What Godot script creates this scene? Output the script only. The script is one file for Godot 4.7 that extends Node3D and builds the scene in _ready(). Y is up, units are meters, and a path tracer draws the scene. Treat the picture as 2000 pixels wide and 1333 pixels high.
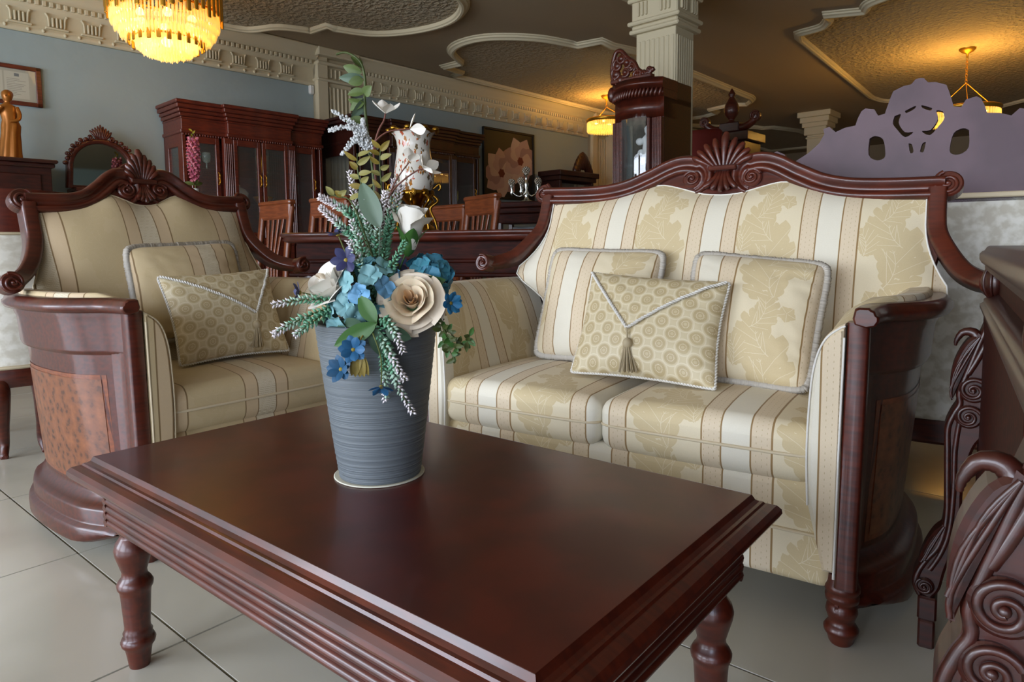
extends Node3D

# ---------------------------------------------------------------- mesh collector
class M:
	var v := PackedVector3Array()
	var n := PackedVector3Array()
	var uv := PackedVector2Array()
	var ix := PackedInt32Array()
	var T := Transform3D.IDENTITY

	func at(t: Transform3D) -> M:
		T = t
		return self

	# orient: 0 = closed piece, turned outward by its signed volume; 1 = keep; -1 = flip
	func tris(pv: PackedVector3Array, pt: PackedInt32Array, puv: PackedVector2Array, orient := 0, smooth := true) -> void:
		var flip := orient == -1
		if orient == 0:
			var vol := 0.0
			var c := Vector3.ZERO
			for p in pv:
				c += p
			c /= maxf(1.0, pv.size())
			for i in range(0, pt.size(), 3):
				vol += (pv[pt[i]] - c).dot((pv[pt[i + 2]] - c).cross(pv[pt[i + 1]] - c))
			flip = vol < 0.0
		if T.basis.determinant() < 0.0:
			flip = not flip
		var base := v.size()
		if smooth:
			var nn := PackedVector3Array()
			nn.resize(pv.size())
			for i in range(0, pt.size(), 3):
				var a := pt[i]
				var b := pt[i + 1]
				var c2 := pt[i + 2]
				var f := (pv[c2] - pv[a]).cross(pv[b] - pv[a])
				nn[a] += f
				nn[b] += f
				nn[c2] += f
			var nb := T.basis.inverse().transposed()
			for i in pv.size():
				v.append(T * pv[i])
				var q := (nb * nn[i])
				q = q.normalized() if q.length_squared() > 1e-24 else Vector3.UP
				var fl := flip != (T.basis.determinant() < 0.0)
				n.append(-q if fl else q)
				uv.append(puv[i] if puv.size() else Vector2.ZERO)
			for i in range(0, pt.size(), 3):
				ix.append(base + pt[i])
				ix.append(base + pt[i + (2 if flip else 1)])
				ix.append(base + pt[i + (1 if flip else 2)])
		else:
			for i in range(0, pt.size(), 3):
				var q := [pt[i], pt[i + (2 if flip else 1)], pt[i + (1 if flip else 2)]]
				var w := [T * pv[q[0]], T * pv[q[1]], T * pv[q[2]]]
				var f: Vector3 = (w[2] - w[0]).cross(w[1] - w[0]).normalized()
				for k in 3:
					v.append(w[k])
					n.append(f)
					uv.append(puv[q[k]] if puv.size() else Vector2.ZERO)
					ix.append(v.size() - 1)

	# rows of equal length; wrap_u closes each row, wrap_v joins last row to first; cap closes the ends
	func grid(rows: Array, wrap_u := false, wrap_v := false, cap := false, orient := 0, uvs := PackedVector2Array()) -> void:
		var nu: int = rows[0].size()
		var nv := rows.size()
		var pv := PackedVector3Array()
		for r in rows:
			pv.append_array(r)
		var pt := PackedInt32Array()
		for j in (nv if wrap_v else nv - 1):
			var j2 := (j + 1) % nv
			for i in (nu if wrap_u else nu - 1):
				var i2 := (i + 1) % nu
				var a := j * nu + i
				var b := j * nu + i2
				var c := j2 * nu + i2
				var d := j2 * nu + i
				pt.append_array([a, b, c, a, c, d])
		var o := orient
		if orient == 0:
			var vol := 0.0
			var ct := Vector3.ZERO
			for p in pv:
				ct += p
			ct /= pv.size()
			for i in range(0, pt.size(), 3):
				vol += (pv[pt[i]] - ct).dot((pv[pt[i + 2]] - ct).cross(pv[pt[i + 1]] - ct))
			o = -1 if vol < 0.0 else 1
		tris(pv, pt, uvs, o)
		if cap:
			for e in 2:
				var row: PackedVector3Array = rows[0] if e == 0 else rows[nv - 1]
				fan(row, o if e == 0 else -o)

	func fan(row: PackedVector3Array, o: int) -> void:
		var ct := Vector3.ZERO
		for p in row:
			ct += p
		var pv := PackedVector3Array(row)
		pv.append(ct / row.size())
		var pt := PackedInt32Array()
		for i in row.size():
			pt.append_array([row.size(), (i + 1) % row.size(), i])
		tris(pv, pt, PackedVector2Array(), o, true)

	# chamfered box
	func box(c: Vector3, s: Vector3, b := 0.004) -> void:
		var h := s * 0.5
		b = minf(b, minf(h.x, minf(h.y, h.z)) * 0.9)
		var pv := PackedVector3Array()
		for k in 8:
			var sg := Vector3(1 if k & 1 else -1, 1 if k & 2 else -1, 1 if k & 4 else -1)
			for a in 3:
				var p := Vector3(h.x, h.y, h.z) - Vector3(b, b, b)
				p[a] += b
				pv.append(c + p * sg)
		var pt := PackedInt32Array()
		for a in 3:
			var a1 := (a + 1) % 3
			var a2 := (a + 2) % 3
			for sgn in 2:
				var q := []
				for st in [[0, 0], [1, 0], [1, 1], [0, 1]]:
					q.append((((sgn << a) | (st[0] << a1) | (st[1] << a2)) * 3) + a)
				_quad(pv, pt, q, c)
			for s1 in 2:
				for s2 in 2:
					var k0 := (s1 << a1) | (s2 << a2)
					var k1 := k0 | (1 << a)
					_quad(pv, pt, [k0 * 3 + a1, k1 * 3 + a1, k1 * 3 + a2, k0 * 3 + a2], c)
		for k in 8:
			_tri(pv, pt, k * 3, k * 3 + 1, k * 3 + 2, c)
		tris(pv, pt, PackedVector2Array(), 1, false)

	func _tri(pv, pt, a, b, d, c) -> void:
		var f: Vector3 = (pv[d] - pv[a]).cross(pv[b] - pv[a])
		if f.dot((pv[a] + pv[b] + pv[d]) / 3.0 - c) < 0.0:
			pt.append_array([a, d, b])
		else:
			pt.append_array([a, b, d])

	func _quad(pv, pt, q, c) -> void:
		_tri(pv, pt, q[0], q[1], q[2], c)
		_tri(pv, pt, q[0], q[2], q[3], c)

	# lathe: profile of (radius, height) bottom to top around y through c
	func lathe(c: Vector3, prof: Array, seg := 24, flute := 0.0, nfl := 0) -> void:
		var rows := []
		for p in prof:
			var r := PackedVector3Array()
			for i in seg:
				var a := TAU * i / seg
				var rr: float = p[0] * (1.0 - flute * (0.5 + 0.5 * cos(a * nfl)))
				r.append(c + Vector3(cos(a) * rr, p[1], sin(a) * rr))
			rows.append(r)
		grid(rows, true, false, true)

	# tube along a path; rad is a float or an Array of floats
	func tube(path: Array, rad, seg := 8, closed := false, cap := true) -> void:
		var rows := []
		var up := Vector3.UP
		var np := path.size()
		var t0: Vector3 = path[1] - path[0]
		if absf(t0.normalized().dot(up)) > 0.9:
			up = Vector3.RIGHT
		for i in np:
			var t: Vector3
			if closed:
				t = path[(i + 1) % np] - path[(i + np - 1) % np]
			else:
				t = path[mini(i + 1, np - 1)] - path[maxi(i - 1, 0)]
			t = t.normalized()
			var x := up.cross(t).normalized()
			up = t.cross(x).normalized()
			var rr: float = rad if rad is float else rad[i]
			var r := PackedVector3Array()
			for k in seg:
				var a := TAU * k / seg
				r.append(path[i] + (x * cos(a) + up * sin(a)) * rr)
			rows.append(r)
		grid(rows, true, closed, cap and not closed)

	# sweep a closed 2-D profile (px along side, py along upv) along a path
	func sweep(path: Array, prof: Array, upv: Vector3, closed := false, cap := true, scales := [], crisp := false) -> void:
		var rows := []
		var np := path.size()
		for i in np:
			var t: Vector3
			if closed:
				t = path[(i + 1) % np] - path[(i + np - 1) % np]
			else:
				t = path[mini(i + 1, np - 1)] - path[maxi(i - 1, 0)]
			var side := t.cross(upv).normalized()
			var k := 1.0
			if not closed and i > 0 and i < np - 1:
				var t1: Vector3 = (path[i] - path[i - 1]).normalized()
				var cs := absf(t1.cross(upv).normalized().dot(side))
				k = minf(1.0 / maxf(cs, 0.5), 1.8)
			var sc: float = scales[i] if scales.size() else 1.0
			var r := PackedVector3Array()
			for p in prof:
				r.append(path[i] + (side * p[0] * k + upv * p[1]) * sc)
			rows.append(r)
		if crisp:                                        # each facet of the profile keeps its own edges
			var m := prof.size()
			var area := 0.0
			for k in m:
				area += prof[k][0] * prof[(k + 1) % m][1] - prof[(k + 1) % m][0] * prof[k][1]
			for k in m:
				var strip := []
				for r in rows:
					strip.append(PackedVector3Array([r[k], r[(k + 1) % m]]))
				grid(strip, false, closed, false, 1 if area > 0.0 else -1)
			return
		grid(rows, true, closed, cap and not closed)

	# flat outline with thickness between z0 (back) and z1 (front) and a bevelled front edge
	func plate(poly: PackedVector2Array, z0: float, z1: float, bev := 0.0, bulge := 0.0) -> void:
		if Geometry2D.is_polygon_clockwise(poly):
			poly.reverse()
		var m := poly.size()
		var ins := PackedVector2Array()
		for i in m:
			var a := poly[(i + m - 1) % m]
			var b := poly[i]
			var c := poly[(i + 1) % m]
			var n1 := (b - a).normalized().orthogonal()
			var n2 := (c - b).normalized().orthogonal()
			var nn := (n1 + n2)
			nn = nn.normalized() if nn.length() > 0.01 else n1
			ins.append(b + nn * bev)
		var test := Geometry2D.is_polygon_clockwise(ins)
		var inside := Geometry2D.is_point_in_polygon(ins[0], poly) if bev > 0.0 else true
		if not inside or test:
			for i in m:
				ins[i] = poly[i] * 2.0 - ins[i]
		var pv := PackedVector3Array()
		var pt := PackedInt32Array()
		for p in poly:
			pv.append(Vector3(p.x, p.y, z0))
		for p in poly:
			pv.append(Vector3(p.x, p.y, z1 - bev))
		for p in ins:
			pv.append(Vector3(p.x, p.y, z1))
		var lv := 2 if bev > 0.0 else 1
		for l in lv:
			for i in m:
				var i2 := (i + 1) % m
				pt.append_array([l * m + i, l * m + i2, (l + 1) * m + i2, l * m + i, (l + 1) * m + i2, (l + 1) * m + i])
		var tr := Geometry2D.triangulate_polygon(ins if bev > 0.0 else poly)
		if tr.is_empty():
			tr = Geometry2D.triangulate_polygon(poly)
		var off := m * lv
		for i in range(0, tr.size(), 3):
			var a := tr[i]
			var b := tr[i + 1]
			var c := tr[i + 2]
			if (poly[b] - poly[a]).cross(poly[c] - poly[a]) < 0.0:
				var s := b
				b = c
				c = s
			pt.append_array([off + a, off + b, off + c])
			pt.append_array([a, c, b])
		# as built the side faces run counter-clockwise seen from outside
		tris(pv, pt, PackedVector2Array(), 0, false)

	func ball(c: Vector3, r: Vector3, seg := 12, rings := 7) -> void:
		var rows := []
		for j in rings + 1:
			var p := PI * (0.02 + 0.96 * j / rings)
			var row := PackedVector3Array()
			for i in seg:
				var a := TAU * i / seg
				row.append(c + Vector3(sin(p) * cos(a) * r.x, -cos(p) * r.y, sin(p) * sin(a) * r.z))
			rows.append(row)
		grid(rows, true, false, true)

	func mesh() -> ArrayMesh:
		var a := []
		a.resize(Mesh.ARRAY_MAX)
		a[Mesh.ARRAY_VERTEX] = v
		a[Mesh.ARRAY_NORMAL] = n
		a[Mesh.ARRAY_TEX_UV] = uv
		a[Mesh.ARRAY_INDEX] = ix
		var m := ArrayMesh.new()
		m.add_surface_from_arrays(Mesh.PRIMITIVE_TRIANGLES, a)
		return m


# ---------------------------------------------------------------- scene helpers
var used := {}
var mat := {}
const KW := 0.8258                                    # turn of the left wall
const WO := Vector3(-1.972, 0.0, -6.847)              # origin of the wall frame

func numbered(called: String) -> String:
	if not used.has(called):
		used[called] = 0
		return called
	used[called] += 1
	return "%s_%03d" % [called, used[called]]

func tag(o: Node3D, label: String, cat := "", group := "", kind := "") -> Node3D:
	if label:
		o.set_meta("label", label)
	if cat:
		o.set_meta("category", cat)
	if group:
		o.set_meta("group", group)
	if kind:
		o.set_meta("kind", kind)
	return o

func thing(called: String, label: String, cat: String, where := Transform3D.IDENTITY, group := "") -> Node3D:
	var o := Node3D.new()
	o.name = numbered(called)
	o.transform = where
	add_child(o)
	tag(o, label, cat, group)
	return o

func put(parent: Node3D, called: String, m, material: Material, where := Transform3D.IDENTITY) -> MeshInstance3D:
	var o := MeshInstance3D.new()
	o.name = numbered(called) if parent == self else called
	o.mesh = m.mesh() if m is M else m
	o.material_override = material
	o.transform = where
	parent.add_child(o, true)
	return o

func struct(called: String, label: String, m: M, material: Material) -> MeshInstance3D:
	var o := put(self, called, m, material)
	tag(o, label, "", "", "structure")
	return o

func yawed(p: Vector3, a: float) -> Transform3D:
	return Transform3D(Basis(Vector3.UP, a), p)

func wf(s: float, y: float, n: float) -> Vector3:     # wall frame to world
	return WO + Vector3(cos(KW), 0, -sin(KW)) * s + Vector3(sin(KW), 0, cos(KW)) * n + Vector3(0, y, 0)

func wt(s: float, y: float, n: float, turn := 0.0) -> Transform3D:
	return Transform3D(Basis(Vector3.UP, KW + turn), wf(s, y, n))

func curve2(pts: Array, steps := 6) -> PackedVector2Array:   # Catmull-Rom through points
	var out := PackedVector2Array()
	var c := pts.size()
	for i in c - 1:
		var p0: Vector2 = pts[maxi(i - 1, 0)]
		var p1: Vector2 = pts[i]
		var p2: Vector2 = pts[i + 1]
		var p3: Vector2 = pts[mini(i + 2, c - 1)]
		for k in steps:
			out.append(p1.cubic_interpolate(p2, p0, p3, float(k) / steps))
	out.append(pts[c - 1])
	return out

func curve3(pts: Array, steps := 6) -> Array:
	var out := []
	var c := pts.size()
	for i in c - 1:
		var p0: Vector3 = pts[maxi(i - 1, 0)]
		var p1: Vector3 = pts[i]
		var p2: Vector3 = pts[i + 1]
		var p3: Vector3 = pts[mini(i + 2, c - 1)]
		for k in steps:
			out.append(p1.cubic_interpolate(p2, p0, p3, float(k) / steps))
	out.append(pts[c - 1])
	return out

func v2s(a: Array) -> Array:
	var o := []
	for i in range(0, a.size(), 2):
		o.append(Vector2(a[i], a[i + 1]))
	return o

func v3s(a: Array) -> Array:
	var o := []
	for i in range(0, a.size(), 3):
		o.append(Vector3(a[i], a[i + 1], a[i + 2]))
	return o

func lift(p: PackedVector2Array, z := 0.0) -> Array:
	var o := []
	for q in p:
		o.append(Vector3(q.x, q.y, z))
	return o

func spiral(c: Vector2, r0: float, r1: float, a0: float, turns: float, steps := 36) -> PackedVector2Array:
	var o := PackedVector2Array()
	for i in steps + 1:
		var t := float(i) / steps
		var a := a0 + TAU * turns * t
		o.append(c + Vector2(cos(a), sin(a)) * lerpf(r0, r1, pow(t, 0.85)))
	return o

# rounded box with UVs in metres (u across x, v over top and front); puff swells top and bottom
func rbox(m: M, c: Vector3, s: Vector3, r: float, puff := 0.0, uo := Vector2.ZERO) -> void:
	var h := s * 0.5
	var cols := []
	for k in 5:
		var a := PI * 0.5 * (4 - k) / 4.0
		cols.append(Vector2(-h.x + r * (1.0 - sin(a)), r * (1.0 - cos(a))))
	for k in range(1, 20):
		cols.append(Vector2(lerpf(-h.x + r, h.x - r, k / 20.0), 0.0))
	for k in 5:
		var a := PI * 0.5 * k / 4.0
		cols.append(Vector2(h.x - r * (1.0 - sin(a)), r * (1.0 - cos(a))))
	var sec := []                                    # walk round the section: [corner sign z, corner sign y, angle]
	for q in 4:
		for k in 6:
			sec.append([1.0 if q == 0 or q == 3 else -1.0, 1.0 if q < 2 else -1.0, PI * 0.5 * (q + k / 5.0)])
		for k in range(1, 8):
			sec.append([q, k / 8.0])
	var rows := []
	var uvs := PackedVector2Array()
	for col in cols:
		var row := PackedVector3Array()
		var cor := []
		for q in 4:
			cor.append(Vector2((h.z - r) * (1.0 if q == 0 or q == 3 else -1.0), (h.y - r) * (1.0 if q < 2 else -1.0)))
		var rr: float = r - col.y
		for e in sec:
			var p: Vector2
			if e.size() == 3:
				p = Vector2(e[0] * (h.z - r), e[1] * (h.y - r)) + Vector2(cos(e[2]), sin(e[2])) * rr
			else:
				var q: int = e[0]
				var a := PI * 0.5 * (q + 1)
				p = cor[q].lerp(cor[(q + 1) % 4], e[1]) + Vector2(cos(a), sin(a)) * rr
			if puff != 0.0 and absf(p.y) > h.y * 0.5:
				p.y += signf(p.y) * puff * (1.0 - pow(absf(col.x / h.x), 2.5)) * (1.0 - pow(absf(p.x / h.z), 2.5))
			row.append(c + Vector3(col.x, p.y, p.x))
			uvs.append(Vector2(col.x + c.x, p.x + c.z - p.y - c.y) + uo)
		row.append(row[0])
		uvs.append(uvs[uvs.size() - row.size() + 1])
		rows.append(row)
	m.grid(rows, false, false, true, 0, uvs)

# ---------------------------------------------------------------- textures and materials
func wr(x: float, m: float) -> float:
	return fposmod(x, m)

func fill_poly(buf: PackedByteArray, w: int, h: int, poly: PackedVector2Array, val: int) -> void:
	var y0 := 1e9
	var y1 := -1e9
	for p in poly:
		y0 = minf(y0, p.y)
		y1 = maxf(y1, p.y)
	var m := poly.size()
	for y in range(int(ceil(y0)), int(floor(y1)) + 1):
		var xs := []
		for i in m:
			var a := poly[i]
			var b := poly[(i + 1) % m]
			if (a.y <= y) != (b.y <= y):
				xs.append(a.x + (y - a.y) * (b.x - a.x) / (b.y - a.y))
		xs.sort()
		var yy := posmod(y, h)
		for k in range(0, xs.size() - 1, 2):
			for x in range(maxi(0, int(ceil(xs[k]))), mini(w - 1, int(floor(xs[k + 1]))) + 1):
				buf[yy * w + x] = val

# a lobed leaf along a bent axis, in pixels
func leaf_poly(p: Vector2, ang: float, ln: float, wd: float, bend: float, lobes: int) -> PackedVector2Array:
	var l := []
	var r := []
	var q := p
	var a := ang
	var st := 40
	for i in st + 1:
		var t := float(i) / st
		var half := wd * pow(sin(PI * minf(1.0, t * 0.94 + 0.06)), 0.7) * (0.62 + 0.38 * absf(sin(lobes * PI * t)))
		var nn := Vector2(-sin(a), cos(a))
		var back := Vector2(cos(a), sin(a)) * half * 0.25 * absf(sin(lobes * PI * t))
		l.append(q + nn * half + back)
		r.append(q - nn * half + back)
		q += Vector2(cos(a), sin(a)) * ln / st
		a += bend / st
	r.reverse()
	return PackedVector2Array(l + r)

# an acanthus leaf: pointed lobes along a bent spine, with fine light veins
func acanthus(buf: PackedByteArray, w: int, h: int, p: Vector2, ang: float, ln: float, wd: float, bend: float) -> void:
	var spine := PackedVector2Array()
	var q := p
	var a := ang
	var veins := []
	for i in 31:
		spine.append(q)
		if i % 5 == 2 and i < 28:
			var t := i / 30.0
			var l := wd * (0.75 + 0.9 * sin(PI * minf(1.0, t + 0.12)))
			for sg: float in [-1.0, 1.0]:
				fill_poly(buf, w, h, leaf_poly(q, a + sg * (1.05 - 0.4 * t), l, l * 0.225, -sg * 0.9, 3), 1)
				veins.append(PackedVector2Array([q, q + Vector2(cos(a + sg * 0.7), sin(a + sg * 0.7)) * l * 0.8]))
		q += Vector2(cos(a), sin(a)) * ln / 30.0
		a += bend / 30.0
	fill_poly(buf, w, h, leaf_poly(spine[22], a - bend * 0.27, ln * 0.34, wd * 0.24, bend * 0.3, 2), 1)
	stroke(buf, w, h, spine, wd * 0.11, wd * 0.03, 1)
	for v in veins:
		stroke(buf, w, h, v, 1.6, 0.8, 0)
	stroke(buf, w, h, spine, 2.2, 1.0, 0)

func stroke(buf: PackedByteArray, w: int, h: int, pts: PackedVector2Array, r0: float, r1: float, val: int) -> void:
	for i in pts.size() - 1:
		var d := (pts[i + 1] - pts[i])
		var nn := d.normalized().orthogonal()
		var a := lerpf(r0, r1, float(i) / pts.size())
		var b := lerpf(r0, r1, float(i + 1) / pts.size())
		fill_poly(buf, w, h, PackedVector2Array([pts[i] + nn * a, pts[i + 1] + nn * b + d * 0.2, pts[i + 1] - nn * b + d * 0.2, pts[i] - nn * a]), val)

func img_from(w: int, h: int, px: PackedByteArray) -> Image:
	return Image.create_from_data(w, h, false, Image.FORMAT_RGB8, px)

func tex(img: Image) -> ImageTexture:
	img.generate_mipmaps()
	return ImageTexture.create_from_image(img)

func bump(h: PackedByteArray, w: int, hh: int, k: float) -> ImageTexture:
	var im := Image.create_from_data(w, hh, false, Image.FORMAT_L8, h)
	im.convert(Image.FORMAT_RGBA8)
	im.bump_map_to_normal_map(k)
	return tex(im)

func lin3(c: Color) -> Array:
	return [int(c.r * 255.0), int(c.g * 255.0), int(c.b * 255.0)]

# striped damask: one repeat is damask - line - tan - line - white - line - tan - line, 0.345 m wide
func damask(plain: bool) -> StandardMaterial3D:
	var w := 768
	var h := 1152
	var leaf := PackedByteArray()
	leaf.resize(w * h)
	var dw := w * 0.535                                   # the damask part
	var fl := Vector2(dw * 0.5, h * 0.30)
	for k in 2:
		var o := Vector2(0, k * h * 0.5)
		var mx := 1.0 if k == 0 else -1.0
		var f := func(x: float, y: float) -> Vector2: return Vector2(dw * 0.5 + mx * (x - 0.5) * dw, y * h * 0.5) + o
		var m := func(a: float) -> float: return a if mx > 0 else PI - a
		for e in [[0.62, 1.04, -2.35, 0.95, 0.40, 2.1], [0.40, 0.62, -0.55, 0.62, 0.26, -1.5], [0.70, 0.36, -2.6, 0.50, 0.20, 1.3], [0.92, 0.74, -2.0, 0.36, 0.16, 1.2]]:
			acanthus(leaf, w, h, f.call(e[0], e[1]), m.call(e[2]), e[3] * dw, e[4] * dw, e[5] * mx)
		for e in [[0.24, 0.46, 0.09, -0.4, 1.3], [0.70, 0.72, 0.075, 2.4, -1.3]]:
			stroke(leaf, w, h, spiral(f.call(e[0], e[1]), e[2] * dw, 0.01 * dw, m.call(e[3]), e[4] * mx, 40), 6.0, 3.0, 1)
		for q in 5:
			var a := TAU * q / 5.0 + 0.3
			fill_poly(leaf, w, h, leaf_poly(f.call(0.22, 0.16), a, 0.13 * dw, 0.055 * dw, 0.2, 1), 1)
			stroke(leaf, w, h, PackedVector2Array([f.call(0.22, 0.16), f.call(0.22, 0.16) + Vector2(cos(a), sin(a)) * 0.11 * dw]), 1.5, 1.0, 0)
	var px := PackedByteArray()
	px.resize(w * h * 3)
	var hb := PackedByteArray()
	hb.resize(w * h)
	var gr := lin3(Color(0.855, 0.805, 0.69))
	var lf := lin3(Color(0.795, 0.725, 0.57))
	var tn := lin3(Color(0.84, 0.775, 0.665))
	var ln := lin3(Color(0.58, 0.47, 0.31))
	var wh := lin3(Color(0.87, 0.845, 0.775))
	if plain:
		gr = lin3(Color(0.775, 0.70, 0.555))
		lf = lin3(Color(0.762, 0.687, 0.54))
		tn = lin3(Color(0.785, 0.70, 0.57))
		ln = lin3(Color(0.52, 0.43, 0.30))
		wh = lin3(Color(0.83, 0.785, 0.69))
	var rg := RandomNumberGenerator.new()
	rg.seed = 5
	var bands := [0.535, 0.5445, 0.665, 0.6745, 0.8565, 0.866, 0.9865, 1.0]
	for x in w:
		var t := float(x) / w
		var b := 0
		while t >= bands[b] and b < 7:
			b += 1
		for y in h:
			var c := gr
			var hv := 128
			if b == 0:
				var on := leaf[y * w + x] == 1
				c = lf if on else gr
				hv = 150 if on else 118
				hv += 10 if (x + y) % 4 < 2 else 0
			elif b % 2 == 1:
				c = ln
				hv = 210
			elif b == 4:
				c = wh
				var q := absi((x * 2 + y) % 96 - 48) + absi((y - x * 2) % 96)
				hv = 128 + (24 if q % 24 < 8 else 0)
				if plain and q % 24 < 5:
					c = [mini(255, wh[0] + 10), wh[1] + 12, wh[2] + 14]
				elif plain:
					c = [wh[0] - 16, wh[1] - 18, wh[2] - 20]
			else:
				c = tn
				var cell := Vector2i(x % 26, (y + (x / 26) * 13) % 30)
				if not plain and cell.x > 10 and cell.x < 14 and cell.y > 9 and cell.y < 19:
					c = [int(tn[0] * 0.87), int(tn[1] * 0.85), int(tn[2] * 0.78)]
					hv = 90
				elif (x + y * 3) % 8 < 3:
					hv = 145
			var nz := rg.randi_range(-4, 4)
			var i := (y * w + x) * 3
			px[i] = clampi(c[0] + nz, 0, 255)
			px[i + 1] = clampi(c[1] + nz, 0, 255)
			px[i + 2] = clampi(c[2] + nz, 0, 255)
			hb[y * w + x] = clampi(hv + nz, 0, 255)
	var s := StandardMaterial3D.new()
	s.albedo_texture = tex(img_from(w, h, px))
	s.normal_enabled = true
	s.normal_texture = bump(hb, w, h, 2.0)
	s.normal_scale = 0.35
	s.roughness = 0.62
	s.metallic_specular = 0.35
	s.uv1_scale = Vector3(1.0 / (0.31 if plain else 0.335), 1.0 / 0.52, 1)
	s.rim_enabled = true
	s.rim = 0.15
	return s

# brocade of round medallions in a staggered pattern, 0.115 m per repeat
func brocade() -> StandardMaterial3D:
	var w := 256
	var px := PackedByteArray()
	px.resize(w * w * 3)
	var hb := PackedByteArray()
	hb.resize(w * w)
	var a := Color(0.815, 0.76, 0.625)
	var d := Color(0.735, 0.665, 0.51)
	var e := Color(0.86, 0.815, 0.70)
	for y in w:
		for x in w:
			var best := 9.0
			var bv := Vector2.ZERO
			for c in [Vector2(0, 0), Vector2(1, 0), Vector2(0, 1), Vector2(1, 1), Vector2(0.5, 0.5)]:
				var q: Vector2 = Vector2(x, y) / w - c
				if q.length() < best:
					best = q.length()
					bv = q
			var r := best / 0.352
			var k := a
			var hv := 120
			if r < 0.20:
				k = a.lerp(d, 0.35)
				hv = 110
			elif r < 0.34:
				k = d
				hv = 150
			elif r < 0.46:
				k = e if sin(bv.angle() * 16.0) > -0.2 else d
				hv = 170
			elif r < 0.74:
				k = d
				hv = 150
			elif r < 0.80:
				k = a.lerp(d, 0.5)
			elif r < 0.93:
				k = a
			elif r < 1.06:
				k = e
				hv = 160
			if (x + y) % 3 == 0:
				k = k.darkened(0.04)
			var i := (y * w + x) * 3
			px[i] = int(k.r * 255.0)
			px[i + 1] = int(k.g * 255.0)
			px[i + 2] = int(k.b * 255.0)
			hb[y * w + x] = hv + (12 if (x * 2 + y) % 4 < 2 else 0)
	var s := StandardMaterial3D.new()
	s.albedo_texture = tex(img_from(w, w, px))
	s.normal_enabled = true
	s.normal_texture = bump(hb, w, w, 1.5)
	s.normal_scale = 0.5
	s.roughness = 0.5
	s.metallic_specular = 0.45
	s.uv1_scale = Vector3(1.0 / 0.064, 1.0 / 0.064, 1)
	return s

func ntex(freq: float, ramp: Array, seed := 1, w := 256, h := 256, type := FastNoiseLite.TYPE_SIMPLEX_SMOOTH, oct := 4) -> NoiseTexture2D:
	var f := FastNoiseLite.new()
	f.seed = seed
	f.frequency = freq
	f.noise_type = type
	f.fractal_octaves = oct
	var t := NoiseTexture2D.new()
	t.width = w
	t.height = h
	t.seamless = true
	t.noise = f
	if ramp.size():
		var g := Gradient.new()
		var offs := PackedFloat32Array()
		var cols := PackedColorArray()
		for r in ramp:
			offs.append(r[0])
			cols.append(r[1])
		g.offsets = offs
		g.colors = cols
		t.color_ramp = g
	return t

func nrm(freq: float, strength: float, seed := 1, type := FastNoiseLite.TYPE_SIMPLEX_SMOOTH) -> NoiseTexture2D:
	var t := ntex(freq, [], seed, 256, 256, type)
	t.as_normal_map = true
	t.bump_strength = strength
	return t

func solid(c: Color, rough := 0.5, metal := 0.0) -> StandardMaterial3D:
	var s := StandardMaterial3D.new()
	s.albedo_color = c
	s.roughness = rough
	s.metallic = metal
	return s

func wood(dark: Color, light: Color, rough: float, coat: float, scale := Vector3(2, 14, 14), seed := 3) -> StandardMaterial3D:
	var s := StandardMaterial3D.new()
	s.albedo_texture = ntex(0.012, [[0.25, dark], [0.75, light]], seed)
	s.uv1_triplanar = true
	s.uv1_scale = scale
	s.roughness = rough
	s.clearcoat_enabled = coat > 0.0
	s.clearcoat = coat
	s.clearcoat_roughness = 0.14
	return s

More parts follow.
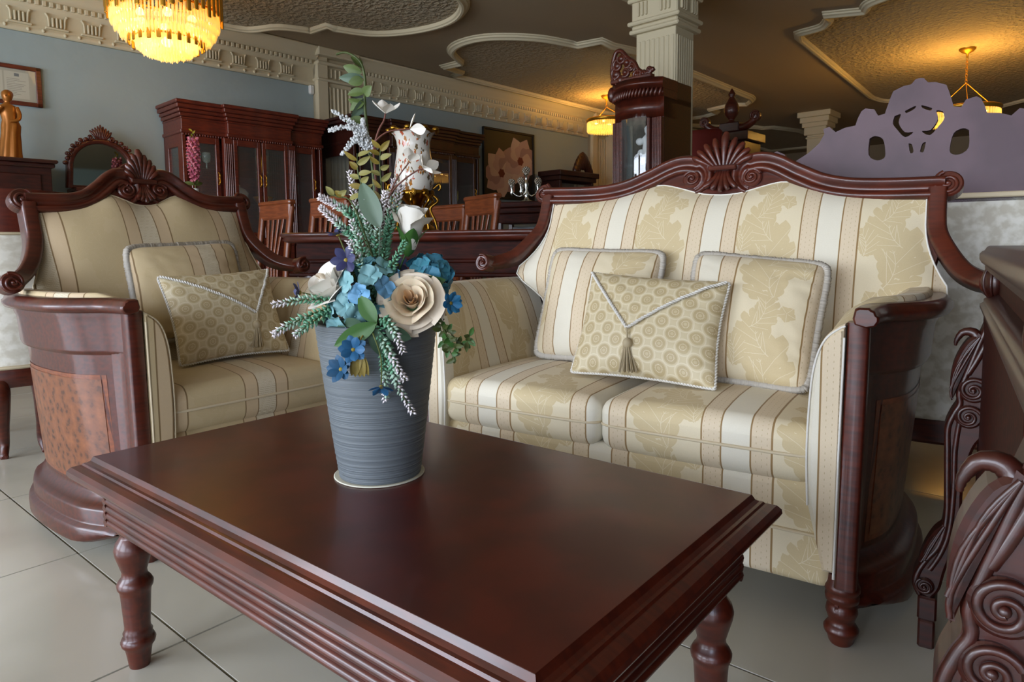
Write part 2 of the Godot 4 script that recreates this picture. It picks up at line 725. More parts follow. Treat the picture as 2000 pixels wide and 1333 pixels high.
func make_materials() -> void:
	mat.mahogany = wood(Color(0.235, 0.07, 0.028), Color(0.345, 0.12, 0.05), 0.42, 0.38)
	mat.tabletop = wood(Color(0.255, 0.068, 0.032), Color(0.325, 0.098, 0.045), 0.38, 0.25, Vector3(2, 2, 2), 8)
	mat.dark = wood(Color(0.155, 0.048, 0.025), Color(0.235, 0.078, 0.038), 0.42, 0.3)
	mat.matte = wood(Color(0.15, 0.05, 0.03), Color(0.24, 0.085, 0.045), 0.6, 0.0)
	mat.matte.metallic_specular = 0.25
	mat.red = wood(Color(0.30, 0.10, 0.06), Color(0.40, 0.15, 0.085), 0.42, 0.4)
	mat.oak = wood(Color(0.42, 0.20, 0.09), Color(0.52, 0.27, 0.13), 0.4, 0.3)
	var b := StandardMaterial3D.new()
	b.albedo_texture = ntex(0.02, [[0.0, Color(0.20, 0.10, 0.055)], [0.24, Color(0.29, 0.155, 0.085)], [0.35, Color(0.43, 0.24, 0.13)], [0.7, Color(0.50, 0.285, 0.155)], [1.0, Color(0.56, 0.34, 0.20)]], 21, 512, 512, FastNoiseLite.TYPE_CELLULAR, 4)
	b.uv1_triplanar = true
	b.uv1_scale = Vector3(3.2, 3.2, 3.2)
	b.roughness = 0.4
	b.clearcoat_enabled = true
	b.clearcoat = 0.22
	b.clearcoat_roughness = 0.15
	mat.burl = b
	mat.plum = wood(Color(0.30, 0.215, 0.25), Color(0.36, 0.265, 0.30), 0.5, 0.0, Vector3(1, 1, 1))  # dark wood with the bluish window sheen mixed into its colour
	mat.damask = damask(false)
	mat.stripe = damask(true)
	mat.brocade = brocade()
	var cord := solid(Color(0.80, 0.74, 0.62), 0.6)
	mat.cord = cord
	mat.cordwhite = solid(Color(0.86, 0.85, 0.82), 0.55)
	mat.fringe = solid(Color(0.74, 0.71, 0.66), 0.7)
	mat.gold_tassel = solid(Color(0.70, 0.64, 0.52), 0.7)
	mat.palecloth = solid(Color(0.82, 0.81, 0.76), 0.75)
	mat.palecloth.albedo_texture = ntex(0.02, [[0.3, Color(0.80, 0.78, 0.72)], [0.7, Color(0.90, 0.89, 0.85)]], 31)
	mat.palecloth.albedo_color = Color.WHITE
	mat.palecloth.uv1_triplanar = true
	mat.palecloth.uv1_scale = Vector3(4, 4, 4)
	# room
	mat.bluewall = solid(Color(0.60, 0.66, 0.672), 0.85)
	mat.bluewall.normal_enabled = true
	mat.bluewall.normal_texture = nrm(0.02, 2.0, 12)
	mat.bluewall.uv1_triplanar = true
	mat.bluewall.normal_scale = 0.25
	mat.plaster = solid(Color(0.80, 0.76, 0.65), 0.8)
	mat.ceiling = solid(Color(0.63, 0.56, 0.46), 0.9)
	var sp := solid(Color(0.66, 0.61, 0.52), 0.75)
	sp.normal_enabled = true
	sp.normal_texture = nrm(0.05, 9.0, 14, FastNoiseLite.TYPE_CELLULAR)
	sp.normal_scale = 0.9
	sp.uv1_triplanar = true
	sp.uv1_scale = Vector3(1.6, 1.6, 1.6)
	mat.stipple = sp
	var tl := solid(Color.WHITE, 0.14)
	tl.albedo_texture = ntex(0.006, [[0.3, Color(0.755, 0.74, 0.68)], [0.7, Color(0.815, 0.80, 0.74)]], 41)
	tl.uv1_triplanar = true
	tl.uv1_world_triplanar = true
	tl.uv1_scale = Vector3(0.7, 0.7, 0.7)
	mat.tile = tl
	mat.grout = solid(Color(0.24, 0.21, 0.16), 0.9)
	mat.gold = solid(Color(0.88, 0.66, 0.24), 0.30, 0.85)
	mat.oldgold = solid(Color(0.62, 0.46, 0.17), 0.28, 1.0)
	mat.silver = solid(Color(0.82, 0.82, 0.80), 0.12, 1.0)
	mat.mirror = solid(Color(0.72, 0.74, 0.70), 0.03, 1.0)
	var gl := solid(Color(0.85, 0.92, 0.92, 0.025), 0.0)
	gl.transparency = BaseMaterial3D.TRANSPARENCY_ALPHA
	mat.glass = gl
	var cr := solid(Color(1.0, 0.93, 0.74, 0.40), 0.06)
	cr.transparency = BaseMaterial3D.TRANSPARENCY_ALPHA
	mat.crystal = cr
	var lit := cr.duplicate()  # ring crystals emit on their own, standing in for refracted bulb light
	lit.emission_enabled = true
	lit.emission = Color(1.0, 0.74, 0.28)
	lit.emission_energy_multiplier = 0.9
	mat.glow_crystal = lit
	var soft := cr.duplicate()  # weaker added emission, makes up for dim bulbs in the large chandelier
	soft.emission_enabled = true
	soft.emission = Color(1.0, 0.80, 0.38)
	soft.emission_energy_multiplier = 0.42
	mat.soft_glow_crystal = soft
	mat.black = solid(Color(0.03, 0.025, 0.02), 0.6)
	mat.paper = solid(Color(0.78, 0.77, 0.70), 0.8)
	mat.white = solid(Color(0.85, 0.85, 0.84), 0.6)

func glow(c: Color, e: float) -> StandardMaterial3D:
	var s := solid(c, 0.5)
	s.emission_enabled = true
	s.emission = c
	s.emission_energy_multiplier = e
	return s

# ---------------------------------------------------------------- scene
func _ready() -> void:
	# camera: a 24 mm-equivalent lens, slightly shifted, low beside the coffee table
	var cam := Camera3D.new()
	cam.name = "camera"
	cam.projection = Camera3D.PROJECTION_FRUSTUM
	cam.near = 0.05
	cam.far = 60.0
	cam.size = 2.0 * 0.05 * 666.5 / 1308.0
	cam.frustum_offset = Vector2(0, -0.05 * 76.5 / 1308.0)
	var fwd := Vector3(0, -sin(0.083), -cos(0.083))
	var up0 := Vector3.RIGHT.cross(fwd)
	var right := Vector3.RIGHT * cos(-0.0095) + up0 * sin(-0.0095)
	var upv := -Vector3.RIGHT * sin(-0.0095) + up0 * cos(-0.0095)
	cam.transform = Transform3D(Basis(right, upv, -fwd), Vector3(0, 0.83, 0))
	add_child(cam)
	cam.current = true
	# sky outside the shop windows
	var env := Environment.new()
	env.background_mode = Environment.BG_SKY
	var sky := Sky.new()
	var sm := ProceduralSkyMaterial.new()
	sm.sky_top_color = Color(0.42, 0.55, 0.78)
	sm.sky_horizon_color = Color(0.82, 0.86, 0.92)
	sm.ground_horizon_color = Color(0.60, 0.58, 0.54)
	sm.ground_bottom_color = Color(0.42, 0.40, 0.37)
	sm.sky_energy_multiplier = 2.2
	sm.ground_energy_multiplier = 1.4
	sky.sky_material = sm
	env.sky = sky
	env.tonemap_mode = Environment.TONE_MAPPER_LINEAR
	env.tonemap_exposure = 1.0
	env.sdfgi_enabled = true
	env.ssao_enabled = true
	env.ssil_enabled = true
	var we := WorldEnvironment.new()
	we.name = "world"
	we.environment = env
	add_child(we)
	# daylight through the four shop windows of the wall behind the camera
	for k in 4:
		var a := AreaLight3D.new()
		a.name = "window_daylight"
		a.area_size = Vector2(2.4, 2.0)
		a.light_color = Color(0.93, 0.96, 1.0)
		a.light_energy = [17.0, 15.0, 6.0, 1.5][k]
		a.area_range = 40.0
		a.area_attenuation = 2.0
		a.shadow_enabled = true
		a.transform = Transform3D(Basis(Vector3.UP, KW - PI * 0.5), wf(-7.36, 1.35, 2.1 + 3.1 * k))
		add_child(a, true)
	make_materials()
	build_room()
	build_ceiling()
	build_furniture()
	build_bouquet()
	build_background()

func build_room() -> void:
	var R := wt(0, 0, 0)
	# floor: grout bed with tiles laid on it
	var fl := M.new()
	fl.T = R
	fl.box(Vector3(2.0, -0.11, 6.5), Vector3(19.4, 0.2, 13.6), 0.0)
	var floor_node := struct("floor", "polished cream floor tiles with dark grout lines", fl, mat.grout)
	var tm := M.new()
	var ts := 0.6465
	tm.box(Vector3(0, -0.005, 0), Vector3(ts - 0.006, 0.010, ts - 0.006), 0.0)
	var tmesh := tm.mesh()
	var ta := -0.6972
	var tx := Vector3(cos(ta), 0, -sin(ta))
	var tz := Vector3(sin(ta), 0, cos(ta))
	var o := Vector3(-1.694, 0, -2.193)
	var far := []
	var count := 0
	for i in range(-26, 27):
		for j in range(-26, 27):
			var p := o + tx * ts * (i + 0.5) + tz * ts * (j + 0.5)
			var w := p - WO
			var s := w.dot(Vector3(cos(KW), 0, -sin(KW)))
			var n := w.dot(Vector3(sin(KW), 0, cos(KW)))
			if s < -7.7 or s > 11.5 or n < -0.2 or n > 13.2:
				continue
			if Vector2(p.x + 0.3, p.z + 2.4).length() < 4.6:
				put(floor_node, "tile", tmesh, mat.tile, yawed(p, ta))
				count += 1
			else:
				far.append(yawed(p, ta))
	var mm := MultiMesh.new()
	mm.transform_format = MultiMesh.TRANSFORM_3D
	mm.mesh = tmesh
	mm.instance_count = far.size()
	for i in far.size():
		mm.set_instance_transform(i, far[i])
	var mi := MultiMeshInstance3D.new()
	mi.name = "far_tiles"
	mi.multimesh = mm
	mi.material_override = mat.tile
	mi.set_meta("kind", "stuff")
	floor_node.add_child(mi)

	var c := M.new()
	c.T = R
	c.box(Vector3(2.0, 2.92, 6.5), Vector3(19.4, 0.24, 13.6), 0.0)
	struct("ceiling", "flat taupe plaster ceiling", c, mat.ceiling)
	# walls
	var wl := M.new()
	wl.T = R
	wl.box(Vector3(-1.35, 1.4, -0.1), Vector3(12.7, 2.8, 0.2), 0.0)
	struct("wall_left", "pale grey blue painted wall behind the china cabinets", wl, mat.bluewall)
	var wr_ := M.new()
	wr_.T = R
	wr_.box(Vector3(2.0, 1.4, 13.1), Vector3(19.4, 2.8, 0.2), 0.0)
	struct("wall_right", "plain painted wall", wr_, mat.bluewall)
	var wr2 := M.new()                                   # return wall with a doorway at the end of the blue wall
	wr2.T = R
	wr2.box(Vector3(5.1, 1.4, 0.05), Vector3(0.2, 2.8, 0.5), 0.0)
	wr2.box(Vector3(5.1, 1.4, 1.2), Vector3(0.2, 2.8, 0.2), 0.0)
	wr2.box(Vector3(5.1, 2.5, 0.8), Vector3(0.2, 0.6, 1.0), 0.0)
	struct("wall_end", "short end wall with a dark doorway", wr2, mat.plaster)
	var wk := M.new()
	wk.T = R
	wk.box(Vector3(8.2, 1.4, -0.1), Vector3(6.4, 2.8, 0.2), 0.0)
	wk.box(Vector3(11.5, 1.4, 6.5), Vector3(0.2, 2.8, 13.4), 0.0)
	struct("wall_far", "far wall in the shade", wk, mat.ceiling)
	var wb := M.new()
	wb.T = R
	wb.box(Vector3(-7.6, 0.15, 6.5), Vector3(0.2, 0.3, 13.4), 0.0)
	wb.box(Vector3(-7.6, 2.62, 6.5), Vector3(0.2, 0.36, 13.4), 0.0)
	for z in [0.4, 3.65, 6.75, 9.85, 12.95]:
		var wd := 0.7
		if z == 0.4:
			wd = 1.0
		wb.box(Vector3(-7.6, 1.4, z), Vector3(0.2, 2.2, wd), 0.0)
	struct("wall_back", "shop front wall with four wide windows", wb, mat.plaster)
	for k in 4:
		var wnd := Node3D.new()
		wnd.name = "window_%d" % (k + 1)
		wnd.transform = wt(-7.6, 1.37, 2.1 + 3.1 * k + (0.1 if k == 0 else 0.0))
		add_child(wnd)
		tag(wnd, "wide shop window with a dark frame", "", "", "structure")
		var fr := M.new()
		for e in [[0, -1.05, 2.6, 0.06], [0, 1.03, 2.6, 0.06]]:
			fr.box(Vector3(0, e[1], e[0]), Vector3(0.08, e[3], e[2]), 0.004)
		for z in [-1.22, 0.0, 1.22]:
			fr.box(Vector3(0, 0, z), Vector3(0.08, 2.1, 0.05), 0.004)
		put(wnd, "window_frame", fr, mat.black)
		for z in [-0.61, 0.61]:
			var pn := M.new()
			pn.box(Vector3(0, 0, z), Vector3(0.008, 2.0, 1.16), 0.0)
			put(wnd, "pane", pn, mat.glass)
	cornice()
	columns()

func cornice() -> void:
	var R := wt(0, 0, 0)
	var prof := [[0.0, 2.44], [0.018, 2.44], [0.03, 2.455], [0.03, 2.475], [0.016, 2.49], [0.016, 2.605], [0.03, 2.615], [0.045, 2.635], [0.045, 2.685], [0.075, 2.69], [0.085, 2.715], [0.12, 2.735], [0.15, 2.775], [0.17, 2.78], [0.17, 2.801], [0.0, 2.801]]
	var m := M.new()
	m.T = R
	for seg in [[-7.5, 0.0], [0.42, 4.6]]:
		var rows := []
		for s in seg:
			var r := PackedVector3Array()
			for p in prof:
				r.append(Vector3(s, p[1], p[0]))
			rows.append(r)
		m.grid(rows, true, false, true)
	var node := struct("trim_1", "cream plaster cornice with dentils and bracket ornaments along the blue wall", m, mat.plaster)
	var d := M.new()
	d.box(Vector3(0, 2.662, 0.056), Vector3(0.026, 0.036, 0.024), 0.003)
	var dm := d.mesh()
	var far := M.new()
	far.T = R
	var s := -2.9
	while s < 4.6:
		if s < 1.2:
			if s < -0.02 or s > 0.44:
				put(node, "dentil", dm, mat.plaster, R * Transform3D(Basis.IDENTITY, Vector3(s, 0, 0)))
		else:
			far.box(Vector3(s, 2.662, 0.056), Vector3(0.026, 0.036, 0.024), 0.0)
		s += 0.046
	var fn := put(node, "far_dentils", far, mat.plaster)
	fn.set_meta("kind", "stuff")
	# bracket ornaments: three bars between two flared wings, a strip and drops below
	var b := M.new()
	for k in [-1, 0, 1]:
		b.box(Vector3(k * 0.026, 2.545, 0.026), Vector3(0.014, 0.075 - absf(k) * 0.006, 0.03), 0.004)
	for sg: float in [-1.0, 1.0]:
		var path := curve3(v3s([sg * 0.064, 2.595, 0.03, sg * 0.055, 2.575, 0.032, sg * 0.052, 2.54, 0.03, sg * 0.05, 2.51, 0.024]), 4)
		b.tube(path, 0.008, 6)
		b.ball(Vector3(sg * 0.066, 2.597, 0.03), Vector3(0.010, 0.010, 0.010), 8, 5)
	b.box(Vector3(0, 2.498, 0.028), Vector3(0.15, 0.014, 0.03), 0.003)
	b.ball(Vector3(-0.09, 2.468, 0.034), Vector3(0.012, 0.014, 0.012), 8, 5)
	b.ball(Vector3(0.05, 2.462, 0.034), Vector3(0.012, 0.014, 0.012), 8, 5)
	var bm := b.mesh()
	s = -2.88
	while s < 4.5:
		if s < -0.08 or s > 0.5:
			put(node, "bracket_ornament", bm, mat.plaster, R * Transform3D(Basis.IDENTITY, Vector3(s, 0, 0)))
		s += 0.235
	# pilasters on the wall
	var k2 := 2
	for e in [[0.0, 0.42, "fluted cream pilaster on the blue wall beside the china cabinet"], [4.62, 0.4, "fluted cream pilaster at the far end of the blue wall"]]:
		var q := M.new()
		q.T = wt(e[0], 0, 0)
		var w: float = e[1]
		q.box(Vector3(w * 0.5, 1.40, 0.03), Vector3(w, 2.80, 0.06), 0.006)
		q.box(Vector3(0.06, 1.40, 0.05), Vector3(0.12, 2.80, 0.10), 0.006)
		q.box(Vector3(w * 0.5, 2.76, 0.09), Vector3(w + 0.06, 0.08, 0.18), 0.01)
		q.box(Vector3(w * 0.5, 2.66, 0.07), Vector3(w + 0.02, 0.03, 0.12), 0.008)
		q.box(Vector3(w * 0.5, 2.50, 0.065), Vector3(w + 0.02, 0.025, 0.11), 0.008)
		var pn := struct("trim_%d" % k2, e[2], q, mat.plaster)
		k2 += 1
		for i in 6:
			var f := M.new()
			f.box(Vector3(0.155 + i * 0.046, 1.35, 0.068), Vector3(0.024, 2.2, 0.03), 0.008)
			put(pn, "flute", f, mat.plaster, wt(e[0], 0, 0))
		for i in 3:
			var f := M.new()
			f.box(Vector3(0.17 + i * 0.05, 2.58, 0.072), Vector3(0.016, 0.09, 0.03), 0.005)
			put(pn, "bar_ornament", f, mat.plaster, wt(e[0], 0, 0))

func columns() -> void:
	# [position on the floor, half width across, half width along, label]
	var defs := [[Vector3(1.161, 0, -5.148), 0.17, 0.14, "white fluted square column rising behind the curio cabinet"], [Vector3(4.68, 0, -10.35), 0.13, 0.13, "plain cream column with a stepped capital far behind the sofa"]]
	for k in 2:
		var e: Array = defs[k]
		var t := yawed(e[0], KW - PI * 0.5)              # front faces the windows
		var hw: float = e[1]
		var hd: float = e[2]
		var m := M.new()
		m.T = t
		m.box(Vector3(0, 1.4, 0), Vector3(hw * 2 - 0.012, 2.8, hd * 2 - 0.012), 0.004)
		var steps := [[2.41, 0.035, 0.03], [2.44, 0.02, 0.03], [2.47, 0.045, 0.03], [2.56, 0.02, 0.15], [2.635, 0.045, 0.03], [2.665, 0.075, 0.03], [2.70, 0.12, 0.045], [2.75, 0.16, 0.10]]
		if k == 1:
			steps = [[2.42, 0.012, 0.03], [2.52, 0.03, 0.12], [2.61, 0.055, 0.07], [2.68, 0.08, 0.08], [2.76, 0.11, 0.08]]
		for s in steps:
			m.box(Vector3(0, s[0], 0), Vector3((hw + s[1]) * 2, s[2], (hd + s[1]) * 2), 0.008)
		var node := struct("column" if k == 0 else "column_001", e[3], m, mat.plaster)
		if k == 0:
			for side in 4:
				var ts := t * Transform3D(Basis(Vector3.UP, PI * 0.5 * side), Vector3.ZERO)
				var half: float = hw if side % 2 == 0 else hd
				var dep: float = hd if side % 2 == 0 else hw
				for i in 8:
					var f := M.new()
					f.box(Vector3((-1.0 + (i + 0.5) * 0.25) * (half - 0.012), 1.22, dep - 0.005), Vector3(0.25 * half - 0.014, 2.24, 0.014), 0.005)
					put(node, "flute", f, mat.plaster, ts)
				for g in [-0.55, 0.55]:
					for i in 3:
						var f := M.new()
						f.box(Vector3(g * half + (i - 1) * 0.032, 2.565, dep + 0.026), Vector3(0.016, 0.10, 0.02), 0.004)
						put(node, "bar_ornament", f, mat.plaster, ts)

func build_ceiling() -> void:
	var prof := []
	for p in [[-0.045, 0.0], [-0.045, -0.012], [-0.03, -0.016], [-0.028, -0.03], [-0.012, -0.036], [0.004, -0.05], [0.024, -0.05], [0.03, -0.04], [0.042, -0.034], [0.045, -0.016], [0.045, 0.0]]:
		prof.append([p[0], p[1]])
	var defs := []
	# outlines in the wall frame (along the wall, away from it): stippled field and its mouldings
	var pa := curve2(v2s([-0.24, 0.76, 0.08, 0.88, 0.28, 1.15, 0.37, 1.5, 0.32, 1.81, 0.12, 2.08, -0.2, 2.22]), 6)
	var a0 := curve2(v2s([-1.1, 0.12, -0.75, 0.19, -0.59, 0.46, -0.33, 0.57]), 5)
	var oa := PackedVector2Array(v2s([-3.4, 0.12])) 
	oa.append_array(a0)
	oa.append_array(PackedVector2Array(v2s([-0.31, 0.80])))
	oa.append_array(pa)
	oa.append_array(PackedVector2Array(v2s([-0.3, 2.5, -3.4, 2.5])))
	defs.append([oa, "white scalloped plaster moulding round the textured ceiling field above the large chandelier"])
	var ob := PackedVector2Array(v2s([4.9, 0.30, 1.62, 0.30, 1.60, 0.46, 1.30, 0.50, 1.33, 0.75]))
	ob.append_array(curve2(v2s([1.30, 0.77, 1.0, 0.96, 0.86, 1.2, 0.86, 1.48, 1.0, 1.70, 1.27, 1.9, 1.60, 2.0]), 6))
	ob.append_array(PackedVector2Array(v2s([1.70, 2.02, 1.74, 2.27, 1.95, 2.25, 2.3, 2.33, 5.1, 2.27])))
	ob.append_array(curve2(v2s([5.15, 2.27, 5.4, 2.2, 5.6, 2.04]), 4))
	ob.append_array(PackedVector2Array(v2s([5.45, 1.89, 5.56, 1.50])))
	ob.append_array(curve2(v2s([5.85, 1.48, 5.98, 1.2, 5.97, 0.95]), 4))
	ob.append_array(PackedVector2Array(v2s([5.6, 0.95, 5.5, 0.5])))
	defs.append([ob, "white moulding round the textured ceiling field over the china cabinets"])
	var oc := PackedVector2Array(v2s([3.03, 3.66, 6.3, 3.42]))
	oc.append_array(curve2(v2s([6.4, 3.42, 6.75, 3.5, 7.0, 3.8, 7.6, 3.9, 8.2, 4.2, 8.4, 4.6]), 4))
	oc.append_array(PackedVector2Array(v2s([8.1, 4.9, 8.1, 6.6, 2.4, 6.6, 2.3, 4.75])))
	oc.append_array(curve2(v2s([2.36, 4.6, 2.45, 4.42, 2.62, 4.34]), 4))
	oc.append_array(PackedVector2Array(v2s([2.48, 4.06])))
	oc.append_array(curve2(v2s([2.64, 4.05, 2.80, 3.94, 2.84, 3.72]), 4))
	defs.append([oc, "gold lit moulding round the textured ceiling field behind the sofa"])
	var oe := PackedVector2Array(v2s([6.3, 0.5]))
	oe.append_array(curve2(v2s([6.54, 0.69, 6.9, 0.9, 7.25, 1.15, 7.43, 1.35]), 4))
	oe.append_array(PackedVector2Array(v2s([7.65, 1.42, 7.70, 1.56])))
	oe.append_array(PackedVector2Array(v2s([8.33, 1.75, 10.5, 1.8, 10.5, 0.4])))
	defs.append([oe, "white ceiling moulding far away above the carved crest"])
	var k := 4
	for e in defs:
		var poly: PackedVector2Array = e[0]
		var m := M.new()
		m.T = wt(0, 2.80, 0) * Transform3D(Basis(Vector3(1, 0, 0), Vector3(0, 0, 1), Vector3(0, -1, 0)), Vector3.ZERO)
		m.plate(poly, -0.02, 0.006)
		var mo := M.new()
		mo.T = wt(0, 2.80, 0)
		var path := []
		for p in poly:
			path.append(Vector3(p.x, 0, p.y))
		mo.sweep(path, prof, Vector3.UP, true, false, [], true)
		var node := struct("trim_%d" % k, e[1], mo, mat.plaster)
		put(node, "textured_field", m, mat.stipple)
		k += 1

# ---------------------------------------------------------------- coffee table, sofa, armchair
func build_furniture() -> void:
	coffee_table()
	# the love seat: origin between its front feet
	var pf := Vector3(0.6582, 0, -1.3098)
	var a := -0.6
	var ux := Vector3(cos(a), 0, -sin(a))
	suite("loveseat_sofa", "two-seat sofa in cream and gold striped damask with carved mahogany frame", "sofa", yawed(pf - ux * 0.545, a),
		{"wl": 0.545, "wr": 0.545, "sx": 0.095, "bl": 0.645, "br": 0.59, "tilt": -0.031, "seats": 2, "fab": mat.damask, "uo": 0.2564, "ub": 0.249, "us": 1.057})
	var cf := Vector3(-0.9521, 0, -1.7166)
	var c := 0.9
	var cx := Vector3(cos(c), 0, -sin(c))
	suite("armchair", "armchair in beige striped fabric with carved mahogany crest and burl side panel", "armchair", yawed(cf + cx * 0.31, c),
		{"wl": 0.31, "wr": 0.33, "sx": -0.02, "bl": 0.36, "br": 0.36, "tilt": 0.035, "seats": 1, "fab": mat.stripe, "uo": 0.207, "ub": 0.272, "us": 1.0})
	pillows()

func coffee_table() -> void:
	var h := 0.43
	var t := thing("coffee_table", "low rectangular mahogany coffee table with reeded apron in the foreground", "coffee table", yawed(Vector3(-0.2182, 0, -1.1579), -0.6817))
	var l := 1.0763 * 0.5
	var w := 0.5751 * 0.5
	# top: flat field stepping down to a moulded lip
	var m := M.new()
	var rows := []
	for e in [[-0.004, -0.012], [0.0, 0.0], [0.004, -0.008], [0.009, -0.012], [0.014, -0.0125], [0.016, -0.016], [0.020, -0.0165], [0.030, -0.020], [0.036, -0.027], [0.037, -0.034], [0.033, -0.041], [0.022, -0.046], [0.012, -0.048]]:
		var r := PackedVector3Array()
		for s in [[-1, -1], [1, -1], [1, 1], [-1, 1]]:
			r.append(Vector3(s[0] * (l + e[0]), h + e[1], s[1] * (w + e[0])))
		rows.append(r)
	for q in rows.size() - 1:
		for i in 4:                                       # sides kept apart so the corners stay mitred
			m.grid([PackedVector3Array([rows[q][i], rows[q][(i + 1) % 4]]), PackedVector3Array([rows[q + 1][i], rows[q + 1][(i + 1) % 4]])], false, false, false, 1 if false else -1)
	put(t, "moulded_edge", m, mat.mahogany)
	var tp := M.new()
	tp.box(Vector3(0, h - 0.012, 0), Vector3(l * 2, 0.024, w * 2), 0.001)
	put(t, "tabletop", tp, mat.tabletop)
	# apron: plain frieze and four reeds
	var al := l - 0.012
	var aw := w - 0.012
	for side in 4:
		var ap := M.new()
		var len: float = al if side % 2 == 0 else aw
		var off: float = aw if side % 2 == 0 else al
		ap.box(Vector3(0, h - 0.080, off - 0.012), Vector3(len * 2, 0.075, 0.022), 0.002)
		for k in 4:
			var path := [Vector3(-len - 0.004, h - 0.090 - k * 0.0145, off - 0.003), Vector3(len + 0.004, h - 0.090 - k * 0.0145, off - 0.003)]
			ap.tube(path, 0.0078, 8)
		put(t, "apron", ap, mat.mahogany, Transform3D(Basis(Vector3.UP, PI * 0.5 * side), Vector3.ZERO))
	# turned legs, set a little inward at the foot
	var prof := [[0.0185, 0.0], [0.0195, 0.006], [0.023, 0.03], [0.025, 0.040], [0.030, 0.046], [0.032, 0.054], [0.029, 0.061], [0.025, 0.064], [0.027, 0.072], [0.024, 0.077], [0.0235, 0.085], [0.0275, 0.150], [0.0285, 0.158], [0.032, 0.164], [0.033, 0.172], [0.029, 0.180], [0.024, 0.186], [0.0225, 0.196], [0.027, 0.212], [0.033, 0.232], [0.0345, 0.243], [0.031, 0.256], [0.024, 0.266], [0.021, 0.272], [0.025, 0.277], [0.027, 0.287], [0.027, 0.36]]
	for s in [[-1, 1], [1, 1], [1, -1], [-1, -1]]:
		var lg := M.new()
		lg.T = Transform3D(Basis(Vector3(0, 0, 1), -0.0 * s[0]), Vector3(s[0] * (l - 0.045), 0, s[1] * (w - 0.045)))
		lg.lathe(Vector3.ZERO, prof, 28)
		lg.box(Vector3(0, 0.36, 0), Vector3(0.055, 0.05, 0.055), 0.004)
		put(t, "leg", lg, mat.mahogany)
	# the vase stands on a round felt pad
	var pad := M.new()
	pad.lathe(Vector3.ZERO, [[0.078, 0.0], [0.0795, 0.001], [0.078, 0.0025]], 40)
	tag(put(self, "felt_pad", pad, mat.paper, yawed(Vector3(-0.238, h + 0.0005, -1.163), 0.0)), "thin off-white felt pad under the grey vase", "pad")
	var vs := thing("flower_vase", "tall tapered grey vase with horizontal combed grooves on the coffee table", "vase", Transform3D(Basis.IDENTITY, Vector3(-0.236, h + 0.0032, -1.160)))
	var vm := M.new()
	var pr := []
	var rg := RandomNumberGenerator.new()
	rg.seed = 9
	for i in 421:
		var u := i / 420.0
		var r := lerpf(0.0705, 0.1045, pow(u, 0.92))
		if i > 4 and i < 414:
			r += rg.randf_range(-0.00055, 0.00035) + 0.0004 * sin(i * 0.35) * sin(i * 0.071)
		if i == 0:
			r -= 0.003
		pr.append([r, 0.268 * u])
	pr.append([0.101, 0.2705])
	pr.append([0.098, 0.266])
	pr.append([0.09, 0.17])
	pr.append([0.01, 0.165])
	vm.lathe(Vector3.ZERO, pr, 64)
	var vmat := solid(Color(0.37, 0.395, 0.41), 0.6)
	put(vs, "vase_body", vm, vmat)
	var so := M.new()
	so.lathe(Vector3.ZERO, [[0.02, 0.20], [0.094, 0.205], [0.094, 0.242], [0.05, 0.250], [0.01, 0.252]], 32)
	put(vs, "floral_foam", so, solid(Color(0.10, 0.14, 0.09), 0.9))

# outline of the back: height of the wood's top and of the upholstery for t in -1..1
func rail_top(t: float) -> float:
	var x := absf(t)
	var c := [[0.0, 1.062], [0.06, 1.075], [0.13, 1.10], [0.19, 1.107], [0.26, 1.098], [0.36, 1.068], [0.48, 1.036], [0.60, 1.020], [0.75, 1.015], [1.0, 1.016]]
	return _interp(c, x)

func cloth_top(t: float) -> float:
	var x := absf(t)
	var c := [[0.0, 0.981], [0.09, 0.985], [0.18, 1.000], [0.27, 1.014], [0.33, 1.016], [0.42, 1.003], [0.54, 0.983], [0.70, 0.972], [0.93, 0.969], [1.0, 0.969]]
	return _interp(c, x)

func _interp(c: Array, x: float) -> float:
	for i in c.size() - 1:
		if x <= c[i + 1][0]:
			var p0: float = c[maxi(i - 1, 0)][1]
			var p3: float = c[mini(i + 2, c.size() - 1)][1]
			return cubic_interpolate(c[i][1], c[i + 1][1], p0, p3, (x - c[i][0]) / (c[i + 1][0] - c[i][0]))
	return c[c.size() - 1][1]

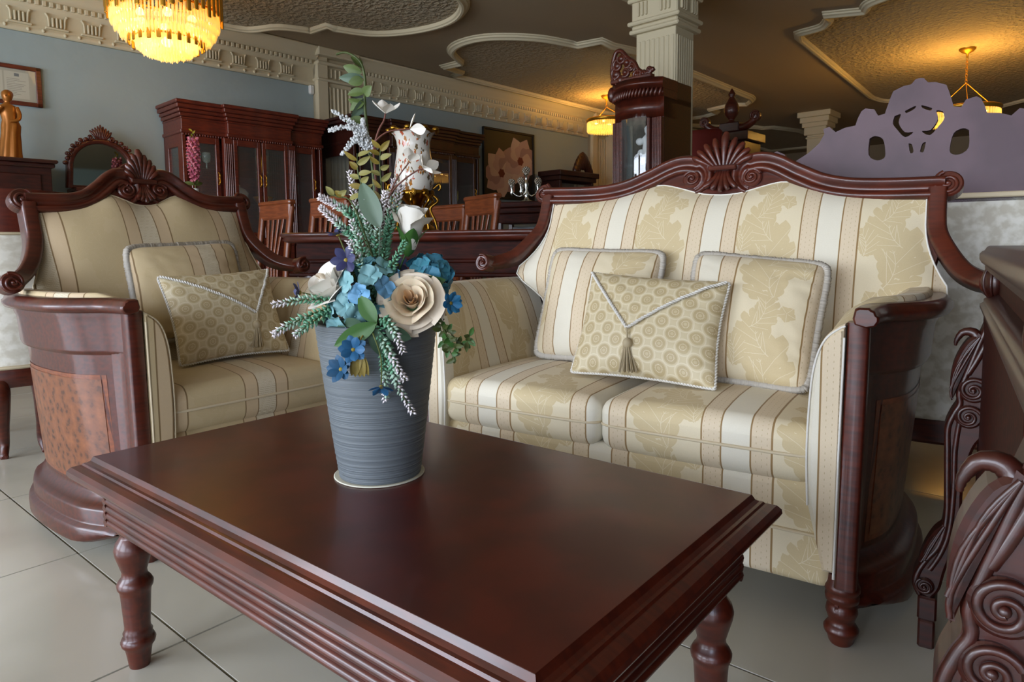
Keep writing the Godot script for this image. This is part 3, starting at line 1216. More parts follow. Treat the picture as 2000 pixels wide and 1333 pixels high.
func suite(called: String, label: String, cat: String, where: Transform3D, q: Dictionary) -> void:
	var o := thing(called, label, cat, where)
	var fab: Material = q.fab
	var wl: float = q.wl
	var wr2: float = q.wr
	var mid := (wr2 - wl) * 0.5
	var half := (wl + wr2) * 0.5
	# point of the back in (t, y): the back leans, z falls with height
	var bz := func(y: float) -> float: return -0.47 - (y - 0.45) * 0.345
	var bx := func(t: float) -> float: return mid + q.sx + (t * q.bl if t < 0 else t * q.br)
	var B := func(t: float, y: float, out: float) -> Vector3:
		var x: float = bx.call(t)
		var yy: float = y + q.tilt * (t * (q.bl if t < 0 else q.br))
		return Vector3(x, yy, bz.call(y)) + Vector3(0, 0.326, 0.945) * out
	# ---- seat base and front rail
	var fr := M.new()
	var wbase := half * 2.0 - 0.03
	rbox(fr, Vector3(mid, 0.226, -0.315), Vector3(wbase, 0.228, 0.61), 0.022, 0.0, Vector2(q.uo, 0))
	put(o, "seat_base", fr, fab)
	var pip := M.new()
	pip.tube([Vector3(mid - wbase * 0.5 + 0.01, 0.225, -0.009), Vector3(mid + wbase * 0.5 - 0.01, 0.225, -0.009)], 0.0042, 8)
	put(o, "piping", pip, mat.cord)
	# ---- seat cushions
	var n: int = q.seats
	var cw: float = (half * 2.0 - 0.09) / n
	for k in n:
		var cu := M.new()
		var cx: float = mid - half + 0.045 + cw * (k + 0.5)
		rbox(cu, Vector3(cx, 0.392, -0.245), Vector3(cw - 0.003, 0.125, 0.50), 0.034, 0.022, Vector2(q.uo, 0.1))
		put(o, "seat_cushion", cu, fab)
		var pp := M.new()
		pp.tube(curve3(v3s([cx - cw * 0.5 + 0.004, 0.392, -0.03, cx - cw * 0.5 + 0.035, 0.392, 0.003, cx, 0.391, 0.0055, cx + cw * 0.5 - 0.035, 0.392, 0.003, cx + cw * 0.5 - 0.004, 0.392, -0.03]), 8), 0.0038, 8)
		put(o, "cushion_piping", pp, mat.cord)
	# ---- upholstered back: a swelling sheet inside the wooden outline
	var bk := M.new()
	var rows := []
	var uvs := PackedVector2Array()
	var NV := 22
	var NU := 44
	for j in NV + 1:
		var v := float(j) / NV
		var r := PackedVector3Array()
		for i in NU + 1:
			var t := -1.0 + 2.0 * i / NU
			var y := lerpf(0.40, cloth_top(t * 0.92), v)
			# the side edge runs straight at the top and flares out low down
			var edge := 0.925 + (0.10 if t > 0 else 0.14) * pow(clampf((0.90 - y) / 0.17, 0, 1), 2.0) - 0.20 * smoothstep(0.72, 0.60, y)
			var tt := t * minf(edge, 1.18)
			var e := (1.0 - pow(absf(t), 5.0)) * (1.0 - pow(v, 6.0))
			var outw := 0.005 + 0.085 * pow(maxf(e, 0.0), 0.8) * (0.55 + 0.45 * v)
			var p: Vector3 = B.call(tt, y, outw)
			# wings come forward
			var wing := pow(clampf((absf(tt) - 0.90) / 0.28, 0, 1), 1.5)
			p.z += wing * 0.06
			r.append(p)
			var xx: float = bx.call(tt) - mid - q.sx
			uvs.append(Vector2(xx * q.us + q.ub, -y + 0.2))
		rows.append(r)
	bk.grid(rows, false, false, false, -1, uvs)
	put(o, "back_upholstery", bk, fab)
	var edg := M.new()
	for sg in [0, NU]:
		var pth := []
		for j in range(6, NV + 1):
			pth.append(rows[j][sg] + Vector3(0, 0, 0.004))
		edg.tube(pth, 0.0025, 6)
	var tpth := []
	for i in NU + 1:
		tpth.append(rows[NV][i] + Vector3(0, 0, 0.003))
	edg.tube(tpth, 0.002, 6)
	put(o, "welt", edg, mat.cordwhite if n == 2 else mat.cord)
	# ---- wooden back board (rear) and the board under the rail
	var bd := M.new()
	var top := PackedVector3Array()
	for face in 2:
		var rr := []
		for j in 13:
			var v := j / 12.0
			var row := PackedVector3Array()
			for i in 49:
				var t := -1.0 + 2.0 * i / 48
				var yb := lerpf(0.32, rail_top(t) - 0.012, v)
				row.append(B.call(t * lerpf(0.72, 0.985, smoothstep(0.66, 0.80, yb)), yb, -0.045 if face == 0 else 0.006))
			rr.append(row)
		bd.grid(rr, false, false, false, 1 if face == 0 else -1)
		top.append_array(rr[12])
	put(o, "back_board", bd, mat.mahogany)
	# ---- moulded crest rail, left and right halves ending in volutes
	for sg: float in [-1.0, 1.0]:
		var cr := M.new()
		var path := []
		for i in 46:
			var u := i / 45.0
			var t: float = lerpf(0.99, 0.135, u)
			path.append(B.call(sg * t, rail_top(t) - 0.030, 0.0))
		# the rail curls down into the inner scroll
		var bl: float = q.bl if sg < 0 else q.br
		var c0 := Vector2(0.150 * 0.62, 1.036)
		var kx := 0.62
		for i in 10:
			var u := i / 9.0
			var a := lerpf(1.45, -1.3, u)
			var pt: Vector2 = c0 + Vector2(-cos(a) * 0.046 * (1.0 - 0.12 * u) , sin(a) * 0.042)
			if i > 0:
				path.append(B.call(sg * pt.x / kx, pt.y, 0.0))
		var pf := []
		for e in [[-0.034, -0.035], [-0.034, 0.016], [-0.026, 0.024], [-0.016, 0.024], [-0.010, 0.016], [-0.002, 0.014], [0.004, 0.020], [0.014, 0.032], [0.024, 0.032], [0.031, 0.024], [0.034, 0.010], [0.034, -0.035]]:
			pf.append([e[0] * (1.0 if sg > 0 else -1.0) * 0.92, e[1]])
		var scl := []
		for i in path.size():
			scl.append(1.0 if i < 44 else lerpf(1.0, 0.45, (i - 44.0) / (path.size() - 45.0)))
		cr.sweep(path, pf, Vector3(0, 0.326, 0.945), false, true, scl)
		put(o, "crest_rail", cr, mat.mahogany)
		# inner volute
		var iv := M.new()
		var vc := Vector3.ZERO
		vc = B.call(sg * 0.150, 1.030, 0.012)
		volute(iv, vc, sg, 0.031, 0.32, 0.020, 0.4)
		put(o, "inner_scroll", iv, mat.mahogany)
		# end scroll: a drum with a spiral on its face
		var ev := M.new()
		volute(ev, B.call(sg * 1.0, 0.997, 0.006), sg, 0.037, 0.32, 0.032, 1.9 if sg > 0 else 1.9)
		put(o, "end_scroll", ev, mat.mahogany)
		# ---- side stile sweeping down, out and forward to the arm scroll
		var st := M.new()
		var hx: float = bx.call(sg)
		var tl: float = q.tilt * sg * bl
		var sp := curve3([B.call(sg * 0.965, 0.985, 0.0), B.call(sg * 0.965, 0.92, 0.0), B.call(sg * 0.975, 0.865, 0.006), Vector3(hx + sg * 0.012, 0.815 + tl, -0.565), Vector3(hx + sg * 0.042, 0.776 + tl, -0.525), Vector3(hx + sg * 0.076, 0.757 + tl, -0.475), Vector3(hx + sg * 0.098, 0.754 + tl, -0.42)], 6)
		var pst := []
		for e in [[-0.022, -0.03], [-0.022, 0.018], [-0.014, 0.026], [0.014, 0.026], [0.022, 0.018], [0.022, -0.03]]:
			pst.append([e[0], e[1]])
		st.sweep(sp, pst, Vector3(0, 0.326, 0.945))
		put(o, "side_stile", st, mat.mahogany)
		var av := M.new()
		volute(av, sp[sp.size() - 1] + Vector3(sg * 0.006, 0.0, 0.004), sg, 0.031, 0.15, 0.045, 1.2)
		put(o, "arm_scroll", av, mat.mahogany)
		arm(o, q, sg, mid + sg * half, hx)
	# ---- shell carving in the middle
	var sh := M.new()
	for i in 9:
		var u := (i - 4) / 4.0
		var a := u * 1.12
		var ln := 0.098 - 0.030 * absf(u) + (0.008 if i == 4 else 0.0)
		var base := Vector2(u * 0.032, 1.063)
		var dir := Vector2(sin(a), cos(a))
		var pth := []
		var rad := []
		for k in 7:
			var s := k / 6.0
			var p := base + dir * ln * s
			pth.append(B.call(p.x / 0.62, p.y, 0.014 + 0.016 * sin(s * 2.2)))
			rad.append(lerpf(0.005, 0.0115 if i != 4 else 0.015, s) * (0.55 if k == 6 else 1.0))
		sh.tube(pth, rad, 8)
	var bkp := PackedVector2Array()
	for i in 17:
		var u := -1.0 + i / 8.0
		bkp.append(Vector2(sin(u * 1.15) * (0.086 - 0.012 * absf(u)) + u * 0.01, 1.06 + cos(u * 1.15) * (0.078)))
	bkp.append(Vector2(0.02, 1.05))
	bkp.append(Vector2(-0.02, 1.05))
	sh.T = Transform3D(Basis(Vector3.RIGHT, -0.332), Vector3(mid + q.sx, 0, 0)) 
	var zb: float = bz.call(1.06)
	sh.T = Transform3D(Basis.IDENTITY, Vector3(mid + q.sx, 1.06, zb)) * Transform3D(Basis(Vector3.RIGHT, -0.332), Vector3.ZERO) * Transform3D(Basis.IDENTITY, Vector3(0, -1.06, 0))
	sh.plate(bkp, -0.03, 0.014, 0.004)
	sh.T = Transform3D.IDENTITY
	put(o, "shell_carving", sh, mat.mahogany)
	var lo := M.new()
	for i in 5:
		var u := (i - 2) / 2.0
		var pth := []
		var rad := []
		for k in 8:
			var s := k / 7.0
			var ln := 0.066 - 0.012 * absf(u)
			var p := Vector2(u * (0.016 + 0.034 * s * s), 1.052 - ln * s)
			pth.append(B.call(p.x / 0.62, p.y, 0.014 + 0.01 * s))
			rad.append(lerpf(0.0055, 0.0105, s) * (0.6 if k == 7 else 1.0))
		lo.tube(pth, rad, 8)
	put(o, "leaf_carving", lo, mat.mahogany)
	var cb := M.new()
	cb.T = Transform3D(Basis.IDENTITY, B.call(0.0, 1.057, 0.022)) * Transform3D(Basis(Vector3.RIGHT, -0.332), Vector3.ZERO)
	cb.box(Vector3.ZERO, Vector3(0.088, 0.016, 0.028), 0.004)
	put(o, "cross_bar", cb, mat.mahogany)

# a disc with a spiral bead on its face; faces local +z (leaning with the back)
func volute(m: M, c: Vector3, sg: float, r: float, lean: float, depth: float, a0: float) -> void:
	m.T = Transform3D(Basis(Vector3.RIGHT, -lean), c)
	var circ := PackedVector2Array()
	for i in 28:
		circ.append(Vector2(cos(TAU * i / 28), sin(TAU * i / 28)) * r * 0.96)
	m.plate(circ, -depth * 0.9, depth * 0.25, 0.004)
	var sp := spiral(Vector2.ZERO, r * 0.90, r * 0.12, 0.0, 1.7, 44)
	var path := []
	var rad := []
	for i in sp.size():
		var u := float(i) / (sp.size() - 1)
		var p: Vector2 = sp[i].rotated(a0)
		path.append(Vector3(p.x * sg, p.y, depth * 0.25 + 0.004 * u))
		rad.append(lerpf(r * 0.17, r * 0.11, u))
	m.tube(path, rad, 8)
	m.ball(Vector3(0, 0, depth * 0.25 + 0.002), Vector3(r * 0.2, r * 0.2, r * 0.2), 10, 6)
	m.T = Transform3D.IDENTITY

# plan of the arm: outward offset from the post for depth z
func arm_plan(z: float) -> float:
	return _interp([[0.0, 0.035], [0.05, 0.036], [0.10, 0.050], [0.16, 0.092], [0.22, 0.122], [0.32, 0.138], [0.46, 0.140], [0.58, 0.122], [0.68, 0.078], [0.72, 0.05]], -z)

func arm(o: Node3D, q: Dictionary, sg: float, px: float, hx: float) -> void:
	var fab: Material = q.fab
	# padded inner arm: section across the arm swept from front to back, turning outward over the top
	var m := M.new()
	var sec := v2s([-0.062, 0.30, -0.066, 0.40, -0.064, 0.50, -0.057, 0.585, -0.040, 0.640, -0.012, 0.668, 0.012, 0.676, 0.020, 0.662, 0.012, 0.635])
	var cs := curve2(sec, 5)
	var rows := []
	var uvs := PackedVector2Array()
	for j in 19:
		var z := -0.005 - 0.60 * j / 18.0
		var r := PackedVector3Array()
		var fl := arm_plan(z) - 0.035
		var d := 0.0
		for i in cs.size():
			var p: Vector2 = cs[i]
			if i > 0:
				d += p.distance_to(cs[i - 1])
			var k := clampf((p.y - 0.42) / 0.24, 0, 1)
			r.append(Vector3(px + sg * (p.x + fl * k * (0.75 if p.x < 0 else 1.0)), p.y - 0.006 + 0.048 * k * k * smoothstep(0.03, 0.14, -z), z))
			uvs.append(Vector2(-z + 0.006, -d))
		rows.append(r)
	m.grid(rows, false, false, false, 1 if sg < 0 else -1, uvs)
	put(o, "arm_pad", m, fab)
	# upholstered front of the arm
	var f := M.new()
	var fp := PackedVector2Array()
	for p in cs:
		if p.x < 0.003:
			fp.append(p + Vector2(0, -0.002))
	fp.append(Vector2(-0.004, 0.16))
	fp.append(Vector2(-0.03, 0.16))
	f.T = Transform3D(Basis(Vector3(sg, 0, 0), Vector3.UP, Vector3(0, 0, 1)), Vector3(px, 0, 0))
	f.plate(fp, -0.03, 0.014, 0.010)
	for i in f.v.size():
		f.uv[i] = Vector2((f.v[i].x - px) * sg + 0.33, -f.v[i].y)
	put(o, "arm_front", f, fab)
	var w := M.new()
	var wp := []
	for i in cs.size():
		if cs[i].x < 0.002:
			wp.append(Vector3(px + sg * (cs[i].x + 0.001), cs[i].y - 0.006, 0.010))
	w.tube(wp, 0.0022, 6)
	w.tube([Vector3(px - sg * 0.008, 0.15, 0.010), Vector3(px - sg * 0.006, 0.40, 0.012), Vector3(px - sg * 0.002, 0.645, 0.012)], 0.0028, 6)
	put(o, "arm_welt", w, mat.cordwhite if q.seats == 2 else mat.cord)
	# turned-out front post
	var ps := M.new()
	var rws := []
	for j in 9:
		var v := j / 8.0
		var r := PackedVector3Array()
		for i in 12:
			var a := TAU * i / 12.0
			var sx := signf(cos(a)) * pow(absf(cos(a)), 0.5)
			var sz := signf(sin(a)) * pow(absf(sin(a)), 0.5)
			r.append(Vector3(px + sg * (0.012 + 0.010 * v) + sx * 0.021, lerpf(0.13, 0.675, v), -0.012 + sz * 0.022))
		rws.append(r)
	ps.grid(rws, true, false, true)
	put(o, "front_post", ps, mat.mahogany)
	# curved side panel with base mouldings
	var sp := M.new()
	var prof := [[0.03, 0.045], [0.035, 0.052], [0.038, 0.060], [0.072, 0.060], [0.082, 0.055], [0.088, 0.045], [0.094, 0.043], [0.125, 0.042], [0.133, 0.038], [0.140, 0.026], [0.147, 0.014], [0.155, 0.012], [0.160, 0.004], [0.172, 0.0], [0.55, 0.0], [0.556, 0.012], [0.566, 0.016], [0.640, 0.016], [0.655, 0.022], [0.672, 0.022]]
	var rr := []
	for j in 25:
		var z := -0.002 - 0.716 * j / 24.0
		var r := PackedVector3Array()
		for p in prof:
			var v: float = clampf((p[0] - 0.05) / 0.6, 0, 1)
			var k := lerpf(0.62, 1.0, v) if sg > 0 or true else 1.0
			r.append(Vector3(px + sg * (arm_plan(z) * k - 0.022 + p[1] * smoothstep(0.0, 0.10, -z)), p[0] if p[0] > 0.05 else p[0] + 0.05 * (1.0 - smoothstep(0.0, 0.25, -z)), z))
		rr.append(r)
	for pass_ in 1:
		sp.grid(rr, false, false, false, 1 if sg > 0 else -1)
		var back := []
		for r in rr:
			var r2 := PackedVector3Array()
			for p in r:
				r2.append(Vector3(p.x - sg * lerpf(0.006, 0.035, smoothstep(0.02, 0.12, -p.z)), p.y, p.z))
			back.append(r2)
		sp.grid(back, false, false, false, -1 if sg > 0 else 1)
		sp.grid([rr[24], back[24]], false, false, false, 1 if sg > 0 else -1)
		sp.grid([rr[0], back[0]], false, false, false, -1 if sg > 0 else 1)
	put(o, "side_panel", sp, mat.mahogany)
	# a frame strip that stands beside the post
	var stl := M.new()
	var srow := []
	for j in 5:
		var z := -0.03 - 0.075 * j / 4.0
		var r := PackedVector3Array()
		for y in [0.16, 0.30, 0.50, 0.56]:
			var v: float = clampf((y - 0.05) / 0.6, 0, 1)
			r.append(Vector3(px + sg * (arm_plan(z) * lerpf(0.62, 1.0, v) - 0.010), y, z))
		srow.append(r)
	stl.grid(srow, false, false, false, 1 if sg > 0 else -1)
	stl.grid([srow[4], _shift(srow[4], Vector3(-sg * 0.02, 0, 0))], false, false, false, 1 if sg > 0 else -1)
	put(o, "panel_frame", stl, mat.mahogany)
	# burl veneer panel inside a line of pale stringing
	for lay in 2:
		var bp := M.new()
		var br := []
		var gz := 0.012 * lay
		for j in 17:
			var z := -(0.145 - gz) - (0.50 + gz * 2.0) * j / 16.0
			var r := PackedVector3Array()
			for y in [0.195 - gz, 0.29, 0.40, 0.485 + gz]:
				var v: float = clampf((y - 0.05) / 0.6, 0, 1)
				r.append(Vector3(px + sg * (arm_plan(z) * lerpf(0.62, 1.0, v) - 0.022 + 0.0022 - 0.001 * lay), y, z))
			br.append(r)
		bp.grid(br, false, false, false, 1 if sg > 0 else -1)
		put(o, "burl_panel" if lay == 0 else "stringing", bp, mat.burl if lay == 0 else mat.oak)
	# moulded cap
	var cp := M.new()
	var crow := []
	for j in 29:
		var z: float = [0.024, 0.021][j] if j < 2 else 0.014 - 0.734 * (j - 2) / 26.0
		var ox := arm_plan(minf(z, 0.0)) + (0.026 if z < -0.02 else 0.022)
		var inner := 0.016 + maxf(0.0, arm_plan(minf(z, 0.0)) - 0.035) * 0.55
		var zz := z
		var r := PackedVector3Array()
		for e in [[inner, 0.672], [inner - 0.004, 0.684], [inner, 0.703], [inner + 0.006, 0.706], [ox - 0.016, 0.706], [ox - 0.012, 0.702], [ox - 0.006, 0.700], [ox - 0.003, 0.692], [ox + 0.002, 0.688], [ox + 0.002, 0.680], [ox - 0.004, 0.670], [ox - 0.02, 0.666]]:
			var kk: float = [0.80, 0.95][j] if j < 2 else 1.0
			r.append(Vector3(px + sg * lerpf((inner + ox) * 0.5, e[0], kk), lerpf(0.686, e[1], kk), zz))
		crow.append(r)
	cp.grid(crow, true, false, true)
	put(o, "arm_cap", cp, mat.mahogany)
	# turned front foot
	var ft := M.new()
	ft.lathe(Vector3(px + sg * 0.004, 0, -0.03), [[0.020, 0.0], [0.024, 0.006], [0.026, 0.016], [0.033, 0.026], [0.034, 0.034], [0.029, 0.042], [0.024, 0.048], [0.027, 0.058], [0.031, 0.070], [0.029, 0.082], [0.024, 0.088], [0.032, 0.094], [0.033, 0.104], [0.030, 0.110], [0.034, 0.116], [0.034, 0.126], [0.030, 0.134], [0.028, 0.15]], 24)
	put(o, "foot", ft, mat.mahogany)
	var bf := M.new()
	bf.box(Vector3(px, 0.04, -0.66), Vector3(0.05, 0.08, 0.05), 0.006)
	put(o, "back_foot", bf, mat.mahogany)

func _shift(r: PackedVector3Array, d: Vector3) -> PackedVector3Array:
	var o := PackedVector3Array()
	for p in r:
		o.append(p + d)
	return o

func pillows() -> void:
	var sofa := yawed(Vector3(0.6582, 0, -1.3098), -0.6)
	var chair := yawed(Vector3(-0.9521, 0, -1.7166), 0.9)
	pillow("striped_pillow", "striped damask pillow with grey fringe on the left half of the sofa", sofa, v3s([-0.952, 0.818, -0.482, -0.562, 0.808, -0.478, -0.556, 0.484, -0.325, -0.936, 0.482, -0.325]), 0.075, mat.damask, Vector2(0.336, 0.1), false, Vector2.ZERO, 0.05)
	pillow("striped_pillow", "striped damask pillow with grey fringe on the right half of the sofa", sofa, v3s([-0.452, 0.806, -0.433, -0.098, 0.775, -0.414, -0.112, 0.474, -0.245, -0.42, 0.484, -0.250]), 0.075, mat.damask, Vector2(0.371, 0.3), false, Vector2.ZERO, 0.04)
	pillow("envelope_pillow", "gold medallion brocade pillow with tasselled envelope flap in the middle of the sofa", sofa, v3s([-0.712, 0.752, -0.290, -0.308, 0.731, -0.281, -0.298, 0.478, -0.140, -0.705, 0.480, -0.145]), 0.062, mat.brocade, Vector2.ZERO, true, Vector2(-0.15, 0.22), 0.07)
	pillow("striped_pillow", "plain striped pillow with twisted grey edge at the back of the armchair", chair, v3s([0.163, 0.838, -0.500, 0.535, 0.855, -0.505, 0.53, 0.535, -0.39, 0.15, 0.535, -0.39]), 0.065, mat.stripe, Vector2(0.177, 0.1), false, Vector2.ZERO, 0.04)
	pillow("envelope_pillow", "gold medallion brocade pillow with tasselled envelope flap on the armchair seat", chair, v3s([0.188, 0.745, -0.340, 0.572, 0.757, -0.345, 0.552, 0.480, -0.195, 0.178, 0.480, -0.195]), 0.062, mat.brocade, Vector2(0.03, 0.02), true, Vector2(0.38, 0.20), 0.08)

func pillow(called: String, label: String, fr: Transform3D, cor: Array, th: float, m: Material, uo: Vector2, env: bool, apex: Vector2, pinch: float) -> void:
	var c := []
	for p in cor:
		c.append(fr * p)
	var org: Vector3 = (c[2] + c[3]) * 0.5
	for i in 4:
		c[i] -= org
	var o := thing(called, label, "pillow", Transform3D(Basis.IDENTITY, org), "pillows on the sofa and armchair")
	var ex: Vector3 = (c[1] + c[2] - c[0] - c[3]) * 0.5
	var ey: Vector3 = (c[3] + c[2] - c[0] - c[1]) * 0.5
	var nr := ey.cross(ex).normalized()
	if nr.z < 0.0:
		nr = -nr
	var w := ex.length()
	var h := ey.length()
	var nz := FastNoiseLite.new()
	nz.seed = called.length() + int(w * 997.0)
	nz.frequency = 3.0
	var rnd := 0.02 if env else 0.07
	var S := func(u: float, v: float, side: float) -> Vector3:
		var rc := 1.0 - rnd * pow(absf(u * v), 6.0)
		var uu := u * (1.0 - pinch * (1.0 - v * v)) * rc
		var vv := v * (1.0 - pinch * (1.0 - u * u)) * rc
		var a := (uu + 1.0) * 0.5
		var b := (vv + 1.0) * 0.5
		var p: Vector3 = (c[0].lerp(c[1], a)).lerp(c[3].lerp(c[2], a), b)
		var t := th * pow(maxf((1.0 - u * u) * (1.0 - v * v), 0.0), 0.42)
		# creases that run in from the right and lower seams
		var wr_ := 0.0035 * sin(v * 26.0 + 3.0 * u) * smoothstep(0.3, 0.85, u) * smoothstep(1.0, 0.88, u)
		wr_ += 0.004 * nz.get_noise_2d(u, v * 1.6)
		return p + nr * (t + wr_ * minf(1.0, t / th * 2.0)) * side
	for side in [1.0, -1.0]:
		var g := M.new()
		var rows := []
		var uvs := PackedVector2Array()
		for j in 33:
			var r := PackedVector3Array()
			for i in 33:
				# denser towards the seams
				var u := sin((i / 16.0 - 1.0) * PI * 0.5)
				var v := sin((j / 16.0 - 1.0) * PI * 0.5)
				r.append(S.call(u, v, side))
				uvs.append(Vector2(u * w * 0.5, v * h * 0.5) + uo)
			rows.append(r)
		g.grid(rows, false, false, false, 1, uvs)
		var nn: Vector3 = g.n[33 * 16 + 16]
		if nn.dot(nr) * side < 0.0:
			g = M.new()
			g.grid(rows, false, false, false, -1, uvs)
		put(o, "pillow_front" if side > 0 else "pillow_back", g, m)
	var loop := []
	for e in 4:
		for k in 60:
			var t := -1.0 + 2.0 * k / 60.0
			var p: Vector3 = [S.call(t, -1.0, 1.0), S.call(1.0, t, 1.0), S.call(-t, 1.0, 1.0), S.call(-1.0, -t, 1.0)][e]
			loop.append(p)
	if not env:
		var f := M.new()
		var path := []
		var rad := []
		var rg := RandomNumberGenerator.new()
		rg.seed = 77
		var ctr: Vector3 = (c[0] + c[1] + c[2] + c[3]) * 0.25
		for i in loop.size():
			var p0: Vector3 = loop[i]
			var p1: Vector3 = loop[(i + 1) % loop.size()]
			for k in 3:
				var p := p0.lerp(p1, k / 3.0)
				path.append(p + (p - ctr).normalized() * 0.003)
				rad.append(0.0092 * (1.0 + (0.34 if (i * 3 + k) % 2 == 0 else -0.20) + rg.randf_range(-0.12, 0.12)))
		f.tube(path, rad, 8, true)
		put(o, "fringe", f, mat.fringe)
	else:
		var cd := M.new()
		twist(cd, loop, true)
		put(o, "edge_cord", cd, mat.cordwhite)
		# the flap lies on the front and ends at the tassel
		var fl := M.new()
		var rows := []
		var uvs := PackedVector2Array()
		for j in 19:
			var q := j / 18.0
			var r := PackedVector3Array()
			for i in 25:
				var u := lerpf(lerpf(-0.985, apex.x, q), lerpf(0.985, apex.x, q), i / 24.0)
				var v := lerpf(-0.985, apex.y, q)
				r.append(S.call(u, v, 1.0) + nr * 0.005)
				uvs.append(Vector2(u * w * 0.5 * 1.05, v * h * 0.5 * 1.05) + Vector2(0.02, 0.03))
			rows.append(r)
		fl.grid(rows, false, false, false, 1, uvs)
		if fl.n[200].dot(nr) < 0.0:
			fl = M.new()
			fl.grid(rows, false, false, false, -1, uvs)
		put(o, "envelope_flap", fl, m)
		var line := []
		for k in 49:
			var q := k / 48.0
			line.append(S.call(lerpf(-0.985, apex.x, q), lerpf(-0.985, apex.y, q), 1.0) + nr * 0.007)
		for k in range(1, 49):
			var q := 1.0 - k / 48.0
			line.append(S.call(lerpf(0.985, apex.x, q), lerpf(-0.985, apex.y, q), 1.0) + nr * 0.007)
		var fc := M.new()
		twist(fc, line, false)
		put(o, "flap_cord", fc, mat.cordwhite)
		var tip: Vector3 = S.call(apex.x, apex.y, 1.0) + nr * 0.010
		var ts := Node3D.new()
		ts.name = "tassel"
		ts.position = tip
		ts.scale = Vector3.ONE * 1.3
		o.add_child(ts)
		var kn := M.new()
		kn.tube([Vector3(0, 0, 0), Vector3(0.001, -0.012, 0.003), Vector3(0.001, -0.024, 0.006)], 0.002, 6)
		kn.ball(Vector3(0.001, -0.031, 0.008), Vector3(0.010, 0.011, 0.010), 14, 9)
		put(ts, "tassel_knot", kn, mat.gold_tassel)
		var sk := M.new()
		var rg2 := RandomNumberGenerator.new()
		rg2.seed = 4
		for i in 60:
			var a := rg2.randf() * TAU
			var rr := sqrt(rg2.randf())
			var b0 := Vector3(cos(a) * 0.007 * rr, -0.037, sin(a) * 0.006 * rr + 0.008)
			var b1 := Vector3(cos(a) * 0.013 * rr, -0.058, sin(a) * 0.008 * rr + 0.014)
			var b2 := Vector3(cos(a) * 0.021 * rr, -0.082 - rg2.randf() * 0.005, sin(a) * 0.010 * rr + 0.024)
			sk.tube([b0, b1, b2], 0.0011, 4)
		sk.T = Transform3D.IDENTITY
		put(ts, "tassel_skirt", sk, mat.gold_tassel)

func twist(m: M, line: Array, closed: bool) -> void:
	for st in 2:
		var path := []
		var n := line.size()
		var d := 0.0
		for i in n:
			var p0: Vector3 = line[i]
			if not closed and i == n - 1:
				break
			var p1: Vector3 = line[(i + 1) % n]
			var t := (p1 - p0)
			var x := t.cross(Vector3(0.3, 0.2, 1.0)).normalized()
			var y := t.cross(x).normalized()
			for k in 3:
				var dd := d + t.length() * k / 3.0
				var a := dd / 0.016 * TAU + PI * st
				path.append(p0 + t * k / 3.0 + (x * cos(a) + y * sin(a)) * 0.0024)
			d += t.length()
		m.tube(path, 0.0026, 6, closed)

# ---------------------------------------------------------------- artificial flowers in the vase
func facing(p: Vector3, dir: Vector3, roll := 0.0) -> Transform3D:   # local +y points along dir
	var y := dir.normalized()
	var x := y.cross(Vector3(0, 0, 1))
	x = x.normalized() if x.length() > 0.05 else Vector3.RIGHT
	var z := x.cross(y).normalized()
	return Transform3D(Basis(x, y, z), p) * Transform3D(Basis(Vector3.UP, roll), Vector3.ZERO)

# flower things: pivot at the foot of the stem, geometry in metres from there
func flower(called: String, label: String, foot: Vector3, group := "") -> Node3D:
	return thing(called, label, "artificial flower", Transform3D(Basis.IDENTITY, foot), group)

func leaf_mesh(ln: float, wd: float, bend: float, fold := 0.25, tipw := 0.5) -> M:
	var m := M.new()
	var rows := []
	for j in 11:
		var v := j / 10.0
		var w := wd * pow(sin(PI * clampf(pow(v, tipw + 0.35), 0.0, 1.0)), 0.8) + 0.0004
		var r := PackedVector3Array()
		for i in 7:
			var u := -1.0 + i / 3.0
			r.append(Vector3(u * w, v * ln * cos(bend * v * 0.5), -ln * sin(bend * v) * 0.5 * v + absf(u) * w * fold))
		rows.append(r)
	m.grid(rows, false, false, false, 1)
	return m

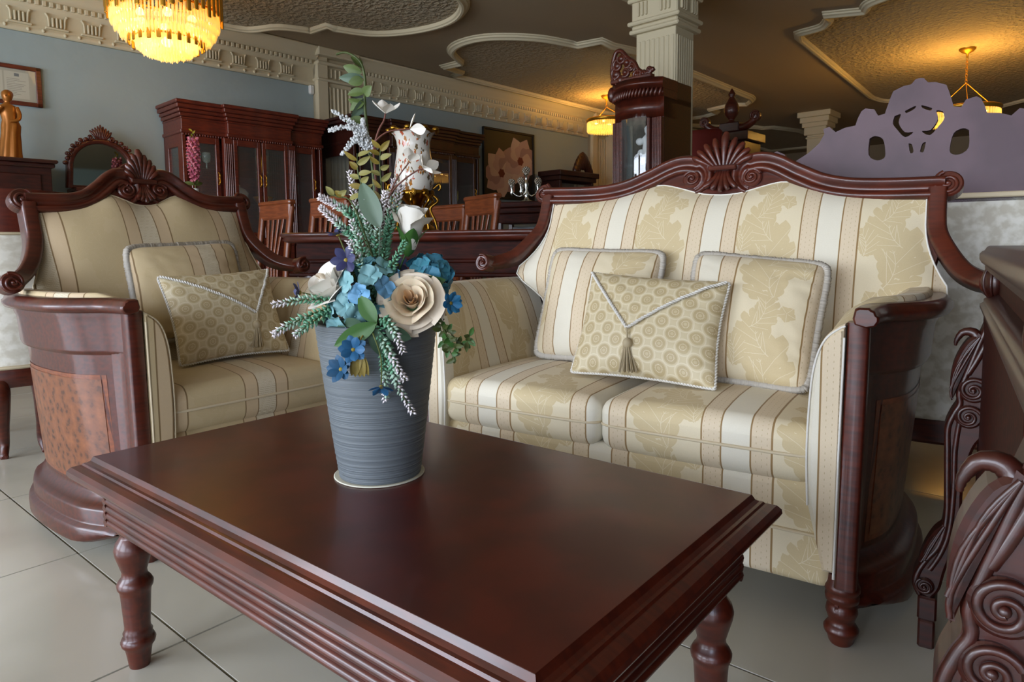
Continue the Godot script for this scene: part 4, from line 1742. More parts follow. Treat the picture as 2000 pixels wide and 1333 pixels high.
func build_bouquet() -> void:
	var gstem := solid(Color(0.25, 0.30, 0.12), 0.6)
	var green := solid(Color(0.20, 0.36, 0.13), 0.55)
	var dgreen := solid(Color(0.22, 0.33, 0.24), 0.6)
	var mint := solid(Color(0.42, 0.64, 0.51), 0.6)
	var pale := solid(Color(0.66, 0.77, 0.69), 0.6)
	var frost := solid(Color(0.86, 0.83, 0.84), 0.6)
	var olive := solid(Color(0.50, 0.43, 0.15), 0.6)
	var sage := solid(Color(0.34, 0.42, 0.35), 0.55)
	for m in [green, dgreen, mint, pale, frost, olive, sage]:
		m.backlight_enabled = true
		m.backlight = Color(0.10, 0.12, 0.08)
	var foot := Vector3(-0.236, 0.66, -1.16)
	# ---- frosted lavender sprigs
	var sp := [
		[[-0.236, 0.718, -1.16, -0.243, 0.816, -1.15, -0.267, 0.881, -1.14, -0.294, 0.902, -1.13, -0.317, 0.914, -1.12], 1.0, "frosted lavender sprig leaning far left, upper of the two above the purple blossom"],
		[[-0.236, 0.727, -1.16, -0.244, 0.833, -1.17, -0.265, 0.887, -1.17, -0.278, 0.962, -1.17], 1.0, "tall frosted lavender sprig standing at the left edge of the upright group"],
		[[-0.234, 0.719, -1.15, -0.255, 0.833, -1.12, -0.279, 0.867, -1.1, -0.308, 0.896, -1.09], 1.0, "frosted lavender sprig leaning far left, lower of the two above the purple blossom"],
		[[-0.238, 0.745, -1.15, -0.243, 0.816, -1.11, -0.258, 0.874, -1.09], 0.7, "short frosted sprig between the left leaning sprigs and the big grey leaf"],
		[[-0.236, 0.736, -1.16, -0.236, 0.833, -1.13, -0.244, 0.907, -1.12], 0.8, "upright frosted sprig directly below the tip of the big grey leaf"],
		[[-0.231, 0.736, -1.16, -0.224, 0.842, -1.12, -0.205, 0.921, -1.11], 1.0, "frosted sprig in the middle leaning slightly right over the main stem"],
		[[-0.227, 0.736, -1.16, -0.216, 0.833, -1.15, -0.198, 0.885, -1.14, -0.184, 0.934, -1.14], 0.8, "frosted sprig just left of the white rosebud in front of the porcelain vase"],
		[[-0.231, 0.743, -1.18, -0.221, 0.851, -1.2, -0.208, 0.951, -1.21], 0.8, "pale sprig at the back behind the main stem"],
		[[-0.232, 0.729, -1.14, -0.237, 0.783, -1.09, -0.258, 0.841, -1.07], 0.7, "short pale sprig right beside the purple blossom"],
		[[-0.223, 0.729, -1.14, -0.2, 0.791, -1.1, -0.172, 0.839, -1.09], 0.1, "plain green sprig below the white rosebud"],
		[[-0.283, 0.739, -1.1, -0.331, 0.747, -1.08, -0.383, 0.74, -1.07], 0.8, "frosted sprig pointing straight left, top one of three beside the vase rim"],
		[[-0.287, 0.733, -1.1, -0.338, 0.716, -1.06, -0.374, 0.696, -1.04], 0.8, "frosted sprig drooping left, middle one of three beside the vase rim"],
		[[-0.291, 0.729, -1.1, -0.318, 0.712, -1.06, -0.343, 0.693, -1.05], 0.6, "frosted sprig drooping left, lowest one of three beside the vase rim"],
		[[-0.212, 0.717, -1.07, -0.188, 0.705, -1.04, -0.169, 0.667, -1.030], 1.0, "short frosted sprig hanging over the rim under the large cream rose"],
		[[-0.22, 0.71, -1.07, -0.197, 0.673, -1.04, -0.168, 0.622, -1.035], 1.0, "frosted sprig hanging down the vase, second longest of the hanging ones"],
		[[-0.216, 0.702, -1.07, -0.191, 0.656, -1.045, -0.184, 0.614, -1.05, -0.16, 0.565, -1.055], 0.8, "longest frosted sprig hanging down the front of the grey vase"],
		[[-0.207, 0.685, -1.07, -0.202, 0.639, -1.05, -0.205, 0.584, -1.062], 0.7, "frosted sprig hanging straight down behind the small blue flower"],
	]
	var rg := RandomNumberGenerator.new()
	rg.seed = 12
	for e in sp:
		sprig(e[2], v3s(e[0]), e[1], foot, [gstem, mint, pale, frost], rg)
	# ---- roses
	var cream := solid(Color(0.86, 0.79, 0.68), 0.6)
	cream.subsurf_scatter_enabled = true
	cream.subsurf_scatter_strength = 0.15
	cream.backlight_enabled = true
	cream.backlight = Color(0.25, 0.2, 0.15)
	var white := solid(Color(0.90, 0.88, 0.84), 0.6)
	white.backlight_enabled = true
	white.backlight = Color(0.25, 0.24, 0.22)
	var warm := solid(Color(0.87, 0.74, 0.58), 0.6)
	warm.backlight_enabled = true
	warm.backlight = Color(0.2, 0.15, 0.1)
	var lightc := solid(Color(0.90, 0.84, 0.75), 0.6)
	rose("large open cream rose at the front right of the vase rim", Vector3(-0.164, 0.742, -1.085), Vector3(0.04, 0.42, 1.0), 0.050, [warm, warm, cream, cream, cream, lightc, lightc], foot, 3)
	rose("cream white rose at the left of the bouquet facing left", Vector3(-0.300, 0.766, -1.115), Vector3(-0.62, 0.75, 0.45), 0.051, [lightc, white, white, white, white, white, white], foot, 8)
	rosebud(white, green, foot)
	# ---- hydrangeas
	var teal := solid(Color(0.36, 0.58, 0.64), 0.6)
	var teal2 := solid(Color(0.46, 0.64, 0.66), 0.6)
	var blue := solid(Color(0.38, 0.58, 0.72), 0.6)
	hydrangea("blue hydrangea head in the centre between the two cream roses", Vector3(-0.232, 0.765, -1.105), 0.046, 20, [teal, blue, teal2], foot, 2)
	hydrangea("teal hydrangea head behind the large cream rose at right", Vector3(-0.142, 0.782, -1.16), 0.034, 16, [solid(Color(0.28, 0.56, 0.64), 0.6), solid(Color(0.25, 0.50, 0.60), 0.6)], foot, 5)
	hydrangea("blue green hydrangea head at the left front of the vase rim", Vector3(-0.268, 0.722, -1.10), 0.036, 14, [teal2, teal, teal2], foot, 7)
	# ---- small blue daisies and purple blossoms
	var db := solid(Color(0.14, 0.36, 0.52), 0.55)
	var db2 := solid(Color(0.10, 0.29, 0.42), 0.55)
	var pu := solid(Color(0.18, 0.19, 0.35), 0.55)
	var yel := solid(Color(0.55, 0.48, 0.15), 0.6)
	daisy("upper of two bright blue daisies hanging at the left front of the vase", Vector3(-0.247, 0.672, -1.030), Vector3(0.1, 0.25, 1.0), 0.024, 10, db, yel, [Vector3(-0.226, 0.70, -1.05)], foot)
	daisy("lower of two bright blue daisies hanging at the left front of the vase", Vector3(-0.267, 0.641, -1.032), Vector3(-0.35, 0.3, 1.0), 0.024, 10, db2, yel, [Vector3(-0.24, 0.69, -1.04)], foot)
	daisy("small blue daisy hanging face down in the middle of the vase", Vector3(-0.207, 0.612, -1.040), Vector3(0.05, -0.9, 0.45), 0.021, 9, db, yel, [Vector3(-0.206, 0.66, -1.035), Vector3(-0.222, 0.70, -1.05)], foot)
	daisy("bright blue ruffled flower at the right edge of the bouquet", Vector3(-0.101, 0.738, -1.09), Vector3(0.8, 0.15, 0.9), 0.021, 12, solid(Color(0.14, 0.42, 0.58), 0.55), yel, [Vector3(-0.15, 0.72, -1.12)], foot)
	daisy("purple blue blossom facing forward above the left cream rose", Vector3(-0.266, 0.810, -1.080), Vector3(-0.15, 0.2, 1.0), 0.026, 6, pu, yel, [Vector3(-0.25, 0.76, -1.10)], foot)
	daisy("dark purple blossom seen from the side at far left", Vector3(-0.348, 0.757, -1.10), Vector3(-0.95, 0.1, 0.25), 0.021, 6, pu, yel, [Vector3(-0.31, 0.745, -1.12)], foot)
	daisy("flat dark purple blossom seen edge on above the forward facing one", Vector3(-0.283, 0.851, -1.10), Vector3(-0.35, 0.93, 0.15), 0.021, 6, pu, yel, [Vector3(-0.262, 0.79, -1.11)], foot)
	daisy("dark purple blossom half hidden behind the grey green leaf at centre right", Vector3(-0.200, 0.799, -1.17), Vector3(0.5, 0.3, 0.8), 0.020, 6, pu, yel, [Vector3(-0.21, 0.76, -1.17)], foot)
	# ---- leaves
	leaf("bright green serrated leaf upright in front of the blue hydrangea", [-0.214, 0.712, -1.05], [-0.246, 0.757, -1.055], 0.013, green, foot)
	leaf("long green leaf hanging left over the vase rim", [-0.212, 0.712, -1.04], [-0.284, 0.674, -1.035], 0.014, green, foot)
	leaf("dark green leaf hanging down the middle of the vase", [-0.222, 0.705, -1.047], [-0.199, 0.652, -1.042], 0.013, dgreen, foot)
	leaf("small green leaf above the large cream rose at right", [-0.165, 0.760, -1.115], [-0.112, 0.775, -1.10], 0.015, green, foot)
	leaf("grey green oval leaf behind the centre hydrangea", [-0.199, 0.768, -1.13], [-0.218, 0.812, -1.13], 0.014, dgreen, foot)
	leaf("big smooth grey green leaf standing high in the middle", [-0.214, 0.862, -1.10], [-0.252, 0.944, -1.11], 0.017, sage, foot)
	leaf("small dark leaf lying under the large cream rose", [-0.20, 0.70, -1.05], [-0.16, 0.685, -1.045], 0.012, dgreen, foot)
	leaf("dark green leaf beneath the left front hydrangea", [-0.235, 0.705, -1.06], [-0.285, 0.700, -1.06], 0.016, dgreen, foot)
	# ---- tall drooping vine
	var vine := flower("eucalyptus_vine", "tall thin vine with round grey green leaves arching left at its tip", foot)
	var vp := curve3(v3s([-0.229, 0.66, -1.17, -0.229, 0.815, -1.17, -0.234, 0.886, -1.17, -0.238, 0.965, -1.17, -0.245, 1.026, -1.17, -0.249, 1.078, -1.17, -0.247, 1.112, -1.17, -0.251, 1.138, -1.17, -0.262, 1.153, -1.17, -0.279, 1.161, -1.17, -0.295, 1.158, -1.17]), 5)
	stem(vine, vp, 0.0032, 0.0018, gstem, foot)
	for e in [[-0.252, 1.128, -0.285, 1.136, 0], [-0.25, 1.12, -0.292, 1.115, 1], [-0.25, 1.115, -0.262, 1.112, 0], [-0.248, 1.095, -0.278, 1.094, 0], [-0.249, 1.09, -0.246, 1.092, 0], [-0.248, 1.082, -0.275, 1.066, 0], [-0.248, 1.075, -0.278, 1.078, 0], [-0.247, 1.085, -0.268, 1.046, 1], [-0.249, 1.045, -0.282, 1.050, 0], [-0.248, 1.04, -0.272, 1.012, 1], [-0.252, 1.135, -0.262, 1.15, 0]]:
		var a := Vector3(e[0], e[1], -1.17)
		var b := Vector3(e[2], e[3], -1.165)
		var lm := leaf_mesh(maxf((b - a).length(), 0.026), 0.0085, 0.5)
		put(vine, "leaf", lm, sage if e[4] == 1 else solid(Color(0.30, 0.37, 0.17), 0.6), _rel(facing(a, b - a, rg.randf_range(-0.9, 0.9)), foot))
	# ---- frothy white plumes
	var beads := solid(Color(0.74, 0.75, 0.75), 0.6)
	var ast := flower("astilbe_plume", "grey white frothy plume of tiny beads high at the left", foot)
	stem(ast, curve3(v3s([-0.232, 0.66, -1.165, -0.23, 0.85, -1.165, -0.236, 0.964, -1.16, -0.245, 0.999, -1.16, -0.253, 1.03, -1.16]), 5), 0.0022, 0.0012, gstem, foot)
	for e in [[-0.248, 1.005, -1.16, -0.256, 1.032, -1.158, -0.302, 1.062, -1.155, 0.0115], [-0.250, 1.018, -1.16, -0.272, 1.034, -1.152, -0.307, 1.027, -1.15, 0.0105], [-0.238, 1.0, -1.155, -0.258, 1.014, -1.148, -0.285, 0.986, -1.145, 0.0115], [-0.236, 0.995, -1.16, -0.25, 1.03, -1.16, -0.25, 1.048, -1.16, 0.010]]:
		var pl := M.new()
		var cv := curve3([Vector3(e[0], e[1], e[2]), Vector3(e[3], e[4], e[5]), Vector3(e[6], e[7], e[8])], 10)
		for i in 190:
			var t := rg.randf()
			var p: Vector3 = cv[int(t * (cv.size() - 1))]
			var r: float = e[9] * (1.0 - 0.75 * t) * sqrt(rg.randf())
			var d := Vector3(rg.randf_range(-1, 1), rg.randf_range(-1, 1), rg.randf_range(-1, 1)).normalized()
			pl.ball(p + d * r - foot, Vector3.ONE * rg.randf_range(0.0015, 0.0026), 6, 4)
		put(ast, "plume", pl, beads)
	# ---- magnolia branch with small white blossoms
	var mg := flower("blossom_branch", "pinkish brown branch with small white blossoms reaching right over the porcelain vase", foot)
	var brown := solid(Color(0.38, 0.20, 0.15), 0.6)
	stem(mg, curve3(v3s([-0.227, 0.66, -1.15, -0.227, 0.877, -1.15, -0.23, 0.963, -1.15, -0.231, 0.997, -1.15, -0.222, 1.027, -1.15, -0.213, 1.043, -1.15, -0.21, 1.055, -1.15]), 5), 0.0026, 0.0014, brown, foot)
	stem(mg, curve3(v3s([-0.228, 0.995, -1.15, -0.225, 1.008, -1.14, -0.207, 1.022, -1.14, -0.186, 1.026, -1.14, -0.168, 1.027, -1.14]), 5), 0.0016, 0.0012, brown, foot)
	stem(mg, curve3(v3s([-0.227, 0.84, -1.15, -0.217, 0.884, -1.13, -0.199, 0.922, -1.13, -0.177, 0.943, -1.13, -0.156, 0.957, -1.13, -0.145, 0.96, -1.13]), 5), 0.0018, 0.0012, brown, foot)
	stem(mg, curve3(v3s([-0.21, 0.90, -1.13, -0.195, 0.935, -1.13, -0.181, 0.956, -1.13, -0.168, 0.972, -1.13]), 5), 0.0015, 0.001, brown, foot)
	for e in [[-0.21, 1.055, -1.15, 0.15, 1.0, 0.3, 4], [-0.168, 1.027, -1.14, 0.7, 0.25, -0.3, 3], [-0.145, 0.96, -1.13, 0.75, 0.55, 0.35, 5], [-0.168, 0.972, -1.13, 0.3, 0.9, 0.2, 2]]:
		var bl := M.new()
		for k in int(e[6]):
			var a := TAU * k / float(e[6]) + 0.5
			var pm := leaf_mesh(0.030, 0.0095, -0.5, 0.3, 0.9)
			var tf := Transform3D(Basis(Vector3.UP, a), Vector3.ZERO) * Transform3D(Basis(Vector3.RIGHT, 0.62), Vector3(0, 0.0, 0.001))
			for i in pm.v.size():
				pm.v[i] = tf * pm.v[i]
				pm.n[i] = tf.basis * pm.n[i]
			_join(bl, pm)
		put(mg, "blossom", bl, white, _rel(facing(Vector3(e[0], e[1], e[2]), Vector3(e[3], e[4], e[5])), foot))
	# ---- olive leaf branch
	var ol := flower("olive_branch", "branch with small yellow brown leaves below the frothy plume", foot)
	var oa := curve3(v3s([-0.229, 0.66, -1.14, -0.224, 0.859, -1.14, -0.218, 0.919, -1.14, -0.22, 0.97, -1.14, -0.217, 1.0, -1.14]), 5)
	var ob := curve3(v3s([-0.226, 0.82, -1.13, -0.242, 0.91, -1.13, -0.254, 0.952, -1.13, -0.255, 0.986, -1.13]), 5)
	var oc := curve3(v3s([-0.227, 0.80, -1.12, -0.262, 0.901, -1.12, -0.287, 0.914, -1.12, -0.299, 0.918, -1.12]), 5)
	for br in [[oa, 12], [ob, 9], [oc, 4]]:
		stem(ol, br[0], 0.0018, 0.0009, gstem, foot)
		var cv: Array = br[0]
		for k in int(br[1]):
			var t := 0.45 + 0.55 * k / float(br[1])
			var p: Vector3 = cv[int(t * (cv.size() - 1))]
			var sg := 1.0 if k % 2 == 0 else -1.0
			var d := Vector3(sg * rg.randf_range(0.5, 1.0), rg.randf_range(0.1, 0.9), rg.randf_range(0.0, 0.6))
			put(ol, "leaf", leaf_mesh(rg.randf_range(0.017, 0.026), 0.0048, 0.4), olive if rg.randf() < 0.6 else solid(Color(0.55, 0.53, 0.30), 0.6), _rel(facing(p, d, rg.randf_range(-0.8, 0.8)), foot))
	# ---- thin main stem of the cluster and the rusty green sprigs at right
	for e in [[[-0.15, 0.70, -1.12, -0.133, 0.729, -1.12, -0.109, 0.698, -1.09, -0.08, 0.672, -1.08, -0.069, 0.685, -1.08], "small olive green sprig with buds, uppermost at the right of the rim"], [[-0.15, 0.70, -1.12, -0.129, 0.721, -1.12, -0.113, 0.683, -1.08, -0.092, 0.646, -1.07], "feathery olive green sprig hanging lowest at the right of the rim"], [[-0.15, 0.70, -1.12, -0.129, 0.715, -1.11, -0.104, 0.685, -1.075, -0.087, 0.665, -1.07], "small olive green sprig with buds between the two others at the right of the rim"]]:
		var o := flower("olive_sprig", e[1], foot, "olive sprigs at the right of the rim")
		var cv := curve3(v3s(e[0]), 8)
		stem(o, cv, 0.0014, 0.0008, gstem, foot)
		for k in 22:
			var t := 0.35 + 0.65 * k / 21.0
			var p: Vector3 = cv[int(t * (cv.size() - 1))]
			var d := Vector3(rg.randf_range(-1, 1), rg.randf_range(-0.9, 0.5), rg.randf_range(-0.2, 0.9))
			put(o, "leaf", leaf_mesh(rg.randf_range(0.010, 0.018), 0.0036, 0.3), solid(Color(0.24, 0.28, 0.10), 0.6) if k % 3 else green, _rel(facing(p, d), foot))
	var dn := flower("drooping_flower", "faded yellow brown flower hanging between the blue daisies", foot)
	stem(dn, curve3(v3s([-0.23, 0.70, -1.06, -0.235, 0.69, -1.035, -0.240, 0.672, -1.030, -0.241, 0.665, -1.030]), 5), 0.0012, 0.0012, olive, foot)
	for k in 5:
		put(dn, "petal", leaf_mesh(0.040, 0.007, 0.3), olive, _rel(facing(Vector3(-0.239, 0.668, -1.032), Vector3(-0.35 + 0.18 * k, -1.0, 0.10 + 0.05 * (k % 2))), foot))

func _rel(t: Transform3D, foot: Vector3) -> Transform3D:
	return Transform3D(t.basis, t.origin - foot)

func _join(a: M, b: M) -> void:
	var base := a.v.size()
	a.v.append_array(b.v)
	a.n.append_array(b.n)
	a.uv.append_array(b.uv)
	for i in b.ix:
		a.ix.append(base + i)

func stem(o: Node3D, path: Array, r0: float, r1: float, m: Material, foot: Vector3) -> void:
	var st := M.new()
	var rad := []
	var rel := []
	for i in path.size():
		rad.append(lerpf(r0, r1, float(i) / (path.size() - 1)))
		rel.append(path[i] - foot)
	st.tube(rel, rad, 6)
	put(o, "stem", st, m)

func sprig(label: String, pts: Array, white: float, foot: Vector3, ms: Array, rg: RandomNumberGenerator) -> void:
	var o := flower("lavender_sprig", label, foot, "frosted lavender sprigs in the vase")
	var cv := curve3(pts, 14)
	var full := curve3([foot + (pts[0] - foot) * 0.5] + pts, 10)
	stem(o, full, 0.0016, 0.0009, ms[0], foot)
	var mm := [M.new(), M.new(), M.new()]
	var len := 0.0
	for i in cv.size() - 1:
		len += (cv[i + 1] - cv[i]).length()
	var cnt := int(minf(len, 0.17) / 0.0016)
	var start := maxf(0.12, 1.0 - 0.15 / len)
	for k in cnt:
		var t := lerpf(start, 0.995, k / float(cnt))
		var fi := t * (cv.size() - 1)
		var i := mini(int(fi), cv.size() - 2)
		var p: Vector3 = cv[i].lerp(cv[i + 1], fi - i)
		var d: Vector3 = (cv[i + 1] - cv[i]).normalized()
		var x := d.cross(Vector3(0.2, 0.1, 1)).normalized()
		var y := d.cross(x).normalized()
		var a := k * 2.4 + rg.randf_range(-0.3, 0.3)
		var side := x * cos(a) + y * sin(a)
		var tt := (t - start) / (1.0 - start)
		var ln := lerpf(0.0135, 0.0075, tt) * rg.randf_range(0.85, 1.15)
		var dir := (d * 0.75 + side).normalized()
		var which := 0
		var f := tt * 1.1 * white + rg.randf_range(-0.16, 0.16)
		if f > 0.60:
			which = 2
		elif f > 0.36:
			which = 1
		bud(mm[which], p + side * 0.001 - foot, dir, ln, ln * 0.30, side.cross(d))
	for i in 3:
		if mm[i].v.size():
			put(o, ["needles", "pale_needles", "frosted_tip"][i], mm[i], ms[i + 1])

func bud(m: M, p: Vector3, d: Vector3, ln: float, w: float, x: Vector3) -> void:
	x = x.normalized()
	var y := d.cross(x).normalized()
	var a := p + d * ln * 0.45
	var pv := PackedVector3Array([p, a + x * w, a + y * w * 0.7, a - x * w, a - y * w * 0.7, p + d * ln])
	m.tris(pv, PackedInt32Array([0, 1, 2, 0, 2, 3, 0, 3, 4, 0, 4, 1, 5, 2, 1, 5, 3, 2, 5, 4, 3, 5, 1, 4]), PackedVector2Array(), 0, true)

func petal(r0: float, r1: float, h: float, span: float, curl: float, wav: float) -> M:
	var m := M.new()
	var rows := []
	for j in 11:
		var v := j / 10.0
		var r := PackedVector3Array()
		for i in 13:
			var u := -1.0 + i / 6.0
			var a := u * span * (0.45 + 0.55 * sin(minf(1.0, v * 1.3) * PI * 0.5))
			var edge := 1.0 - 0.22 * pow(absf(u), 3.0)
			var rad := lerpf(r0, r1, pow(v, 0.8)) + curl * pow(maxf(0.0, v - 0.6) / 0.4, 2.0) + wav * sin(u * 5.0) * v
			var y := h * v * edge - curl * 0.55 * pow(maxf(0.0, v - 0.72) / 0.28, 2.0)
			r.append(Vector3(sin(a) * rad, y, cos(a) * rad))
		rows.append(r)
	m.grid(rows, false, false, false, 1)
	return m

func rose(label: String, c: Vector3, dir: Vector3, r: float, ms: Array, foot: Vector3, seed: int) -> void:
	var o := flower("rose", label, foot, "")
	stem(o, curve3([foot, foot.lerp(c, 0.5) - dir.normalized() * 0.01, c - dir.normalized() * r * 0.5], 6), 0.002, 0.002, solid(Color(0.22, 0.30, 0.12), 0.6), foot)
	var rg := RandomNumberGenerator.new()
	rg.seed = seed
	var t := facing(c - dir.normalized() * r * 0.62, dir)
	# rings from the tight centre outward: [count, base radius, lip radius, height, span, curl]
	var rings := [[2, 0.02, 0.10, 1.02, 1.9, 0.0], [3, 0.05, 0.20, 1.04, 1.35, 0.015], [3, 0.08, 0.33, 1.03, 1.25, 0.05], [4, 0.10, 0.48, 0.99, 1.05, 0.08], [5, 0.12, 0.66, 0.90, 0.90, 0.14], [5, 0.14, 0.84, 0.72, 0.88, 0.20], [6, 0.15, 0.98, 0.46, 0.78, 0.22]]
	var off := 0.0
	var ri := -1
	for q in rings:
		ri += 1
		if seed == 8 and ri == 6:                        # the pale rose is less open
			continue
		off += 0.7
		for k in int(q[0]):
			var a: float = TAU * k / q[0] + off + rg.randf_range(-0.15, 0.15)
			var sc := rg.randf_range(0.90, 1.10)
			var pm := petal(q[1] * r, q[2] * r * sc, q[3] * r * 1.15 * sc, q[4], q[5] * r * rg.randf_range(0.7, 1.3), rg.randf_range(-0.03, 0.03) * r)
			put(o, "petal", pm, ms[ri], _rel(t * Transform3D(Basis(Vector3.UP, a) * Basis(Vector3.RIGHT, rg.randf_range(-0.07, 0.10)), Vector3.ZERO), foot))
	var cal := M.new()
	cal.lathe(Vector3.ZERO, [[0.004, -0.012], [0.012, 0.0], [0.016, 0.008]], 12)
	put(o, "calyx", cal, solid(Color(0.22, 0.32, 0.12), 0.6), _rel(t, foot))

func rosebud(m: Material, g: Material, foot: Vector3) -> void:
	var o := flower("rosebud", "half open white rosebud with green sepals right of the sprigs", foot)
	var c := Vector3(-0.176, 0.828, -1.145)
	stem(o, curve3([foot, Vector3(-0.209, 0.727, -1.16), Vector3(-0.197, 0.78, -1.15), c], 6), 0.0018, 0.0016, g, foot)
	var t := facing(c, Vector3(0.18, 1.0, 0.12))
	for q in [[2, 0.10, 0.20, 0.070, 1.7, 0.0, 0.4], [3, 0.22, 0.40, 0.073, 1.4, 0.001, 1.1], [3, 0.28, 0.52, 0.074, 1.3, 0.004, 2.0], [2, 0.34, 0.58, 0.066, 1.1, 0.012, 1.2]]:
		for k in int(q[0]):
			put(o, "petal", petal(q[1] * 0.036, q[2] * 0.040, q[3], q[4], q[5], 0.001), m, _rel(t * Transform3D(Basis(Vector3.UP, TAU * k / q[0] + q[6]), Vector3.ZERO), foot))
	for k in 5:
		var tf := t * Transform3D(Basis(Vector3.UP, TAU * k / 5.0 + 0.3), Vector3.ZERO) * Transform3D(Basis(Vector3.RIGHT, 0.30), Vector3(0, -0.004, 0.008))
		put(o, "sepal", leaf_mesh(0.048, 0.0125, -0.35, -0.3), g, _rel(tf, foot))
	var hip := M.new()
	hip.lathe(Vector3.ZERO, [[0.003, -0.014], [0.010, -0.006], [0.014, 0.006], [0.013, 0.014]], 14)
	put(o, "calyx", hip, g, _rel(t, foot))

func hydrangea(label: String, c: Vector3, r: float, n: int, ms: Array, foot: Vector3, seed: int) -> void:
	var o := flower("hydrangea", label, foot)
	stem(o, curve3([foot, foot.lerp(c, 0.6), c], 5), 0.002, 0.002, solid(Color(0.22, 0.30, 0.12), 0.6), foot)
	var rg := RandomNumberGenerator.new()
	rg.seed = seed
	for k in n:
		# spread over the sphere
		var y := 1.0 - 2.0 * (k + 0.5) / n
		var a := k * 2.39996 + seed
		var d := Vector3(sqrt(1.0 - y * y) * cos(a), y * 0.8 + 0.1, sqrt(1.0 - y * y) * sin(a)).normalized()
		var fl := M.new()
		for q in 4:
			var tf := Transform3D(Basis(Vector3.UP, PI * 0.5 * q + rg.randf_range(-0.2, 0.2)), Vector3.ZERO) * Transform3D(Basis(Vector3.RIGHT, rg.randf_range(0.95, 1.35)), Vector3.ZERO)
			var pm := M.new()
			var rows := []
			var ln := rg.randf_range(0.017, 0.022)
			for j in 7:
				var v := j / 6.0
				var w := ln * 0.62 * pow(sin(PI * (0.08 + 0.84 * v)), 0.7)
				var rr := PackedVector3Array()
				for i in 7:
					var u := -1.0 + i / 3.0
					rr.append(Vector3(u * w, v * ln, 0.002 * sin(u * 3.0 + v * 4.0 + k) + 0.003 * v * v))
				rows.append(rr)
			pm.T = tf
			pm.grid(rows, false, false, false, 1)
			_join(fl, pm)
		fl.ball(Vector3(0, 0.001, 0), Vector3(0.002, 0.002, 0.002), 6, 4)
		put(o, "floret", fl, ms[k % ms.size()], _rel(facing(c + d * r * rg.randf_range(0.78, 1.0), d, rg.randf() * TAU), foot))

func daisy(label: String, c: Vector3, dir: Vector3, r: float, n: int, m: Material, ctr: Material, via: Array, foot: Vector3) -> void:
	var o := flower("daisy", label, foot)
	var d := dir.normalized()
	stem(o, curve3([foot] + [foot.lerp(via[via.size() - 1], 0.8)] + via.duplicate() + [c - d * 0.003] if via.size() == 1 else [foot, via[1], via[0], c - d * 0.003], 6), 0.0013, 0.0012, solid(Color(0.33, 0.36, 0.14), 0.6), foot)
	for k in n:
		var ring := k % 2
		var tf := facing(c, dir) * Transform3D(Basis(Vector3.UP, TAU * k / n), Vector3.ZERO) * Transform3D(Basis(Vector3.RIGHT, 1.05 if ring == 0 else 0.75), Vector3.ZERO)
		put(o, "petal", leaf_mesh(r, r * 0.27, -0.4, 0.2, 1.0), m, _rel(tf, foot))
	var b := M.new()
	b.ball(Vector3(0, 0.001, 0), Vector3(0.004, 0.003, 0.004), 8, 5)
	put(o, "flower_centre", b, ctr, _rel(facing(c, dir), foot))

func leaf(label: String, a: Array, b: Array, w: float, m: Material, foot: Vector3) -> void:
	var p := Vector3(a[0], a[1], a[2])
	var q := Vector3(b[0], b[1], b[2])
	var o := thing("leaf_stem", label, "leaf", Transform3D(Basis.IDENTITY, foot))
	stem(o, curve3([foot, foot.lerp(p, 0.5) + Vector3(0, 0.015, 0), p], 5), 0.0014, 0.0012, m, foot)
	var t := facing(p, q - p)
	put(o, "leaf_blade", leaf_mesh((q - p).length(), w, 0.5), m, _rel(t, foot))

# ---------------------------------------------------------------- the rest of the showroom
func build_background() -> void:
	carved_sofa_back()
	carved_console()
	tub_chair()
	left_corner()
	china_cabinets()
	dining_group()
	far_group()
	curio_cabinet()
	chandeliers()

func bars(m: M, list: Array, b := 0.003) -> void:        # boxes from [x0, y0, z0, x1, y1, z1]
	for e in list:
		var a := Vector3(e[0], e[1], e[2])
		var c := Vector3(e[3], e[4], e[5])
		m.box((a + c) * 0.5, (c - a).abs(), b)

